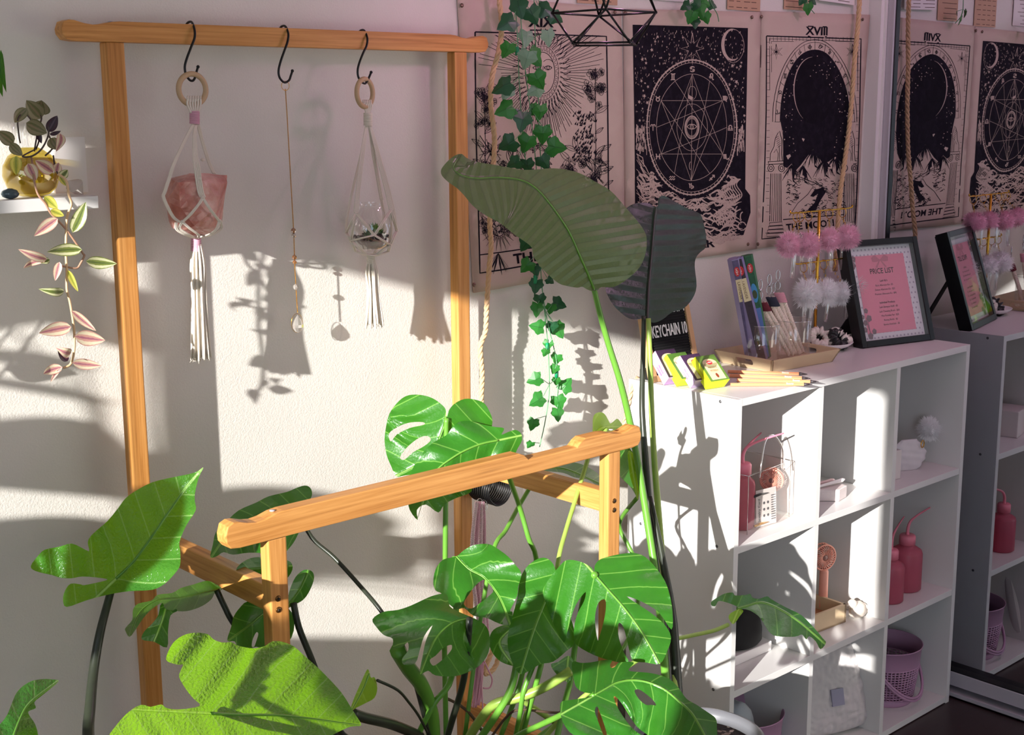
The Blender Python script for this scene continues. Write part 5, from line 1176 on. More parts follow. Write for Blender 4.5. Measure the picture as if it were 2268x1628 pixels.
def ivy(name, label, leaves, stems, clips=(), seed=1, n_extra=0, group=None):
    rn = random.Random(seed); mbs = [MB(), MB(), MB()]
    for m in mbs: m.uv = []
    p0 = W(*stems[0][0]); t = thing(name, label, 'artificial plant', p0, group); st = MB()
    for s in stems: st.tube(cat_rom([W(*p) for p in s], 5), .0011, 6)
    for (x, y, s, ang, tone, Y) in leaves:
        c = W(x, y, Y); a = math.radians(ang); L = s/1190; rt = Vector((.80, -.60, 0)); d = rt*math.cos(a)-Vector((0, 0, 1))*math.sin(a)+Vector((.6, .8, 0))*rn.uniform(-.35, .35)
        nr = -Vector((.6, .8, 0))+Vector((rn.uniform(-.45, .45), rn.uniform(-.3, .3), rn.uniform(-.2, .5)))
        base = c-d.normalized()*L*.42; ivy_leaf(mbs, tone, base, d, nr, L, rn, rn.uniform(-.05, .3))
        q = None
        for s_ in stems:
            for p in s_:
                w = W(*p); dd = (w-base).length
                if q is None or dd < q[0]: q = (dd, w)
        if q[0] < .07: st.tube(cat_rom([base, base.lerp(q[1], .5)+Vector((0, 0, .004)), q[1]+Vector((0, 0, .008))], 3), .0007, 5)
    st.build('stems', M['ivystem'], t)
    for m, mt, nm in zip(mbs, IV, ('green_leaves', 'dark_leaves', 'pale_leaves')):
        if m.v: m.build(nm, mt, t, smooth=False, fixn=False)
    for (x, y, Y) in clips:
        c = W(x, y, Y); m = MB(); m.tube([c+Vector((0, 0, -.008)), c+Vector((0, 0, .008))], .0035, 8); m.tube([c+Vector((.004, 0, -.005)), c+Vector((.004, 0, .005))], .002, 6); m.build('clip', M['clip'], t)
M['ivystem'] = solid('ivy_stem', '#5f9a6a', .5); M['clip'] = solid('green_clip', '#0f8f5a', .4)
G, D, P = 0, 1, 2
lv = [(1122, 52, 44, 150, D, 1.84), (1150, 18, 44, 80, D, 1.83), (1180, 35, 44, 60, D, 1.84), (1209, 22, 40, 20, D, 1.84), (1232, 40, 34, 30, D, 1.85), (1166, 85, 38, 95, P, 1.84), (1215, 84, 38, 80, P, 1.82), (1123, 112, 38, 115, G, 1.83), (1166, 132, 44, 105, P, 1.82), (1184, 128, 44, 50, G, 1.83),
      (1112, 192, 48, 155, D, 1.82), (1122, 205, 34, 120, P, 1.84), (1192, 178, 44, 60, G, 1.82), (1186, 200, 40, 150, P, 1.83), (1118, 243, 44, 160, G, 1.82), (1157, 268, 46, 100, D, 1.82), (1196, 250, 40, 95, G, 1.83), (1183, 245, 30, 140, G, 1.84), (1202, 298, 42, 90, G, 1.82), (1124, 320, 44, 150, D, 1.83), (1166, 318, 42, 110, G, 1.82), (1232, 326, 46, 10, G, 1.82), (1138, 362, 34, 150, D, 1.83), (1168, 368, 34, 80, D, 1.84), (1205, 360, 36, 60, D, 1.83),
      (1165, 590, 36, 130, G, 1.86), (1187, 634, 34, 100, D, 1.86), (1186, 600, 26, 80, D, 1.86), (1219, 622, 22, 40, D, 1.87), (1190, 686, 34, 95, G, 1.86), (1196, 665, 30, 80, D, 1.86), (1238, 674, 36, 20, D, 1.865), (1220, 685, 28, 100, G, 1.86), (1190, 724, 36, 190, G, 1.86), (1222, 725, 30, 95, D, 1.86), (1238, 732, 40, 60, G, 1.865),
      (1214, 764, 26, 95, G, 1.86), (1208, 782, 22, 110, G, 1.86), (1232, 796, 30, 100, G, 1.865), (1228, 818, 24, 110, G, 1.86), (1184, 842, 36, 160, G, 1.86), (1254, 852, 38, -50, G, 1.865), (1190, 888, 40, 150, G, 1.86), (1238, 892, 38, 75, G, 1.86), (1236, 918, 34, 85, G, 1.86), (1180, 940, 30, 110, G, 1.86), (1174, 986, 22, 120, G, 1.86), (1232, 845, 22, 90, G, 1.865), (1180, 440, 34, 100, D, 1.85), (1215, 420, 34, 60, D, 1.85), (1195, 500, 34, 90, D, 1.86), (1165, 540, 40, 120, D, 1.86), (1200, 555, 30, 60, D, 1.86)]
st = [[(1160, -60, 1.85), (1152, 0, 1.84), (1160, 120, 1.84), (1175, 250, 1.84), (1190, 400, 1.85), (1195, 560, 1.86), (1203, 660, 1.86), (1213, 760, 1.86), (1217, 860, 1.86), (1208, 930, 1.86), (1195, 990, 1.86)],
      [(1190, -60, 1.85), (1183, 0, 1.85), (1186, 90, 1.85), (1192, 200, 1.85), (1196, 330, 1.85), (1205, 470, 1.86), (1198, 600, 1.86), (1210, 700, 1.86), (1233, 800, 1.865), (1236, 870, 1.865)],
      [(1140, -60, 1.85), (1141, 0, 1.85), (1147, 100, 1.85), (1150, 180, 1.85), (1158, 300, 1.85), (1170, 400, 1.85)]]
ivy('ivy_garland', 'long artificial ivy garland hanging over the sun tapestry down to the monstera', lv, st, [(1145, 113, 1.85), (1185, 619, 1.86), (1212, 768, 1.86), (1232, 828, 1.865)], 3)
ivy('ivy_sprig', 'short ivy sprig dangling over the top of the zodiac wheel tapestry', [(1530, 38, 34, 110, G, 1.86), (1552, 26, 38, 60, G, 1.86), (1545, 12, 34, 30, D, 1.86), (1564, 40, 30, 70, G, 1.86), (1560, 8, 34, 20, G, 1.86), (1540, 52, 26, 95, D, 1.87), (1518, 14, 28, 150, D, 1.87), (1578, 12, 26, 20, D, 1.87)],
    [[(1560, -60, 1.87), (1548, 0, 1.87), (1545, 40, 1.87)], [(1560, -60, 1.87), (1572, 0, 1.87), (1588, 30, 1.87), (1592, 48, 1.87)]], (), 5, group='ivy sprigs above the tapestries')
ivy('ivy_sprig', 'small ivy sprig of three leaves above the moon tapestry', [(1790, 20, 34, 80, G, 1.88), (1776, 2, 26, 120, D, 1.88), (1801, 4, 22, 40, D, 1.88)], [[(1790, -60, 1.88), (1786, 0, 1.88), (1804, 30, 1.88)]], (), 6, group='ivy sprigs above the tapestries')
# ------------------------------------------------------------------ things on the small wall shelf
def stripe_leaf(name, edge, mid, rib, back, tr=.35):
    t = NT(name); uv = t.n('ShaderNodeUVMap'); sp = t.n('ShaderNodeSeparateXYZ'); t.l(uv.outputs[0], sp.inputs[0])
    v = t.math('ABSOLUTE', sp.outputs[1]); n = t.noise(4, 2, uv.outputs[0]); v2 = t.math('ADD', v, t.math('MULTIPLY', t.math('SUBTRACT', n, .5), .18))
    col = t.ramp(v2, [(.0, rib), (.10, rib), (.17, mid), (.38, mid), (.46, edge), (.80, edge), (.90, mid)])
    p = t.pr(col, .38, 0); tl = t.n('ShaderNodeBsdfTranslucent'); t.l(col, tl.inputs[0])
    m = t.n('ShaderNodeMixShader'); m.inputs[0].default_value = tr; t.l(p, m.inputs[1]); t.l(tl.outputs[0], m.inputs[2]); return t.fin(m.outputs[0])
TL = dict(g=stripe_leaf('striped_leaf', '#dfe0b0', '#7d8a45', '#5e6e38', 0), p=stripe_leaf('pink_striped_leaf', '#e9dcbc', '#cf9c90', '#a8697a', 0),
          o=stripe_leaf('olive_leaf', '#8f8768', '#6f6f4a', '#8a7a5e', 0, .25), d=stripe_leaf('plum_leaf', '#3d2230', '#2f1926', '#4a2a3a', 0, .1), y=stripe_leaf('yellow_leaf', '#dfd46a', '#b9b84a', '#8f9a3c', 0, .45))
def blade(parent, b, tip, w, mat, Y=1.79, curl=.25, name='leaf', Yt=None, bend=0, roll=0):
    """pointed leaf from b to tip (pixels), w wide, standing at depth Y"""
    a, c = W(b[0], b[1], Y), W(tip[0], tip[1], Yt if Yt else Y-.004); d = c-a; L = d.length; d.normalize()
    vw = ((a+c)/2-CAM).normalized(); s = vw.cross(d).normalized(); s = (s*math.cos(roll)+vw*math.sin(roll)); ww = w/1690/2*1.03; mb = MB(); mb.uv = []; n = 9; nrm = d.cross(s).normalized()
    for i in range(n+1):
        u = i/n; h = ww*math.sin(PI*min(1, u**.8))**.75*(1-.15*u); ctr = a+d*L*u+nrm*bend*L*math.sin(PI*u)*.5+s*bend*L*.15*math.sin(PI*u)
        for j in range(-3, 4):
            q = j/3; mb.v.append(ctr+s*h*q+nrm*curl*h*q*q*(-1)); mb.uv.append((u*2, q))
    for i in range(n):
        for j in range(6): k = i*7+j; mb.f.append((k, k+1, k+8, k+7))
    return mb.build(name, mat, parent)
def wandering():
    Y = 1.79
    t = thing('trailing_plant', 'wandering plant with striped pink and green leaves trailing from the yellow vase', 'plant', W(75, 330, 1.85))
    for pts, r, mt in (([(80, 330, 1.85), (86, 300, 1.84), (60, 255, 1.83), (40, 262, 1.82), (42, 300, 1.82), (45, 316, 1.83)], .0012, 'vine_d'),
                       ([(76, 335, 1.85), (84, 290, 1.845), (92, 262, 1.84), (86, 252, 1.84)], .0012, 'vine_d'), ([(80, 330, 1.85), (50, 346, 1.82), (70, 346, 1.81), (92, 330, 1.80), (107, 300, 1.80), (106, 280, 1.80)], .0013, 'vine_d'),
                       ([(100, 345, 1.82), (118, 325, 1.81), (108, 300, 1.80)], .0013, 'vine_d'), ([(118, 345, 1.82), (122, 370, 1.80), (128, 385, 1.785)], .0014, 'vine_d'),
                       ([(70, 350, 1.82), (74, 385, 1.79), (76, 402, 1.785), (84, 430, 1.78), (100, 450, 1.78), (112, 472, 1.78), (128, 488, 1.78), (148, 510, 1.78), (166, 535, 1.78), (184, 562, 1.78), (187, 566, 1.78), (178, 584, 1.78), (170, 594, 1.78), (150, 592, 1.78), (132, 588, 1.78)], .0016, 'vine_m'),
                       ([(128, 385, 1.785), (146, 400, 1.78), (152, 430, 1.78), (158, 452, 1.78), (150, 475, 1.78), (147, 500, 1.78), (146, 560, 1.78), (148, 600, 1.78), (148, 640, 1.78), (155, 670, 1.78), (163, 720, 1.78), (165, 760, 1.78), (162, 790, 1.78), (155, 808, 1.78), (140, 815, 1.78)], .0018, 'vine_p')):
        MB().tube(cat_rom([W(*p) for p in pts], 5), r, 6).build('vine', M[mt], t)
    D = [((92, 262), (58, 222), 44, 'o', 1.84, 0), ((86, 254), (92, 222), 48, 'o', 1.845, .2), ((60, 240), (32, 272), 28, 'o', 1.82, .3), ((58, 272), (104, 295), 40, 'o', 1.82, .1), ((106, 292), (127, 256), 26, 'd', 1.80, 0), ((82, 290), (92, 318), 14, 'd', 1.83, 0),
         ((30, 318), (-6, 290), 34, 'o', 1.82, .1), ((22, 318), (50, 345), 26, 'o', 1.81, .2), ((110, 298), (135, 290), 10, 'd', 1.80, .3), ((112, 305), (128, 332), 30, 'o', 1.80, .3), ((134, 296), (124, 336), 22, 'p', 1.79, -.7),
         ((36, 345), (36, 388), 28, 'y', 1.80, .1), ((62, 362), (80, 400), 34, 'p', 1.79, .1), ((118, 382), (78, 355), 34, 'p', 1.79, .1), ((124, 382), (130, 360), 24, 'p', 1.79, 0), ((134, 392), (150, 376), 22, 'g', 1.785, .3), ((132, 390), (147, 412), 14, 'y', 1.785, 0),
         ((98, 435), (128, 462), 26, 'y', 1.78, .1), ((112, 465), (142, 478), 20, 'y', 1.775, .1), ((128, 484), (75, 523), 30, 'p', 1.775, .1), ((160, 515), (190, 447), 34, 'g', 1.775, .15), ((182, 553), (104, 558), 32, 'g', 1.77, .15), ((104, 575), (40, 552), 24, 'p', 1.775, -.2), ((104, 575), (52, 594), 16, 'p', 1.775, .5),
         ((190, 578), (259, 584), 32, 'g', 1.775, .15), ((132, 580), (122, 622), 20, 'p', 1.775, .1), ((150, 598), (173, 646), 16, 'y', 1.775, .1), ((110, 575), (90, 582), 16, 'g', 1.78, 0), ((142, 645), (85, 640), 22, 'g', 1.775, -.4), ((158, 688), (213, 733), 22, 'p', 1.775, .1), ((158, 724), (86, 738), 36, 'p', 1.775, .1),
         ((165, 744), (233, 754), 40, 'p', 1.775, .1), ((157, 782), (124, 770), 26, 'p', 1.77, -.5), ((150, 800), (128, 775), 20, 'd', 1.775, 0), ((160, 803), (225, 810), 28, 'p', 1.775, .1), ((138, 813), (96, 828), 26, 'p', 1.775, .3), ((132, 816), (112, 846), 12, 'p', 1.775, .2)]
    for b, tp, w, m, Yl, bd in D: blade(t, b, tp, w, TL[m], Yl, .3, bend=bd)
M['vine_d'] = solid('dark_vine', '#4a3a34', .5); M['vine_m'] = solid('pinkish_vine', '#a8826a', .5); M['vine_p'] = solid('pale_vine', '#d8b48a', .5)
wandering()
def shelf_things():
    z0 = sz(1.388); c = W(72, 424, 1.858); c.z = z0
    t = thing('glass_vase', 'round yellow glass vase with a short clear neck on the wall shelf', 'vase', c)
    R = .040; prof = [(.012, .0), (.024, .003), (.034, .012), (R, .030), (.0385, .044), (.031, .058), (.020, .066), (.0125, .070)]
    m = MB(); m.shell(prof, c, 40); m.build('body', M['yglass'], t)
    m = MB(); m.shell([(.0125, .070), (.0115, .085), (.0125, .102), (.0145, .106)], c+Vector((-.012, 0, 0)), 24); m.build('neck', M['glass'], t)
    m = MB(); m.lathe([(.010, .003), (.023, .005), (.0325, .013), (.038, .030), (.0365, .044), (.030, .055), (0, .0555)], c, 36); m.build('water', M['ywater'], t)
    a, b = W(122, 425, 1.895), W(194, 425, 1.895); m = MB(); h = .083
    m.box((a.x, 1.893*KK, z0), (b.x, 1.893*KK+.0045, z0+h)); tag(m.build('gift_card', M['paper_w'], smooth=False), 'blank white card propped on the wall shelf behind the vase', 'card')
    c = W(165, 425, 1.84); c.z = z0; bm = bmesh.new(); rn = random.Random(11)
    for i in range(26):
        an = rn.uniform(0, 6.28); r = rn.uniform(.6, 1); zz = rn.uniform(0, 1); bm.verts.new(c+Vector((.0135*r*math.cos(an), .010*r*math.sin(an), zz*.030*(1-.25*abs(math.cos(an))))))
    bmesh.ops.convex_hull(bm, input=bm.verts[:]); bmesh.ops.delete(bm, geom=[v for v in bm.verts if not v.link_faces], context='VERTS')
    me = bpy.data.meshes.new('crystal'); bm.to_mesh(me); bm.free(); me.materials.append(M['crystal']); o = bpy.data.objects.new('clear_crystal', me); COL.objects.link(o)
    tag(o, 'rough clear crystal chunk at the right end of the wall shelf', 'crystal')
    m = MB(); c = W(22, 425, 1.825); m.ball((c.x, c.y, z0+.0075), .0125, 18, 12, (1, .8, .6), .1, 3); tag(m.build('polished_stone', M['bluestone']), 'small blue grey polished glassy stone at the left of the yellow vase', 'stone')
M['yglass'] = thin_glass('yellow_glass', '#e6d98a', .12); M['ywater'] = crystal_mat('yellow_water', '#d9cc6a'); M['bluestone'] = solid('blue_grey_stone', '#5b7078', .12, .1, var=.7, bscale=900)
shelf_things()
# second trailing plant, only its loop of leaf reaches into view at the left edge; its pot stands further along the shelf
def pothos():
    t = thing('potted_pothos', 'dark green hanging leaf loop at the left edge of the photo', 'plant', (.40, 1.92, sz(1.388)))
    m = MB(); m.lathe([(0, 0), (.032, 0), (.042, .07), (.044, .075), (.038, .075), (.036, .066), (0, .066)], (.40, 1.92, sz(1.388)), 28); m.build('pot', M['pot_dark'], t)
    for b, tp, w, Y in (((-10, 100), (6, 215), 22, 1.84), ((2, 110), (14, 205), 14, 1.835)): blade(t, b, tp, w, LM['monstera'], Y, .3, bend=.25)
    rn = random.Random(12)
    for i in range(30):      # unseen foliage added further left to shade the wall
        a = Vector((rn.uniform(.30, .50), rn.uniform(1.86, 1.94), rn.uniform(1.16, 1.33))); d = Vector((rn.uniform(-1, 1), rn.uniform(-.4, .4), rn.uniform(-1, .2))).normalized(); L = rn.uniform(.05, .085)
        s = d.cross(Vector((rn.uniform(-.4, .4), 1, .2))).normalized(); mb = MB(); mb.uv = []
        for k in range(8):
            u = k/7; h = L*.34*math.sin(PI*u**.75)
            for q in (-1, 0, 1): mb.v.append(a+d*L*u+s*h*q+Vector((0, 0, -.3*L*u*u))); mb.uv.append((u, q*.3))
        for k in range(7):
            for q in range(2): e = k*3+q; mb.f.append((e, e+1, e+4, e+3))
        mb.build('leaf', LM['monstera'], t)
        MB().tube([(.40, 1.92, 1.45), Vector((a.x, 1.83, 1.38)), a], .0012, 5).build('vine', M['stem'], t)
pothos()
# ------------------------------------------------------------------ unseen plant added on the window sill, leaves shaped to shadow wall and plants
def shadow_caster_plant():
    X = WXW+.06
    t = thing('shadow_caster_plant', 'unseen leafy potted plant added on the window sill to cast shadows across the room', 'potted plant', (X, 1.44, 1.06))
    m = MB(); m.lathe([(0, 0), (.05, 0), (.066, .11), (.07, .12), (.06, .12), (.058, .105), (0, .105)], (X, 1.435, 1.06), 28); m.build('pot', M['pot_grey'], t)
    rn = random.Random(21)
    def bl(y, z, L, w, an, base=(1.435, 1.17)):
        a = Vector((X, y, z)); d = Vector((0, math.cos(an), math.sin(an))); s = Vector((.35, -math.sin(an), math.cos(an))).normalized(); mb = MB(); mb.uv = []
        for k in range(11):
            u = k/10; h = w*math.sin(PI*u**.85)**.8
            for q in (-1, -.5, 0, .5, 1): mb.v.append(a+d*L*(u-.5)+s*h*q+Vector((.02*math.sin(u*3), 0, 0))); mb.uv.append((u, q*.4))
        for k in range(10):
            for q in range(4): e = k*5+q; mb.f.append((e, e+1, e+6, e+5))
        mb.build('leaf', LM['monstera'], t)
        MB().tube(cat_rom([Vector((X, base[0], base[1])), Vector((X, (base[0]+y)/2, (base[1]+z)/2+.01)), a-d*L*.4], 4), .0025, 5).build('stalk', M['stem'], t)
    for (y, z, L, w, an) in ((1.405, 1.247, .26, .080, -.36), (1.42, 1.20, .18, .05, 0), (1.325, 1.212, .13, .042, -.1), (1.545, 1.09, .18, .11, 1.5), (1.56, 1.17, .16, .05, 1.2), (1.535, 1.355, .12, .055, .1), (1.555, 1.64, .20, .055, 1.5), (1.50, 1.60, .14, .045, .9), (1.54, 1.452, .11, .009, .05), (1.545, 1.495, .10, .012, -.15), (1.53, 1.20, .14, .05, .2),
                             (1.200, 1.325, .19, .062, 1.45), (1.225, 1.22, .20, .040, 1.5), (1.115, 1.16, .22, .075, .15), (.945, 1.135, .20, .075, -.1), (1.02, 1.09, .16, .04, .1), (.97, 1.195, .13, .035, .3)):
        bl(y, z, L, w, an)
shadow_caster_plant()
# ------------------------------------------------------------------ things on top of the shelf unit
TOPZ = SH
def solidbox(o, a, b, c):
    """box from corner o with edge vectors a, b, c"""
    o, a, b, c = [Vector(v) for v in (o, a, b, c)]
    return MB().add([o, o+a, o+a+b, o+b, o+c, o+a+c, o+a+b+c, o+b+c], [(3, 2, 1, 0), (4, 5, 6, 7), (0, 1, 5, 4), (1, 2, 6, 5), (2, 3, 7, 6), (3, 0, 4, 7)])
def mcol(name, c, **k):
    if name not in M: M[name] = solid(name, c, **k)
    return M[name]
def oval(F, cx, cy, rx, ry, z=.0003, n=24):
    return MB().add([F @ Vector((cx+rx*math.cos(2*PI*i/n), cy+ry*math.sin(2*PI*i/n), z)) for i in range(n)], [tuple(range(n))])
def rect(F, x0, y0, x1, y1, z=.0003): return MB().add([F @ Vector(p) for p in ((x0, y0, z), (x1, y0, z), (x1, y1, z), (x0, y1, z))], [(0, 1, 2, 3)])
def cone_boxes():
    V = [((2.091, 1.816), '#cfa6dc', '#3a2440', 'LAVENDER', '#8a4a86', 0), ((2.098, 1.787), '#cfe02c', '#5a8a2e', 'PATCHOULI', '#7a8a2a', 0), ((2.106, 1.757), '#cdb4dd', '#4a2f52', 'LAVENDER', '#8a4a86', 0), ((2.119, 1.727), '#d8ea1c', '#6f9a3a', 'MYSTIC', '#b8860b', 1)]
    names = ['lilac and plum incense cone box, the one leaning on the letter board', 'lime green incense cone box between the two lilac ones', 'pale lilac incense cone box directly behind the front lime one', 'lime green incense cone box in front with its cream label in full view']
    a = Vector((.008, .050, .045)).normalized()*.068; b = Vector((1, -.16, 0)).normalized()*.052; c = b.cross(a).normalized()*.025
    if c.z < 0: c = -c
    for i, ((x, y), side, face, txt, tc, full) in enumerate(V):
        aa = a if i else Vector((.006, .045, .050)).normalized()*.068
        o = Vector((x, y, TOPZ+.0006)); t = thing('incense_box', names[i], 'box', o, 'incense cone boxes')
        solidbox(o, aa, b, c).build('carton', mcol('carton_%d' % i, side, rough=.45), t, smooth=False, bevel=.0006)
        F = frame_m(o+c+b*.5+aa*.5, b, aa); 
        if F.to_3x3().col[2].dot(c) < 0: F = frame_m(o+c+b*.5+aa*.5, -b, aa)
        rect(F, -.0255, -.0335, .0255, .0335, .0004).build('face_print', mcol('boxface_%d' % i, face, rough=.5, var=.5, bscale=900), t, smooth=False, fixn=False)
        lab = rect(F, -.019, -.030, .019, .012, .0007); lab.merge(oval(F, 0, .012, .019, .012, .0007)); lab.build('label', mcol('box_label', '#ddd3a0', rough=.6), t, smooth=False, fixn=False)
        oval(F, 0, .014, .0075, .0052, .001).build('logo', mcol('logo_red', '#c4242b', rough=.5), t, smooth=False, fixn=False)
        text_mesh('HEM', .0055, F @ Matrix.Translation((0, .014, .0013))).build('logo_letters', mcol('logo_white', '#f2efe8'), t, smooth=False, fixn=False)
        text_mesh('PRECIOUS' if full else txt, .0068, F @ Matrix.Translation((0, .001, .0011)), sx=.75).build('lettering', mcol('letter_brown', '#6b4a22'), t, smooth=False, fixn=False)
        if full:
            text_mesh('MYRRH', .0080, F @ Matrix.Translation((0, -.0075, .0011)), sx=.8).build('lettering', mcol('letter_red', '#b5502e'), t, smooth=False, fixn=False)
            oval(F, 0, -.020, .0035, .006, .001).build('seed_picture', mcol('seed', '#8a3a1c'), t, smooth=False, fixn=False)
        # small vertical print on the narrow side
        side_n = -b.normalized(); G = frame_m(o+aa*.42+c*.5-b.normalized()*.0002, -aa, c)
        if G.to_3x3().col[2].dot(side_n) < 0: G = frame_m(o+aa*.42+c*.5-b.normalized()*.0002, aa, c)
        tx = text_mesh('PATCHOULI' if i in (1, 3) else 'PRECIOUS', .0058, G @ Matrix.Translation((0, .003, .0004)), sx=.8); tx.merge(text_mesh('LAVENDER' if i in (0, 2) else 'INCENSE', .0058, G @ Matrix.Translation((0, -.004, .0004)), sx=.8)); tx.build('side_lettering', mcol('side_ink_%d' % i, tc), t, smooth=False, fixn=False)
cone_boxes()
def letter_board():
    o = Vector((2.094, 1.846, TOPZ+.001)); ux = Vector((1, -.03, 0)).normalized(); up = Vector((0, .052, .20)).normalized(); w, h = .150, .225
    t = thing('letter_board', 'black felt letter board in a pale wooden frame half hidden behind the dark leaf', 'letter board', o)
    F = frame_m(o, ux, up); m = MB(); d = -.016
    for a, b in (((0, 0), (.014, h)), ((w-.014, 0), (w, h)), ((0, 0), (w, .014)), ((0, h-.014), (w, h))): m.box((a[0], a[1], d), (b[0], b[1], 0), F)
    m.build('frame', mcol('board_wood', '#d2a677', rough=.5, var=.2, bscale=150), t, smooth=False, bevel=.001)
    g = MB(); g.box((.013, .013, -.012), (w-.013, h-.013, -.006), F)
    for k in range(34): g.box((.014, .016+k*.0058, -.006), (w-.014, .0195+k*.0058, -.0042), F)
    g.build('felt', mcol('black_felt', '#0e0e10', rough=.95), t, smooth=False)
    for txt, y, s in (('KEYCHAIN 10', .104, .036), ('LASH IN TRAY 4', .152, .032)):
        text_mesh(txt, s, F @ Matrix.Translation((w/2+.003, y, -.0035)), .0008, sx=.50, bold=.014).build('letters', mcol('white_letters', '#ecebe6', rough=.4), t, smooth=False, fixn=False)
    m = MB(); m.tube([F @ Vector((w*.5, h*.75, d)), Vector((2.17, 1.909, TOPZ+.004))], .003, 6); m.build('easel_leg', M['blackpl'], t)
letter_board()
m = solidbox(Vector((2.102, 1.868, TOPZ)), (.040, -.012, 0), (.010, .036, 0), (0, 0, .022)); pl = tag(m.build('power_adapter', M['blackpl'], smooth=False, bevel=.003), 'black plastic plug adapter at the back left corner of the shelf unit', 'adapter')
# tray
def tray():
    z = TOPZ+.0005; L, Fp, R = WZ(1592, 816.4, z), WZ(1683.4, 821, z), WZ(1801, 799.8, z); R = Fp+(R-Fp).normalized()*.205; L = Fp+(L-Fp).normalized()*.150
    e = (R-Fp).normalized(); f = (L-Fp); f = (f-e*f.dot(e)).normalized(); L = Fp+f*.150
    if L.y > 1.895: Fp.y -= L.y-1.895; L.y = 1.895
    Fp.y -= .004
    o = Fp; W2, D2, H = .205, .150, .030; F = frame_m(o, e, f)
    t = thing('wooden_tray', 'pale wooden tray with an oval hand hole holding two glass tumblers', 'tray', o)
    mt = mcol('tray_wood', '#dcc29c', rough=.55, var=.15, bscale=160); th = .005; fl = .013
    m = MB(); m.box((0, 0, 0), (W2, D2, th), F); m.build('base', mt, t, smooth=False)
    def wall(a, b, na, hole=False):
        a, b, na = Vector(a), Vector(b), Vector(na); d = (b-a).normalized(); lo0, lo1 = a, b; hi0, hi1 = a-d*fl+na*fl+Vector((0, 0, H)), b+d*fl+na*fl+Vector((0, 0, H))
        m = MB(); thk = -na*th
        if not hole:
            q = [lo0, lo1, hi1, hi0]; m.add([F @ v for v in q]+[F @ (v+thk) for v in q], [(0, 1, 2, 3), (7, 6, 5, 4), (0, 4, 5, 1), (1, 5, 6, 2), (2, 6, 7, 3), (3, 7, 4, 0)])
        else:
            n = 24; L0 = (b-a).length; up = (hi0+hi1)/2-(lo0+lo1)/2; ctr = (lo0+lo1)/2+up*.52; rx, ry = .026, .23
            H1 = []; O1 = []
            for i in range(n):
                an = 2*PI*i/n; cx, cy = math.cos(an), math.sin(an); sx = (rx-.007)*(1 if cx > 0 else -1) if abs(cx) > .2 else (rx-.007)*cx/.2
                H1.append(ctr+d*(sx+.007*cx)+up*(ry*cy))
                k = max(abs(cx), abs(cy)); ex, ey = cx/k, cy/k; base = (lo0.lerp(lo1, (ex+1)/2)).lerp(hi0.lerp(hi1, (ex+1)/2), (ey+1)/2); O1.append(base)
            vs = [F @ v for v in H1+O1]+[F @ (v+thk) for v in H1+O1]; fs = []
            for i in range(n):
                j = (i+1) % n; fs += [(i, j, n+j, n+i), (2*n+j, 2*n+i, 3*n+i, 3*n+j), (j, i, 2*n+i, 2*n+j), (n+i, n+j, 3*n+j, 3*n+i)]
            m.add(vs, fs)
        m.build('side', mt, t, smooth=False)
    wall((0, 0, 0), (W2, 0, 0), (0, -1, 0)); wall((W2, D2, 0), (0, D2, 0), (0, 1, 0)); wall((0, D2, 0), (0, 0, 0), (-1, 0, 0), True); wall((W2, 0, 0), (W2, D2, 0), (1, 0, 0), True)
    return F, th
TF, tth = tray()
def tumbler(lx, ly, lab):
    c = TF @ Vector((lx, ly, tth+.0008)); t = thing('glass_tumbler', lab, 'glass', c, 'tumblers in the tray')
    m = MB(); m.shell([(0, 0), (.034, 0), (.0375, .003), (.041, .088), (.0404, .0885), (.0395, .088), (.036, .006), (0, .006)], c, 40); m.build('glass', M['glass'], t); 
    m = MB(); P = [c+Vector((.0408*math.cos(2*PI*i/40), .0408*math.sin(2*PI*i/40), .0882)) for i in range(40)]; m.tube(P, .0007, 6, closed=True); m.build('rim', M['glassrim'], t); return c
M['glassrim'] = thin_glass('glass_rim', (.9, .93, .93), .45)
GA = tumbler(.047, .074, 'clear glass tumbler in the tray with the tall incense boxes'); GB = tumbler(.150, .070, 'clear glass tumbler in the tray with the braided keychains')
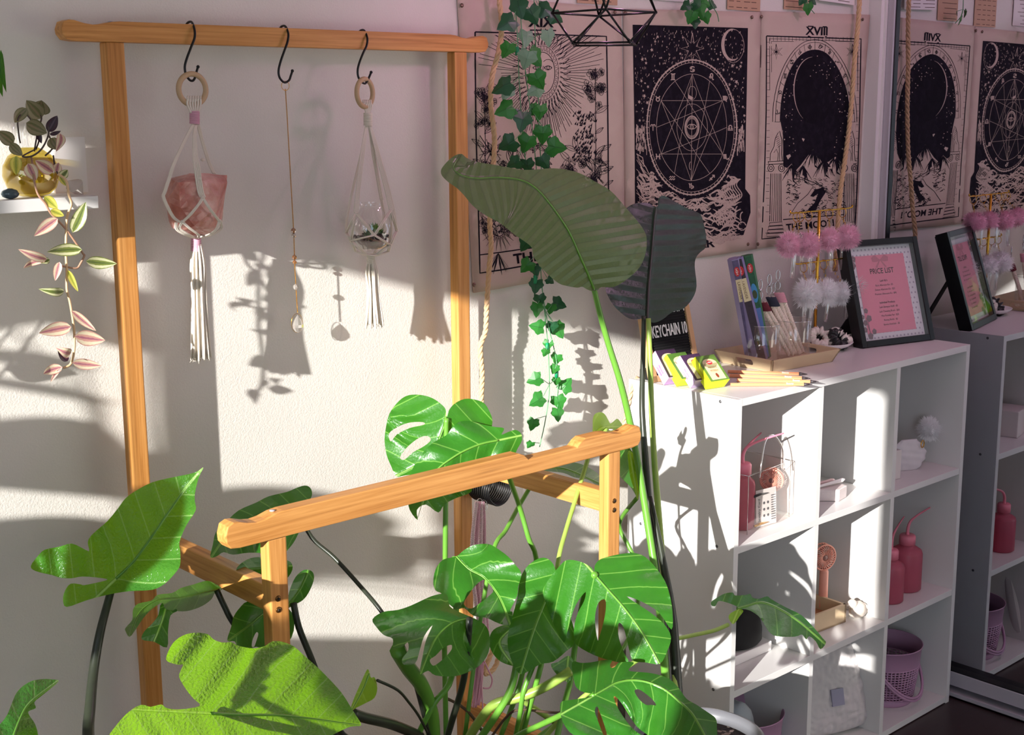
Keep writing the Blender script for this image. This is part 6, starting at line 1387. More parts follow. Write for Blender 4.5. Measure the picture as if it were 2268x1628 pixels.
def incense():
    for (dx, dy, lean, c1, face, txt, lab, w) in ((-.014, -.010, (-.050, .040, .235), '#8f86b8', '#3a2838', 'LAVENDER', 'tall lilac incense stick box lettered lavender leaning in the left tumbler', .034),
                                                (.014, .000, (-.040, .030, .236), '#2b7a4a', '#1f6b42', 'DIVINE', 'tall green incense stick box with a blue picture leaning in the left tumbler', .030),
                                                (-.016, .014, (-.058, .012, .226), '#a49cc4', '#6f6790', 'LAVENDER', 'third pale purple incense stick box tucked behind in the left tumbler', .028)):
        ax = Vector(lean).normalized(); o = GA+Vector((dx, dy, .009)); s = Vector((.80, -.60, 0)); s = (s-ax*s.dot(ax)).normalized(); n = s.cross(ax).normalized()
        if n.y > 0: n = -n
        s2 = n.cross(ax) if (n.cross(ax)).dot(Vector((.8, -.6, 0))) > 0 else -(n.cross(ax)); L = .238
        base = o-s2*w*.5-n*0
        t = thing('incense_stick_box', lab, 'box', o, 'incense stick boxes')
        # hexagonal carton
        hexp = [(-w*.5, 0), (-w*.25, w*.42), (w*.25, w*.42), (w*.5, 0), (w*.25, -w*.42), (-w*.25, -w*.42)]
        vs = [o+s2*a+n*b for a, b in hexp]+[o+s2*a+n*b+ax*L for a, b in hexp]
        m = MB().add(vs, [(5, 4, 3, 2, 1, 0), (6, 7, 8, 9, 10, 11)]+[(i, (i+1) % 6, 6+(i+1) % 6, 6+i) for i in range(6)]); m.build('carton', mcol('stickbox_'+c1, c1, rough=.45, var=.35, bscale=260), t, smooth=False)
        F = frame_m(o+n*(w*.42+.0003), s2, ax)
        if F.to_3x3().col[2].dot(n) < 0: F = F @ Matrix.Diagonal((-1, 1, -1, 1))
        rect(F, -w*.25, .002, w*.25, L-.002, .0002).build('face_print', mcol('stickface_'+face, face, rough=.45, var=.7, bscale=900), t, smooth=False, fixn=False)
        oval(F, 0, L-.028, w*.22, .011, .0006).build('logo', mcol('logo_red', '#c4242b'), t, smooth=False, fixn=False)
        text_mesh('HEM', .0075, F @ Matrix.Translation((0, L-.028, .0009)) @ Matrix.Rotation(PI/2, 4, 'Z')).build('logo_letters', mcol('logo_white', '#f2efe8'), t, smooth=False, fixn=False)
        if txt == 'LAVENDER':
            rect(F, -w*.24, L-.098, w*.24, L-.046, .0006).build('label', mcol('cream_label', '#d9cfa4'), t, smooth=False, fixn=False)
            text_mesh(txt, .0088, F @ Matrix.Translation((-.001, L-.072, .0009)) @ Matrix.Rotation(-PI/2, 4, 'Z'), sx=.95).build('lettering', mcol('letter_brown', '#6b4a22'), t, smooth=False, fixn=False)
        else:
            oval(F, 0, L-.085, w*.25, .022, .0006).build('blue_picture', mcol('pic_blue', '#3f8fc4'), t, smooth=False, fixn=False); oval(F, 0, L-.088, w*.18, .010, .0009).build('hill_picture', mcol('pic_green', '#3a4a22'), t, smooth=False, fixn=False)
            rect(F, -w*.25, .004, w*.25, L-.120, .0006).build('lower_blue', mcol('pic_blue2', '#5a7fc0', var=.3, bscale=200), t, smooth=False, fixn=False)
incense()
def keychains():
    M['maroon'] = solid('maroon_cord', '#6a1f2c', .8); M['navy'] = solid('navy_cord', '#2b3040', .8); M['rosecord'] = solid('rose_cord', '#d79aa6', .8); M['creamknit'] = solid('cream_braid', '#f0e2d0', .9, bump=.5, bscale=700)
    for k, (bx, by, top, wm, lab) in enumerate((((-.020), -.010, (1683, 662, 1.835), 'maroon', 'cream braided keychain strap with a maroon wrapping'), (.000, -.014, (1703, 650, 1.835), 'navy', 'cream braided keychain strap with a dark navy wrapping'), (.018, -.008, (1722, 640, 1.835), 'rosecord', 'cream braided keychain strap with a rose pink wrapping'), (.008, .012, (1712, 668, 1.86), 'maroon', 'cream braided keychain strap behind, almost hidden by the others'))):
        b = GB+Vector((bx, by, .010)); tp = WT(*top); t = thing('braided_keychain', lab, 'keychain', b, 'keychains in the right tumbler'); d = (tp-b); rt = Vector((.8, -.6, 0))
        for s in (-1, 1):
            pts = [b+rt*s*.005, b+d*.35+rt*s*.0055+Vector((0, 0, .002)), b+d*.7+rt*s*.005, tp-d*.07+rt*s*.004]
            twist(pts, .0028, .0030, .016, 3, 6, 6).build('braid', M['creamknit'], t)
        a0, a1 = b+d*.80, b+d*.93; m = MB(); n = 9
        for i in range(n): c = a0.lerp(a1, i/(n-1)); dd = d.normalized(); u = rt; v = dd.cross(u).normalized(); m.tube([c+u*.0105*math.cos(2*PI*j/14)+v*.0075*math.sin(2*PI*j/14) for j in range(14)], .0021, 6, closed=True)
        m.build('wrapping', M[wm], t)
        m = MB(); c = tp+Vector((0, 0, .004)); m.tube([c+rt*.006*math.cos(2*PI*j/18)+Vector((0, 0, .010*math.sin(2*PI*j/18)+.004)) for j in range(18)], .0010, 6, closed=True); m.tube([c+Vector((0, 0, .012)), c+Vector((0, 0, .018))], .0025, 8)
        m.tube([c+rt*.0045*math.cos(2*PI*j/18)+Vector((0, 0, .012*math.sin(2*PI*j/18)+.028)) for j in range(18)], .0011, 6, closed=True); m.build('clasp', M['chrome'], t)
keychains()
def pencils():
    M['pencil'] = solid('orange_pencil', '#e39a6c', .4); M['lead'] = solid('pencil_tip', '#3a3134', .5)
    base = None; z = TOPZ+.0042
    ends = [((1612, 823), (1797, 829), 0), ((1616, 832), (1796, 838), 0), ((1632, 842), (1786, 846), 0), ((1618, 852), (1782, 857), 0)]
    labs = ['orange pencil lying nearest the tray, first of the four', 'orange pencil second from the tray on the shelf top', 'orange pencil third from the tray on the shelf top', 'orange pencil lying nearest the front edge of the shelf top']
    for i, (a, b, dz) in enumerate(ends):
        A, B = WZ(a[0], a[1], z), WZ(b[0], b[1], z); B.y = max(B.y, 1.627); d = (B-A).normalized(); B = A+d*.170
        t = thing('pencil', labs[i], 'pencil', A, 'pencils on the shelf top')
        MB().tube([A, A+d*.152], .0038, 6).build('barrel', M['pencil'], t, smooth=False); MB().tube([A+d*.152, A+d*.164], [.0038, .0018], 8).build('sharpened_cone', M['lead'], t); MB().tube([A+d*.164, A+d*.170], [.0018, .0004], 6).build('lead', M['lead'], t)
        sx = Vector((d.x, d.y, 0)).normalized(); up = Vector((0, 0, 1)); nrm = Vector((-.35, -.7, .6)).normalized(); uy = nrm.cross(sx).normalized()
        F = frame_m(A+d*.122+nrm*.0039, sx, uy if uy.z > 0 else -uy)
        text_mesh('Beauty', .0055, F, bold=.02).build('lettering', mcol('foil_white', '#f4ead8', rough=.3), t, smooth=False, fixn=False)
pencils()
# ------------------------------------------------------------------ pompom keychains on a gold stand
def fur(parent, c, r, mat, n=2600, seed=1, name='pompom', sq=(1, 1, 1)):
    rn = random.Random(seed); m = MB(); m.ball(c, r*.62, 14, 10, sq)
    for i in range(n):
        z = rn.uniform(-1, 1); a = rn.uniform(0, 2*PI); q = math.sqrt(1-z*z); d = Vector((q*math.cos(a), q*math.sin(a), z)); L = r*(rn.uniform(.80, 1.08)); s = d.orthogonal().normalized()*r*.022
        k = Vector((rn.uniform(-1, 1), rn.uniform(-1, 1), rn.uniform(-1.1, .7)))*r*.17; b = c+Vector((d.x*sq[0], d.y*sq[1], d.z*sq[2]))*r*.5; tp = c+Vector((d.x*sq[0], d.y*sq[1], d.z*sq[2]))*L+k; md = b.lerp(tp, .6)-k*.25; s2 = d.cross(s)
        m.add([b+s, b-s, md+s2*.8, md-s2*.8, tp], [(0, 1, 3, 2), (2, 3, 4)])
    return m.build(name, mat, parent, smooth=False, fixn=False)
M['fur_pink'] = solid('pink_fur', '#fbc3d8', .9, Sheen_Weight=.5); M['fur_white'] = solid('white_fur', '#fdfbfb', .9, Sheen_Weight=.6)
def stand():
    px, py = 2.676, 1.850
    t = thing('keychain_stand', 'gold T-bar stand with two rails rising from the dish of scrunchies', 'stand', (px, py, TOPZ+.012))
    MB().tube([(px, py, TOPZ+.014), (px, py, 1.264)], .0038, 12).build('pole', M['gold'], t); m = MB(); m.lathe([(0, 0), (.03, 0), (.03, .003), (.006, .006), (0, .006)], (px, py, TOPZ+.0095), 28); m.build('foot', M['gold'], t)
    for z, xa, xb in ((1.262, -.100, .115), (1.142, -.075, .140)):
        MB().tube(cat_rom([Vector((px+xa-.006, py+.006, z+.006)), Vector((px+xa, py+.003, z)), Vector((px, py, z)), Vector((px+xb, py-.004, z)), Vector((px+xb+.012, py-.006, z+.007))], 4), .0019, 8).build('rail', M['gold'], t)
    def chain_item(x, z, cpx, r, kind, tilt, seed, lab, dy=0):
        c = WT(cpx[0], cpx[1], 1.838+dy); t2 = thing('pompom_keychain', lab, 'keychain', (x, py, z), '%s pompom keychains on the gold stand' % kind)
        m = MB(); m.tube([(x+.0008, py+.010*math.sin(a), z-.0095+.0115*math.cos(a)) for a in [2*PI*i/24 for i in range(24)]], .0009, 6, closed=True)
        e = Vector((x, py, z-.021)); m.build('split_ring', M['gold'], t2)
        m = MB(); n = 5; tp = c+Vector((0, 0, r*.6))
        for i in range(n):
            q = e.lerp(tp, (i+.5)/n); m.tube([q+(Vector((.0017*math.cos(a), 0, .003*math.sin(a))) if i % 2 else Vector((0, .0017*math.cos(a), .003*math.sin(a)))) for a in [2*PI*j/10 for j in range(10)]], .0006, 4, closed=True)
        m.build('chain', M['gold'], t2)
        fur(t2, c, r*1.17, M['fur_pink' if kind == 'pink' else 'fur_white'], 1500, seed)
        a = e+Vector((tilt[0]*.02, tilt[1]*.02-.004, -.030)); b = a+Vector((tilt[0], tilt[1], -1)).normalized()*.100
        m = MB(); m.tube([a, a.lerp(b, .5), b.lerp(a, .03), b], [.0052, .0052, .0052, .003], 12); m.build('tube', M['tubeglass'], t2); MB().tube([a, a.lerp(b, .22)], .0057, 12).build('tube_cap', M['crystal'], t2)
    row = [('pink', 2.585, 1.262, (1747, 542), .0275, (-.12, 0), 'pink pompom keychain with a clear tube, leftmost on the upper rail'), ('pink', 2.632, 1.262, (1790, 541), .0285, (.10, 0), 'pink pompom keychain with a clear tube, just left of the gold pole'),
           ('pink', 2.716, 1.262, (1837, 530), .0265, (.1, 0), 'pink pompom keychain with a clear tube, just right of the gold pole'), ('pink', 2.770, 1.262, (1877, 525), .0285, (.08, .05), 'pink pompom keychain with a clear tube, rightmost on the upper rail'),
           ('white', 2.620, 1.142, (1789, 650), .0325, (.05, 0), 'white pompom keychain with a clear tube, leftmost on the lower rail'), ('white', 2.655, 1.142, (1830, 645), .0290, (.02, .04), 'white pompom keychain hanging just behind the gold pole on the lower rail'),
           ('white', 2.735, 1.142, (1868, 648), .0280, (-.20, 0), 'white pompom keychain, third along the lower rail'), ('white', 2.790, 1.142, (1890, 637), .0285, (.06, 0), 'white pompom keychain in front of the price list, last on the lower rail'),
           ('white', 2.700, 1.142, (1840, 655), .024, (-.3, .12), 'white pompom keychain behind the others in the middle of the lower rail'), ('pink', 2.600, 1.262, (1765, 545), .020, (.22, .1), 'pink pompom keychain half hidden between the two left ones')]
    for i, (k, x, z, c, r, tl, lab) in enumerate(row): chain_item(x, z, c, r, k, tl, 30+i, lab, .02 if i in (8, 9) else 0)
M['tubeglass'] = thin_glass('acrylic_tube', (.97, .97, .97), .34)
stand()
def ruffle(name, lab, c, R, r, mat, seed, tiltm=None, grp=None, cat='scrunchie'):
    rn = random.Random(seed); m = MB(); n, k = 90, 14; vs = []; ph = rn.uniform(0, 6)
    for i in range(n):
        a = 2*PI*i/n; w = 1+.30*math.sin(a*11+ph)+.16*math.sin(a*17+2*ph)
        for j in range(k):
            b = 2*PI*j/k; rr = r*(w if math.cos(b) > -.2 else .8)*(1+.12*math.sin(a*23+b*2)); p = Vector(((R+rr*math.cos(b))*math.cos(a), (R+rr*math.cos(b))*math.sin(a), rr*.85*math.sin(b)+.003*math.sin(a*9+ph)))
            vs.append((tiltm @ p if tiltm is not None else p)+Vector(c))
    fs = [(i*k+j, ((i+1) % n)*k+j, ((i+1) % n)*k+(j+1) % k, i*k+(j+1) % k) for i in range(n) for j in range(k)]
    m.add(vs, fs); return tag(m.build(name, mat), lab, cat, grp)
M['satin_w'] = solid('cream_satin', '#ece3d6', .32, Sheen_Weight=.4); M['satin_k'] = solid('black_satin', '#121113', .35, Sheen_Weight=.2); M['ceramic'] = solid('white_ceramic', '#efeae8', .25)
def dish():
    c = Vector((2.692, 1.822, TOPZ+.0004)); m = MB(); m.lathe([(0, 0), (.030, 0), (.034, .003), (.052, .010), (.062, .018), (.0615, .0195), (.050, .013), (.030, .008), (0, .007)], c, 44, sy=.92); tag(m.build('ceramic_dish', M['ceramic']), 'small white oval ceramic dish full of satin scrunchies', 'dish')
    T = lambda ax, a: Matrix.Rotation(a, 3, ax)
    ruffle('scrunchie', 'cream satin scrunchie at the left of the white dish', c+Vector((-.022, .010, .030)), .019, .011, M['satin_w'], 1, T('X', .7) @ T('Y', -.3), 'scrunchies in the dish')
    ruffle('scrunchie', 'black satin scrunchie in the middle of the white dish', c+Vector((.010, -.020, .026)), .016, .011, M['satin_k'], 2, T('X', .9), 'scrunchies in the dish')
    ruffle('scrunchie', 'cream satin scrunchie at the right rim of the white dish', c+Vector((.040, -.010, .028)), .017, .010, M['satin_w'], 3, T('Y', .5) @ T('X', .3), 'scrunchies in the dish')
    ruffle('scrunchie', 'black satin scrunchie behind the gold pole in the white dish', c+Vector((.015, .032, .026)), .018, .011, M['satin_k'], 4, T('X', .4), 'scrunchies in the dish')
dish()
# ------------------------------------------------------------------ price list frame
def price_frame():
    BL = Vector((2.757, 1.772, TOPZ+.0006)); BR = Vector((2.990, 1.7165, TOPZ+.0006)); ux = (BR-BL).normalized(); w = .240; up = Vector((0, .080, .245)); up = (up-ux*up.dot(ux)).normalized(); h = .262
    BL = BR-ux*w
    t = thing('picture_frame', 'black frame with a pink price list on polka dot paper, standing by the mirror', 'picture frame', BL)
    F = frame_m(BL, ux, up); b = .0155; d0, d1 = -.026, .006
    m = MB()
    for a, c in (((0, 0), (b, h)), ((w-b, 0), (w, h)), ((b, 0), (w-b, b)), ((b, h-b), (w-b, h))): m.box((a[0], a[1], d0), (c[0], c[1], d1), F)
    m.build('moulding', mcol('frame_black', '#0f0e11', rough=.35), t, smooth=False, bevel=.0012)
    m = MB(); m.box((.004, .004, d0-.003), (w-.004, h-.004, d0), F); m.build('backing', mcol('frame_backing', '#1a191c', rough=.7), t, smooth=False)
    F2 = F @ Matrix.Translation((0, 0, -.010)); x0, x1, y0, y1 = b, w-b, b, h-b
    rect(F2, x0, y0, x1, y1, 0).build('paper', mcol('dot_paper', '#e9e6ea', rough=.5), t, smooth=False, fixn=False)
    dots = MB()
    for i in range(17):
        for j in range(18):
            x = x0+.006+i*.0122+(.006 if j % 2 else 0); y = y0+.006+j*.0128
            if x < x1-.003 and y < y1-.003: dots.merge(oval(F2, x, y, .0026, .0026, .0004, 10))
    dots.build('polka_dots', mcol('dot_grey', '#b3a8b8'), t, smooth=False, fixn=False)
    rect(F2, x0+.022, y0+.017, x1-.026, y1-.022, .0007).build('pink_panel', mcol('pink_panel', '#e88ba0', rough=.5), t, smooth=False, fixn=False)
    cx = (x0+.022+x1-.026)/2
    def tx(s, y, sz, bold=0, dx=0): return text_mesh(s, sz, F2 @ Matrix.Translation((cx+dx, y, .0011)), sx=.92, bold=bold)
    a = tx('PRICE LIST', h-.078, .0185, .012); a.merge(tx('Lash Kit\'s', h-.102, .0072, .01)); a.merge(tx('Individual Products', h-.156, .0072, .01))
    for i, s in enumerate(('Basic Aftercare Kit - $5', 'Deluxe Aftercare Kit - $25', 'Premium Aftercare Kit - $40')): a.merge(tx(s, h-.113-.0108*i, .0066))
    for i, s in enumerate(('Lash Shampoo Refill - $5', 'Lash Cleansing Brush - $10', 'Mini Portable Fan - $20', 'Rinsing Bottle - $5', 'Spoolie Keychain - $3')): a.merge(tx(s, h-.167-.0108*i, .0066, dx=.002))
    a.build('lettering', mcol('price_ink', '#3a1722'), t, smooth=False, fixn=False)
    bw = MB()
    for s in (-1, 1):
        for q in (0, 1):
            pts = [(cx, h-.050), (cx+s*.016, h-.041+q*.004), (cx+s*.028, h-.044), (cx+s*.026, h-.054), (cx+s*.014, h-.055), (cx, h-.052)]
        n = len(pts); bw.add([F2 @ Vector((x, y, .0012)) for x, y in pts], [tuple(range(n))]); bw.add([F2 @ Vector(p) for p in ((cx, h-.052, .0012), (cx+s*.013, h-.070, .0012), (cx+s*.019, h-.068, .0012), (cx+s*.003, h-.050, .0012))], [(0, 1, 2, 3)])
    bw.build('bow_picture', mcol('bow_pink', '#c9798a'), t, smooth=False, fixn=False)
    fl = MB(); rn = random.Random(4)
    for (x, y, r) in ((x0+.034, y0+.055, .0085), (x0+.028, y0+.074, .0065), (x0+.020, y0+.045, .007), (x0+.014, y0+.060, .006), (x0+.030, y0+.012, .008), (x0+.044, y0+.022, .007), (x0+.016, y0+.028, .007), (x0+.012, h-.060, .009), (x0+.016, h-.044, .008)):
        for k in range(5): an = 2*PI*k/5+x*90; fl.merge(oval(F2, x+r*.55*math.cos(an), y+r*.55*math.sin(an), r*.5, r*.5, .0013+.0001*k, 10))
    for q in range(3): fl.add([F2 @ Vector(p) for p in ((x0+.030+q*.002, y0+.004, .0012), (x0+.0312+q*.002, y0+.004, .0012), (x0+.031-q*.004, y0+.052, .0012), (x0+.030-q*.004, y0+.052, .0012))], [(0, 1, 2, 3)])
    fl.build('flower_picture', mcol('flower_grey', '#8d6f78', var=.3, bscale=600), t, smooth=False, fixn=False)
    rect(F, x0, y0, x1, y1, .004).build('pane', M['glass'], t, smooth=False, fixn=False)
    m = MB(); A = F @ Vector((w*.5, h*.62, d0-.003)); B = Vector((A.x-.01, 1.905, TOPZ+.003)); s = ux*.018; m.add([A-s, A+s, B+s*1.4, B-s*1.4, A-s+Vector((0, .004, 0)), A+s+Vector((0, .004, 0)), B+s*1.4+Vector((0, .003, 0)), B-s*1.4+Vector((0, .003, 0))], [(0, 1, 2, 3), (7, 6, 5, 4), (0, 4, 5, 1), (1, 5, 6, 2), (2, 6, 7, 3), (3, 7, 4, 0)]); m.build('easel_leg', mcol('frame_backing', '#1a191c'), t, smooth=False)
price_frame()
# ------------------------------------------------------------------ things in the cells
def bottle_mat(name, c, k=.35):
    t = NT(name); p = t.pr(c, .3, 0, Subsurface_Weight=.0); tr = t.n('ShaderNodeBsdfTransparent'); tr.inputs[0].default_value = lin(c); tl = t.n('ShaderNodeBsdfTranslucent'); tl.inputs[0].default_value = lin(c)
    m = t.n('ShaderNodeMixShader'); m.inputs[0].default_value = .3; t.l(p, m.inputs[1]); t.l(tl.outputs[0], m.inputs[2])
    m2 = t.n('ShaderNodeMixShader'); m2.inputs[0].default_value = k; t.l(m.outputs[0], m2.inputs[1]); t.l(tr.outputs[0], m2.inputs[2]); return t.fin(m2.outputs[0])
M['pinkbottle'] = bottle_mat('pink_bottle', '#e47f96', .38); M['pinkcap'] = solid('pink_cap', '#e88296', .4)
def wash_bottle(c, r, h, lab, az, scale=1, capr=None):
    c = Vector(c); t = thing('rinse_bottle', lab, 'bottle', c, 'pink rinse bottles on the shelf unit'); cr = capr or r*.62
    m = MB(); m.lathe([(0, 0), (r*.9, 0), (r, r*.1), (r, h*.80), (r*.93, h*.87), (r*.66, h*.93), (cr*.9, h*.95), (cr*.9, h), (0, h)], c, 36); m.build('body', M['pinkbottle'], t)
    m = MB(); m.lathe([(0, h), (cr, h), (cr, h+.020), (cr*.86, h+.024), (0, h+.024)], c, 30)
    m.build('cap', M['pinkcap'], t); d = Vector((math.cos(az), math.sin(az), 0)); z = Vector((0, 0, 1)); b = c+z*(h+.022)
    P = cat_rom([b, b+z*.018, b+z*.034+d*.008, b+z*.044+d*.028, b+z*.052+d*.056, b+z*.060+d*.092], 5); n = len(P); MB().tube(P, [.0045*(1-.66*i/n) for i in range(n)], 10).build('spout', M['pinkcap'], t)
def cell_items():
    z1, z2, z3 = BZ[2]+.0003, BZ[1]+.0003, BZ[0]+.0003
    # --- row 1, left: clear bag with an aftercare kit
    wash_bottle((2.215, 1.700, z1), .028, .118, 'large pink rinse bottle standing in the clear bag', -.5, capr=.019)
    wash_bottle((2.285, 1.755, z1), .020, .085, 'smaller pink rinse bottle at the back of the clear bag', .2, capr=.013)
    # clear bag
    x0, x1, y0, y1, h = 2.178, 2.345, 1.655, 1.800, .128
    t = thing('clear_bag', 'clear plastic gift bag with tube handles in the upper left cell', 'bag', ((x0+x1)/2, (y0+y1)/2, z1))
    m = MB(); n = 10
    for (a, b) in (((x0, y0), (x1, y0+.015)), ((x1, y0+.015), (x1, y1)), ((x1, y1), (x0, y1)), ((x0, y1), (x0, y0))):
        vs = []
        for i in range(n+1):
            for j in range(7):
                u, v = i/n, j/6; q = Vector((a[0]+(b[0]-a[0])*u, a[1]+(b[1]-a[1])*u, z1+.0006+h*v)); q += Vector((.0018*math.sin(u*9+v*5), .0022*math.sin(v*8+u*6), .003*math.sin(u*7)*v)); vs.append(q)
        m.add(vs, [(i*7+j, (i+1)*7+j, (i+1)*7+j+1, i*7+j+1) for i in range(n) for j in range(6)])
    m.build('bag_body', M['bagplastic'], t)
    e = MB()
    for (x, y) in ((x0, y0), (x1, y0+.015), (x1, y1), (x0, y1)): e.tube([(x, y, z1+.001), (x+.001, y+.001, z1+h*.5), (x, y, z1+h)], .0009, 5)
    e.tube([(x0, y0, z1+h), (x1, y0+.015, z1+h), (x1, y1, z1+h), (x0, y1, z1+h)], .0008, 5, closed=True); e.build('seams', M['bagedge'], t)
    for (ya, k) in ((y0+.006, 0), (y1, .4)):
        P = cat_rom([Vector((x0+.045, ya, z1+h-.012)), Vector((x0+.050, ya, z1+h+.02)), Vector((x0+.075, ya+.01, z1+h+.060-k*.02)), Vector((x1-.060, ya+.012, z1+h+.066-k*.02)), Vector((x1-.030, ya+.01, z1+h+.03)), Vector((x1-.035, ya, z1+h-.012))], 6); MB().tube(P, .0019, 8).build('handle', M['bagedge'], t)
    t = thing('jewelry_card', 'white jewelry card with hair clips inside the clear bag', 'card', (2.27, 1.672, z1))
    F = frame_m((2.232, 1.672, z1+.001), (1, -.10, 0), (-.04, .06, 1)); m = MB(); m.box((0, 0, -.001), (.062, .080, 0), F); m.build('sheet', M['paper_w'], t, smooth=False)
    text_mesh('Jewelry Card', .0095, F @ Matrix.Translation((.009, .036, .0006)) @ Matrix.Rotation(PI/2, 4, 'Z')).build('lettering', M['blackpl'], t, smooth=False, fixn=False)
    b = MB()
    for i in range(11): b.merge(rect(F, .046, .010+i*.0052, .060, .012+i*.0052, .0006))
    for i in range(3):
        for j in range(2): b.merge(oval(F, .024+j*.012, .022+i*.014, .0032, .0032, .0006, 8))
    b.build('print', mcol('grey_print', '#5a5a60'), t, smooth=False, fixn=False)
    for zz, mt in ((.070, 'satin_k'), (.006, 'gold')):
        m = MB(); m.tube([F @ Vector((-.010, zz, .003)), F @ Vector((.010, zz+.002, .004)), F @ Vector((.034, zz+.001, .003))], [.003, .0026, .001], 8); m.build('hair_clip', M[mt], t)
    def fan(c, az, lab, hr=.030, hh=.075, mt='fanpink', lean=0):
        c = Vector(c); t = thing('handheld_fan', lab, 'fan', c, 'small handheld fans'); d = Vector((math.cos(az), math.sin(az), 0)); s = Vector((-d.y, d.x, 0)); z = Vector((0, 0, 1))
        MB().tube([c, c+z*.004, c+z*(hh-.004), c+z*hh], [.0095, .0112, .0105, .008], 20).build('handle', M[mt], t); hc = c+z*(hh+hr*.95)
        F = frame_m(hc, s, z); m = MB(); m.tube([F @ Vector((hr*math.cos(a), hr*math.sin(a), 0)) for a in [2*PI*i/40 for i in range(40)]], .0022, 8, closed=True); m.tube([F @ Vector((hr*math.cos(a), hr*math.sin(a), -.014)) for a in [2*PI*i/40 for i in range(40)]], .0022, 8, closed=True)
        for i in range(28):
            a = 2*PI*i/28; m.tube([F @ Vector((hr*.25*math.cos(a), hr*.25*math.sin(a), .003)), F @ Vector((hr*.65*math.cos(a+.22), hr*.65*math.sin(a+.22), .003)), F @ Vector((hr*math.cos(a+.5), hr*math.sin(a+.5), 0))], .0011, 5)
            m.tube([F @ Vector((hr*math.cos(a), hr*math.sin(a), 0)), F @ Vector((hr*math.cos(a), hr*math.sin(a), -.014))], .0011, 4)
        m.build('grille', M[mt], t); m = MB(); m.ball(hc+d*(-.001), hr*.24, 14, 8, (1, 1, 1)); m.build('hub', M['fanhub'], t)
        m = MB()
        for i in range(5):
            a = 2*PI*i/5; m.add([F @ Vector(p) for p in ((hr*.2*math.cos(a), hr*.2*math.sin(a), -.009), (hr*.85*math.cos(a), hr*.85*math.sin(a), -.011), (hr*.85*math.cos(a+.8), hr*.85*math.sin(a+.8), -.006), (hr*.2*math.cos(a+.8), hr*.2*math.sin(a+.8), -.006))], [(0, 1, 2, 3)])
        m.build('blades', M['fandark'], t)
    M['fanpink'] = solid('coral_fan', '#eba08c', .4); M['fanhub'] = solid('fan_hub', '#9a6f66', .4); M['fandark'] = solid('fan_blades', '#b3645a', .5)
    fan((2.318, 1.700, z1), -2.6, 'coral handheld fan standing inside the clear bag', .024, .060)
    # --- row 1, middle
    t = thing('hexagon_dish', 'pale pink hexagonal glitter dish in the upper middle cell', 'dish', (2.535, 1.70, z1)); m = MB(); hx = [(.046*math.cos(PI/3*i+.2), .046*math.sin(PI/3*i+.2)) for i in range(6)]
    m.prism(hx, ((2.537, 1.706, z1), (1, 0, 0), (0, 1, 0)), .028); m.build('dish_body', mcol('glitter_pink', '#e9dcd9', rough=.3, var=.15, bscale=1500), t, smooth=False, bevel=.003)
    for i, (dy, dz, mt, L) in enumerate(((-.012, .0315, 'ceramic', .118), (.004, .0310, 'petal', .10))):
        M.setdefault('petal', solid('petal_pink', '#e6c4c2', .35)); m = MB(); m.tube([(2.460, 1.715+dy, z1+dz+.002), (2.52, 1.708+dy, z1+dz+.003), (2.460+L*.93, 1.700+dy, z1+dz+.005), (2.460+L, 1.698+dy, z1+dz+.006)], [.003, .0035, .005, .002], 10)
        tag(m.build('makeup_brush', M[mt]), ('white tipped makeup brush lying across the hexagonal dish', 'pale pink makeup brush lying across the hexagonal dish')[i], 'brush')
    ruffle('scrunchie', 'black scrunchie stacked in the upper middle cell under the cream one', (2.492, 1.765, z1+.052), .026, .016, M['satin_k'], 9, None, 'scrunchies in the upper middle cell')
    ruffle('scrunchie', 'cream scrunchie stacked in the upper middle cell above the black one', (2.486, 1.770, z1+.088), .023, .016, M['satin_w'], 10, None, 'scrunchies in the upper middle cell')
    # --- row 1, right
    c = Vector((2.872, 1.700, z1)); t = thing('pleated_pouch', 'white pleated satin pouch with a gold ring in the upper right cell', 'pouch', c); vs = []; n, k = 28, 26
    for i in range(n+1):
        v = i/n; hh = .078*v; w = .044*math.sin(PI*(.14+.76*v))**.7; dth = .017*math.sin(PI*(.1+.82*v))**.8
        for j in range(k):
            a = 2*PI*j/k; q = 1+.07*math.sin(a*7+v*9)+.05*math.sin(v*26+a*2); vs.append(c+Vector((w*math.cos(a)*.86*q+w*math.sin(a)*-.3, -w*math.cos(a)*.4*q+dth*math.sin(a)*q, hh)))
    m = MB().add(vs, [(i*k+j, i*k+(j+1) % k, (i+1)*k+(j+1) % k, (i+1)*k+j) for i in range(n) for j in range(k)]+[tuple(range(k-1, -1, -1)), tuple(n*k+j for j in range(k))]); m.build('pouch_body', M['satin_grey'], t)
    m = MB(); g = c+Vector((.026, -.022, .066)); m.tube([g+Vector((.007*math.cos(a), 0, .009*math.sin(a))) for a in [2*PI*i/20 for i in range(20)]], .0012, 6, closed=True); m.build('gold_ring', M['gold'], t)
    t = thing('pompom_charm', 'white fluffy pompom leaning on the pleated pouch', 'pompom', c+Vector((.035, -.01, .09))); fur(t, WT(2058, 949, 1.700), .0325, M['fur_white'], 1800, 77)
    m = solidbox((2.700, 1.69, z1), (.092, -.020, 0), (.014, .075, 0), (0, 0, .072)); tag(m.build('gift_box', mcol('cream_box', '#d9d0cc', rough=.5), bevel=.002, smooth=False), 'plain pale gift box beside the pleated pouch in the upper right cell', 'box')
    wash_bottle((2.745, 1.810, z1), .024, .112, 'pink rinse bottle in the upper right cell behind the pale box', 1.2, capr=.015)
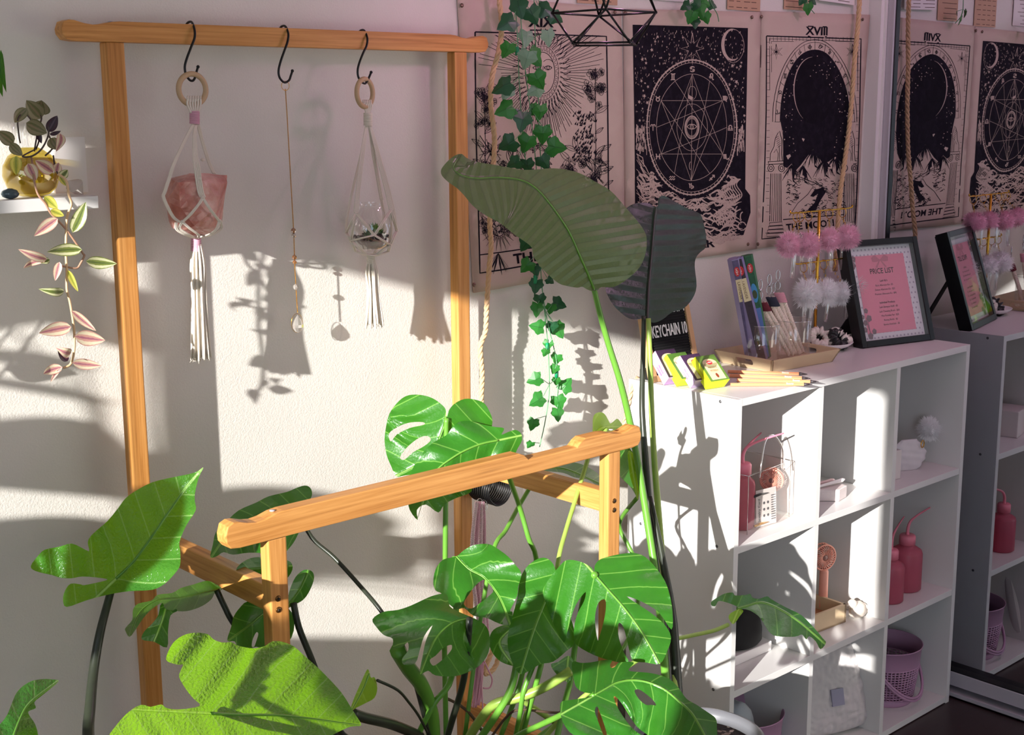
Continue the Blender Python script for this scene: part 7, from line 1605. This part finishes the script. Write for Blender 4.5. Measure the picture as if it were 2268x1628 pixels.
    # --- row 2, left: black cap on a white box
    c = Vector((2.262, 1.745, z2)); m = MB(); m.prism([(-.078, -.045), (.078, -.045), (.085, .0), (.078, .045), (-.078, .045)], (c, (1, 0, 0), (0, 1, 0)), .022); tag(m.build('white_box', M['ceramic'], smooth=False, bevel=.003), 'flat white box under the black dome in the middle left cell', 'box')
    m = MB(); n = []
    prof = [(0, .006), (.060, .004), (.066, .010), (.066, .034), (.058, .062), (.040, .084), (.018, .094), (0, .096)]; m.lathe(prof, c+Vector((.010, .0, .021)), 36, sy=.70); tag(m.build('black_pouch', mcol('black_velour', '#0d0c0e', rough=.8), None), 'rounded black pouch on the flat white box behind the drooping leaf', 'pouch')
    # --- row 2, middle: fan on a wooden box, bird
    F = frame_m((2.452, 1.690, z2), (1, -.06, 0), (.06, 1, 0)); t = thing('wooden_box', 'open pale wooden box carrying the coral fan in the middle cell', 'box', (2.50, 1.76, z2)); mt = mcol('tray_wood', '#dcc29c')
    m = MB(); w, d, h = .150, .125, .045; m.box((0, 0, 0), (w, d, .006), F)
    for a, b in (((0, 0), (w, .008)), ((0, d-.008), (w, d)), ((0, 0), (.008, d)), ((w-.008, 0), (w, d))): m.box((a[0], a[1], 0), (b[0], b[1], h), F)
    m.build('box_body', mt, t, smooth=False, bevel=.001); m = MB(); m.box((.008, .008, .006), (w-.008, d-.008, .012), F); m.build('box_lining', mcol('tan_lining', '#c98a62', rough=.7), t, smooth=False)
    fp = WT(1823, 1318, 1.752); fan((fp.x, 1.752, z2+.0125), -1.9, 'coral handheld fan standing on the wooden box in the middle cell', .031, .098)
    c = Vector((2.645, 1.678, z2)); 
    V = []
    m = MB(); m.ball(c+Vector((0, 0, .020)), .0235, 20, 14, (1.15, .8, .85), .14, 2.2); m.ball(c+Vector((-.018, .004, .038)), .0125, 16, 12, (1, .9, .95), .08, 2); m.tube([c+Vector((.016, -.002, .022)), c+Vector((.036, -.008, .012)), c+Vector((.044, -.010, .009))], [.013, .006, .002], 10); m.tube([c+Vector((-.028, .006, .038)), c+Vector((-.036, .009, .036))], [.004, .0008], 8); tag(m.build('bird_figurine', mcol('pale_stone', '#d9cdc0', rough=.5, bump=.4, bscale=150, var=.25)), 'small pale stone bird figurine beside the wooden box', 'figurine')
    # --- row 2, right: bottles
    wash_bottle((2.902, 1.708, z2), .039, .118, 'tall pink rinse bottle nearest the right panel in the middle right cell', -.15, capr=.020)
    wash_bottle((2.800, 1.690, z2), .034, .108, 'tall pink rinse bottle beside the divider in the middle right cell', .25, capr=.018)
    c = Vector((2.770, 1.800, z2)); t = thing('spray_bottle', 'white trigger spray bottle at the back of the middle right cell', 'bottle', c); wb = mcol('white_bottle', '#cfc4c6', rough=.4)
    m = MB(); m.lathe([(0, 0), (.028, 0), (.030, .004), (.030, .12), (.020, .15), (.012, .165), (.012, .18), (0, .18)], c, 30); m.build('body', wb, t); m = MB(); m.prism([(-.026, 0), (.020, 0), (.030, .020), (.024, .034), (-.022, .034), (-.036, .022)], (c+Vector((0, .010, .178)), (1, -.2, 0), (0, 0, 1)), .020); m.build('trigger_head', wb, t, smooth=False, bevel=.003)
    m = MB(); m.tube([c+Vector((.018, 0, .182)), c+Vector((.026, -.004, .165)), c+Vector((.034, -.006, .150))], [.004, .0035, .003], 8); m.build('trigger', wb, t)
    # --- row 3: baskets and cushion
    def basket(c, r, h, lab):
        c = Vector(c); t = thing('plastic_basket', lab, 'basket', c, 'lilac woven plastic baskets'); mt = mcol('lilac_plastic', '#b58aa8', rough=.45)
        m = MB(); m.lathe([(0, 0), (r*.78, 0), (r*.80, .004), (r*.82, h*.12), (r*.80, h*.12), (r*.76, .006), (0, .005)], c, 48); m.build('base', mt, t); m = MB(); m.shell([(r*.95, h*.66), (r, h), (r*1.03, h+.001), (r*1.02, h-.003), (r*.985, h-.004), (r*.93, h*.66), (r*.95, h*.66)], c, 48); m.build('rim', mt, t)
        m = MB(); nv, nh = 52, 13
        for i in range(nv):
            a = 2*PI*i/nv; m.tube([c+Vector((r*f*math.cos(a), r*f*math.sin(a), z)) for f, z in ((.81, h*.11), (.88, h*.39), (.945, h*.67))], .0021, 5)
        for j in range(nh):
            v = j/(nh-1); f = .815+.128*v; z = h*(.12+.545*v); m.tube([c+Vector((r*f*math.cos(2*PI*i/nv), r*f*math.sin(2*PI*i/nv), z)) for i in range(nv)], .0019, 5, closed=True)
        m.build('woven_side', mt, t)
        m = MB(); P = []
        for i in range(25):
            a = PI*i/24; q = Vector((r*1.05*math.cos(a), -r*1.06*math.sin(a), h*.90-h*.76*math.sin(a))); P.append(c+q)
        for off in (0, .007): m.tube([p+Vector((0, 0, off)) for p in P], .0034, 8)
        m.build('handle', mt, t)
    basket((2.868, 1.730, z3), .086, .150, 'lilac woven plastic basket in the lower right cell, its handle down')
    basket((2.305, 1.745, z3), .088, .140, 'lilac woven plastic basket in the lower left cell holding a towel')
    c = Vector((2.842, 1.760, z3+.008)); m = MB(); m.lathe([(0, 0), (.029, 0), (.030, .004), (.030, .135), (.026, .155), (.012, .172), (.011, .186), (.015, .188), (.015, .204), (0, .206)], c, 28); tag(m.build('grey_bottle', bottle_mat('smoky_bottle', '#8a8488', .3)), 'smoky translucent bottle standing in the right lilac basket', 'bottle')
    m = MB(); vs = []; n = 14; c = Vector((2.275, 1.745, z3+.012))
    m.ball(c+Vector((0, 0, .082)), .052, 24, 16, (.95, .85, 1.45), .12, 2); tag(m.build('folded_towel', mcol('grey_towel', '#a8aeb4', rough=.95, bump=.5, bscale=400)), 'pale grey bundled towel inside the left lilac basket', 'towel')
    # quilted cushion
    c = Vector((2.588, 1.705, z3)); ux = Vector((.93, -.36, 0)); up = Vector((-.04, .28, 1)).normalized(); nz = ux.cross(up).normalized(); S = .238; n = 60; vs = []; fs = []
    if nz.y > 0: nz = -nz
    for sgn in (1, -1):
        b = len(vs)
        for i in range(n+1):
            for j in range(n+1):
                u, v = i/n*2-1, j/n*2-1; ex = (1-abs(u)**4)*(1-abs(v)**4); p = .036*max(0, ex)**.45
                q = .0045*(abs(noise.noise(Vector((u*5, v*5, 3))))*2+.6*noise.noise(Vector((u*14, v*14, 1))))*min(1, ex*3) if sgn > 0 else 0
                k = 1-.10*(u*u*v*v); vs.append(c+ux*(u*S/2*k)+up*(S/2+v*S/2*k)+nz*sgn*(p+q))
        for i in range(n):
            for j in range(n):
                e = b+i*(n+1)+j; fs.append((e, e+1, e+n+2, e+n+1) if sgn > 0 else (e, e+n+1, e+n+2, e+1))
    t = thing('quilted_cushion', 'white quilted cushion standing in the lower middle cell', 'cushion', c); MB().add(vs, fs).build('cushion_cover', M['quilt'], t)
    F = frame_m(c+up*.095+nz*.042+ux*.020, ux, up); m = MB(); m.box((-.017, -.020, -.003), (.017, .020, .0012), F); m.build('care_tag', mcol('grey_tag', '#9a98ac', rough=.7), t, smooth=False)
    m = MB(); m.tube([(2.50, 1.80, z3+.235), (2.50, 1.90, z3+.235)], .026, 24); m.tube([(2.50, 1.8, z3+.235), (2.5, 1.799, z3+.235)], .027, 24)
    tag(m.build('paper_roll', mcol('cream_roll', '#b9aeaa', rough=.8)), 'pale paper roll lying behind the quilted cushion', 'roll')
M['bagplastic'] = thin_glass('bag_plastic', (.97, .96, .95), .10, .06); M['bagedge'] = thin_glass('bag_edge', (.9, .88, .86), .5, .1); M['satin_grey'] = solid('grey_white_satin', '#d6d0d2', .35, Sheen_Weight=.4); M['quilt'] = solid('quilted_cotton', '#cfc9c8', .85, bump=.4, bscale=120)
cell_items()
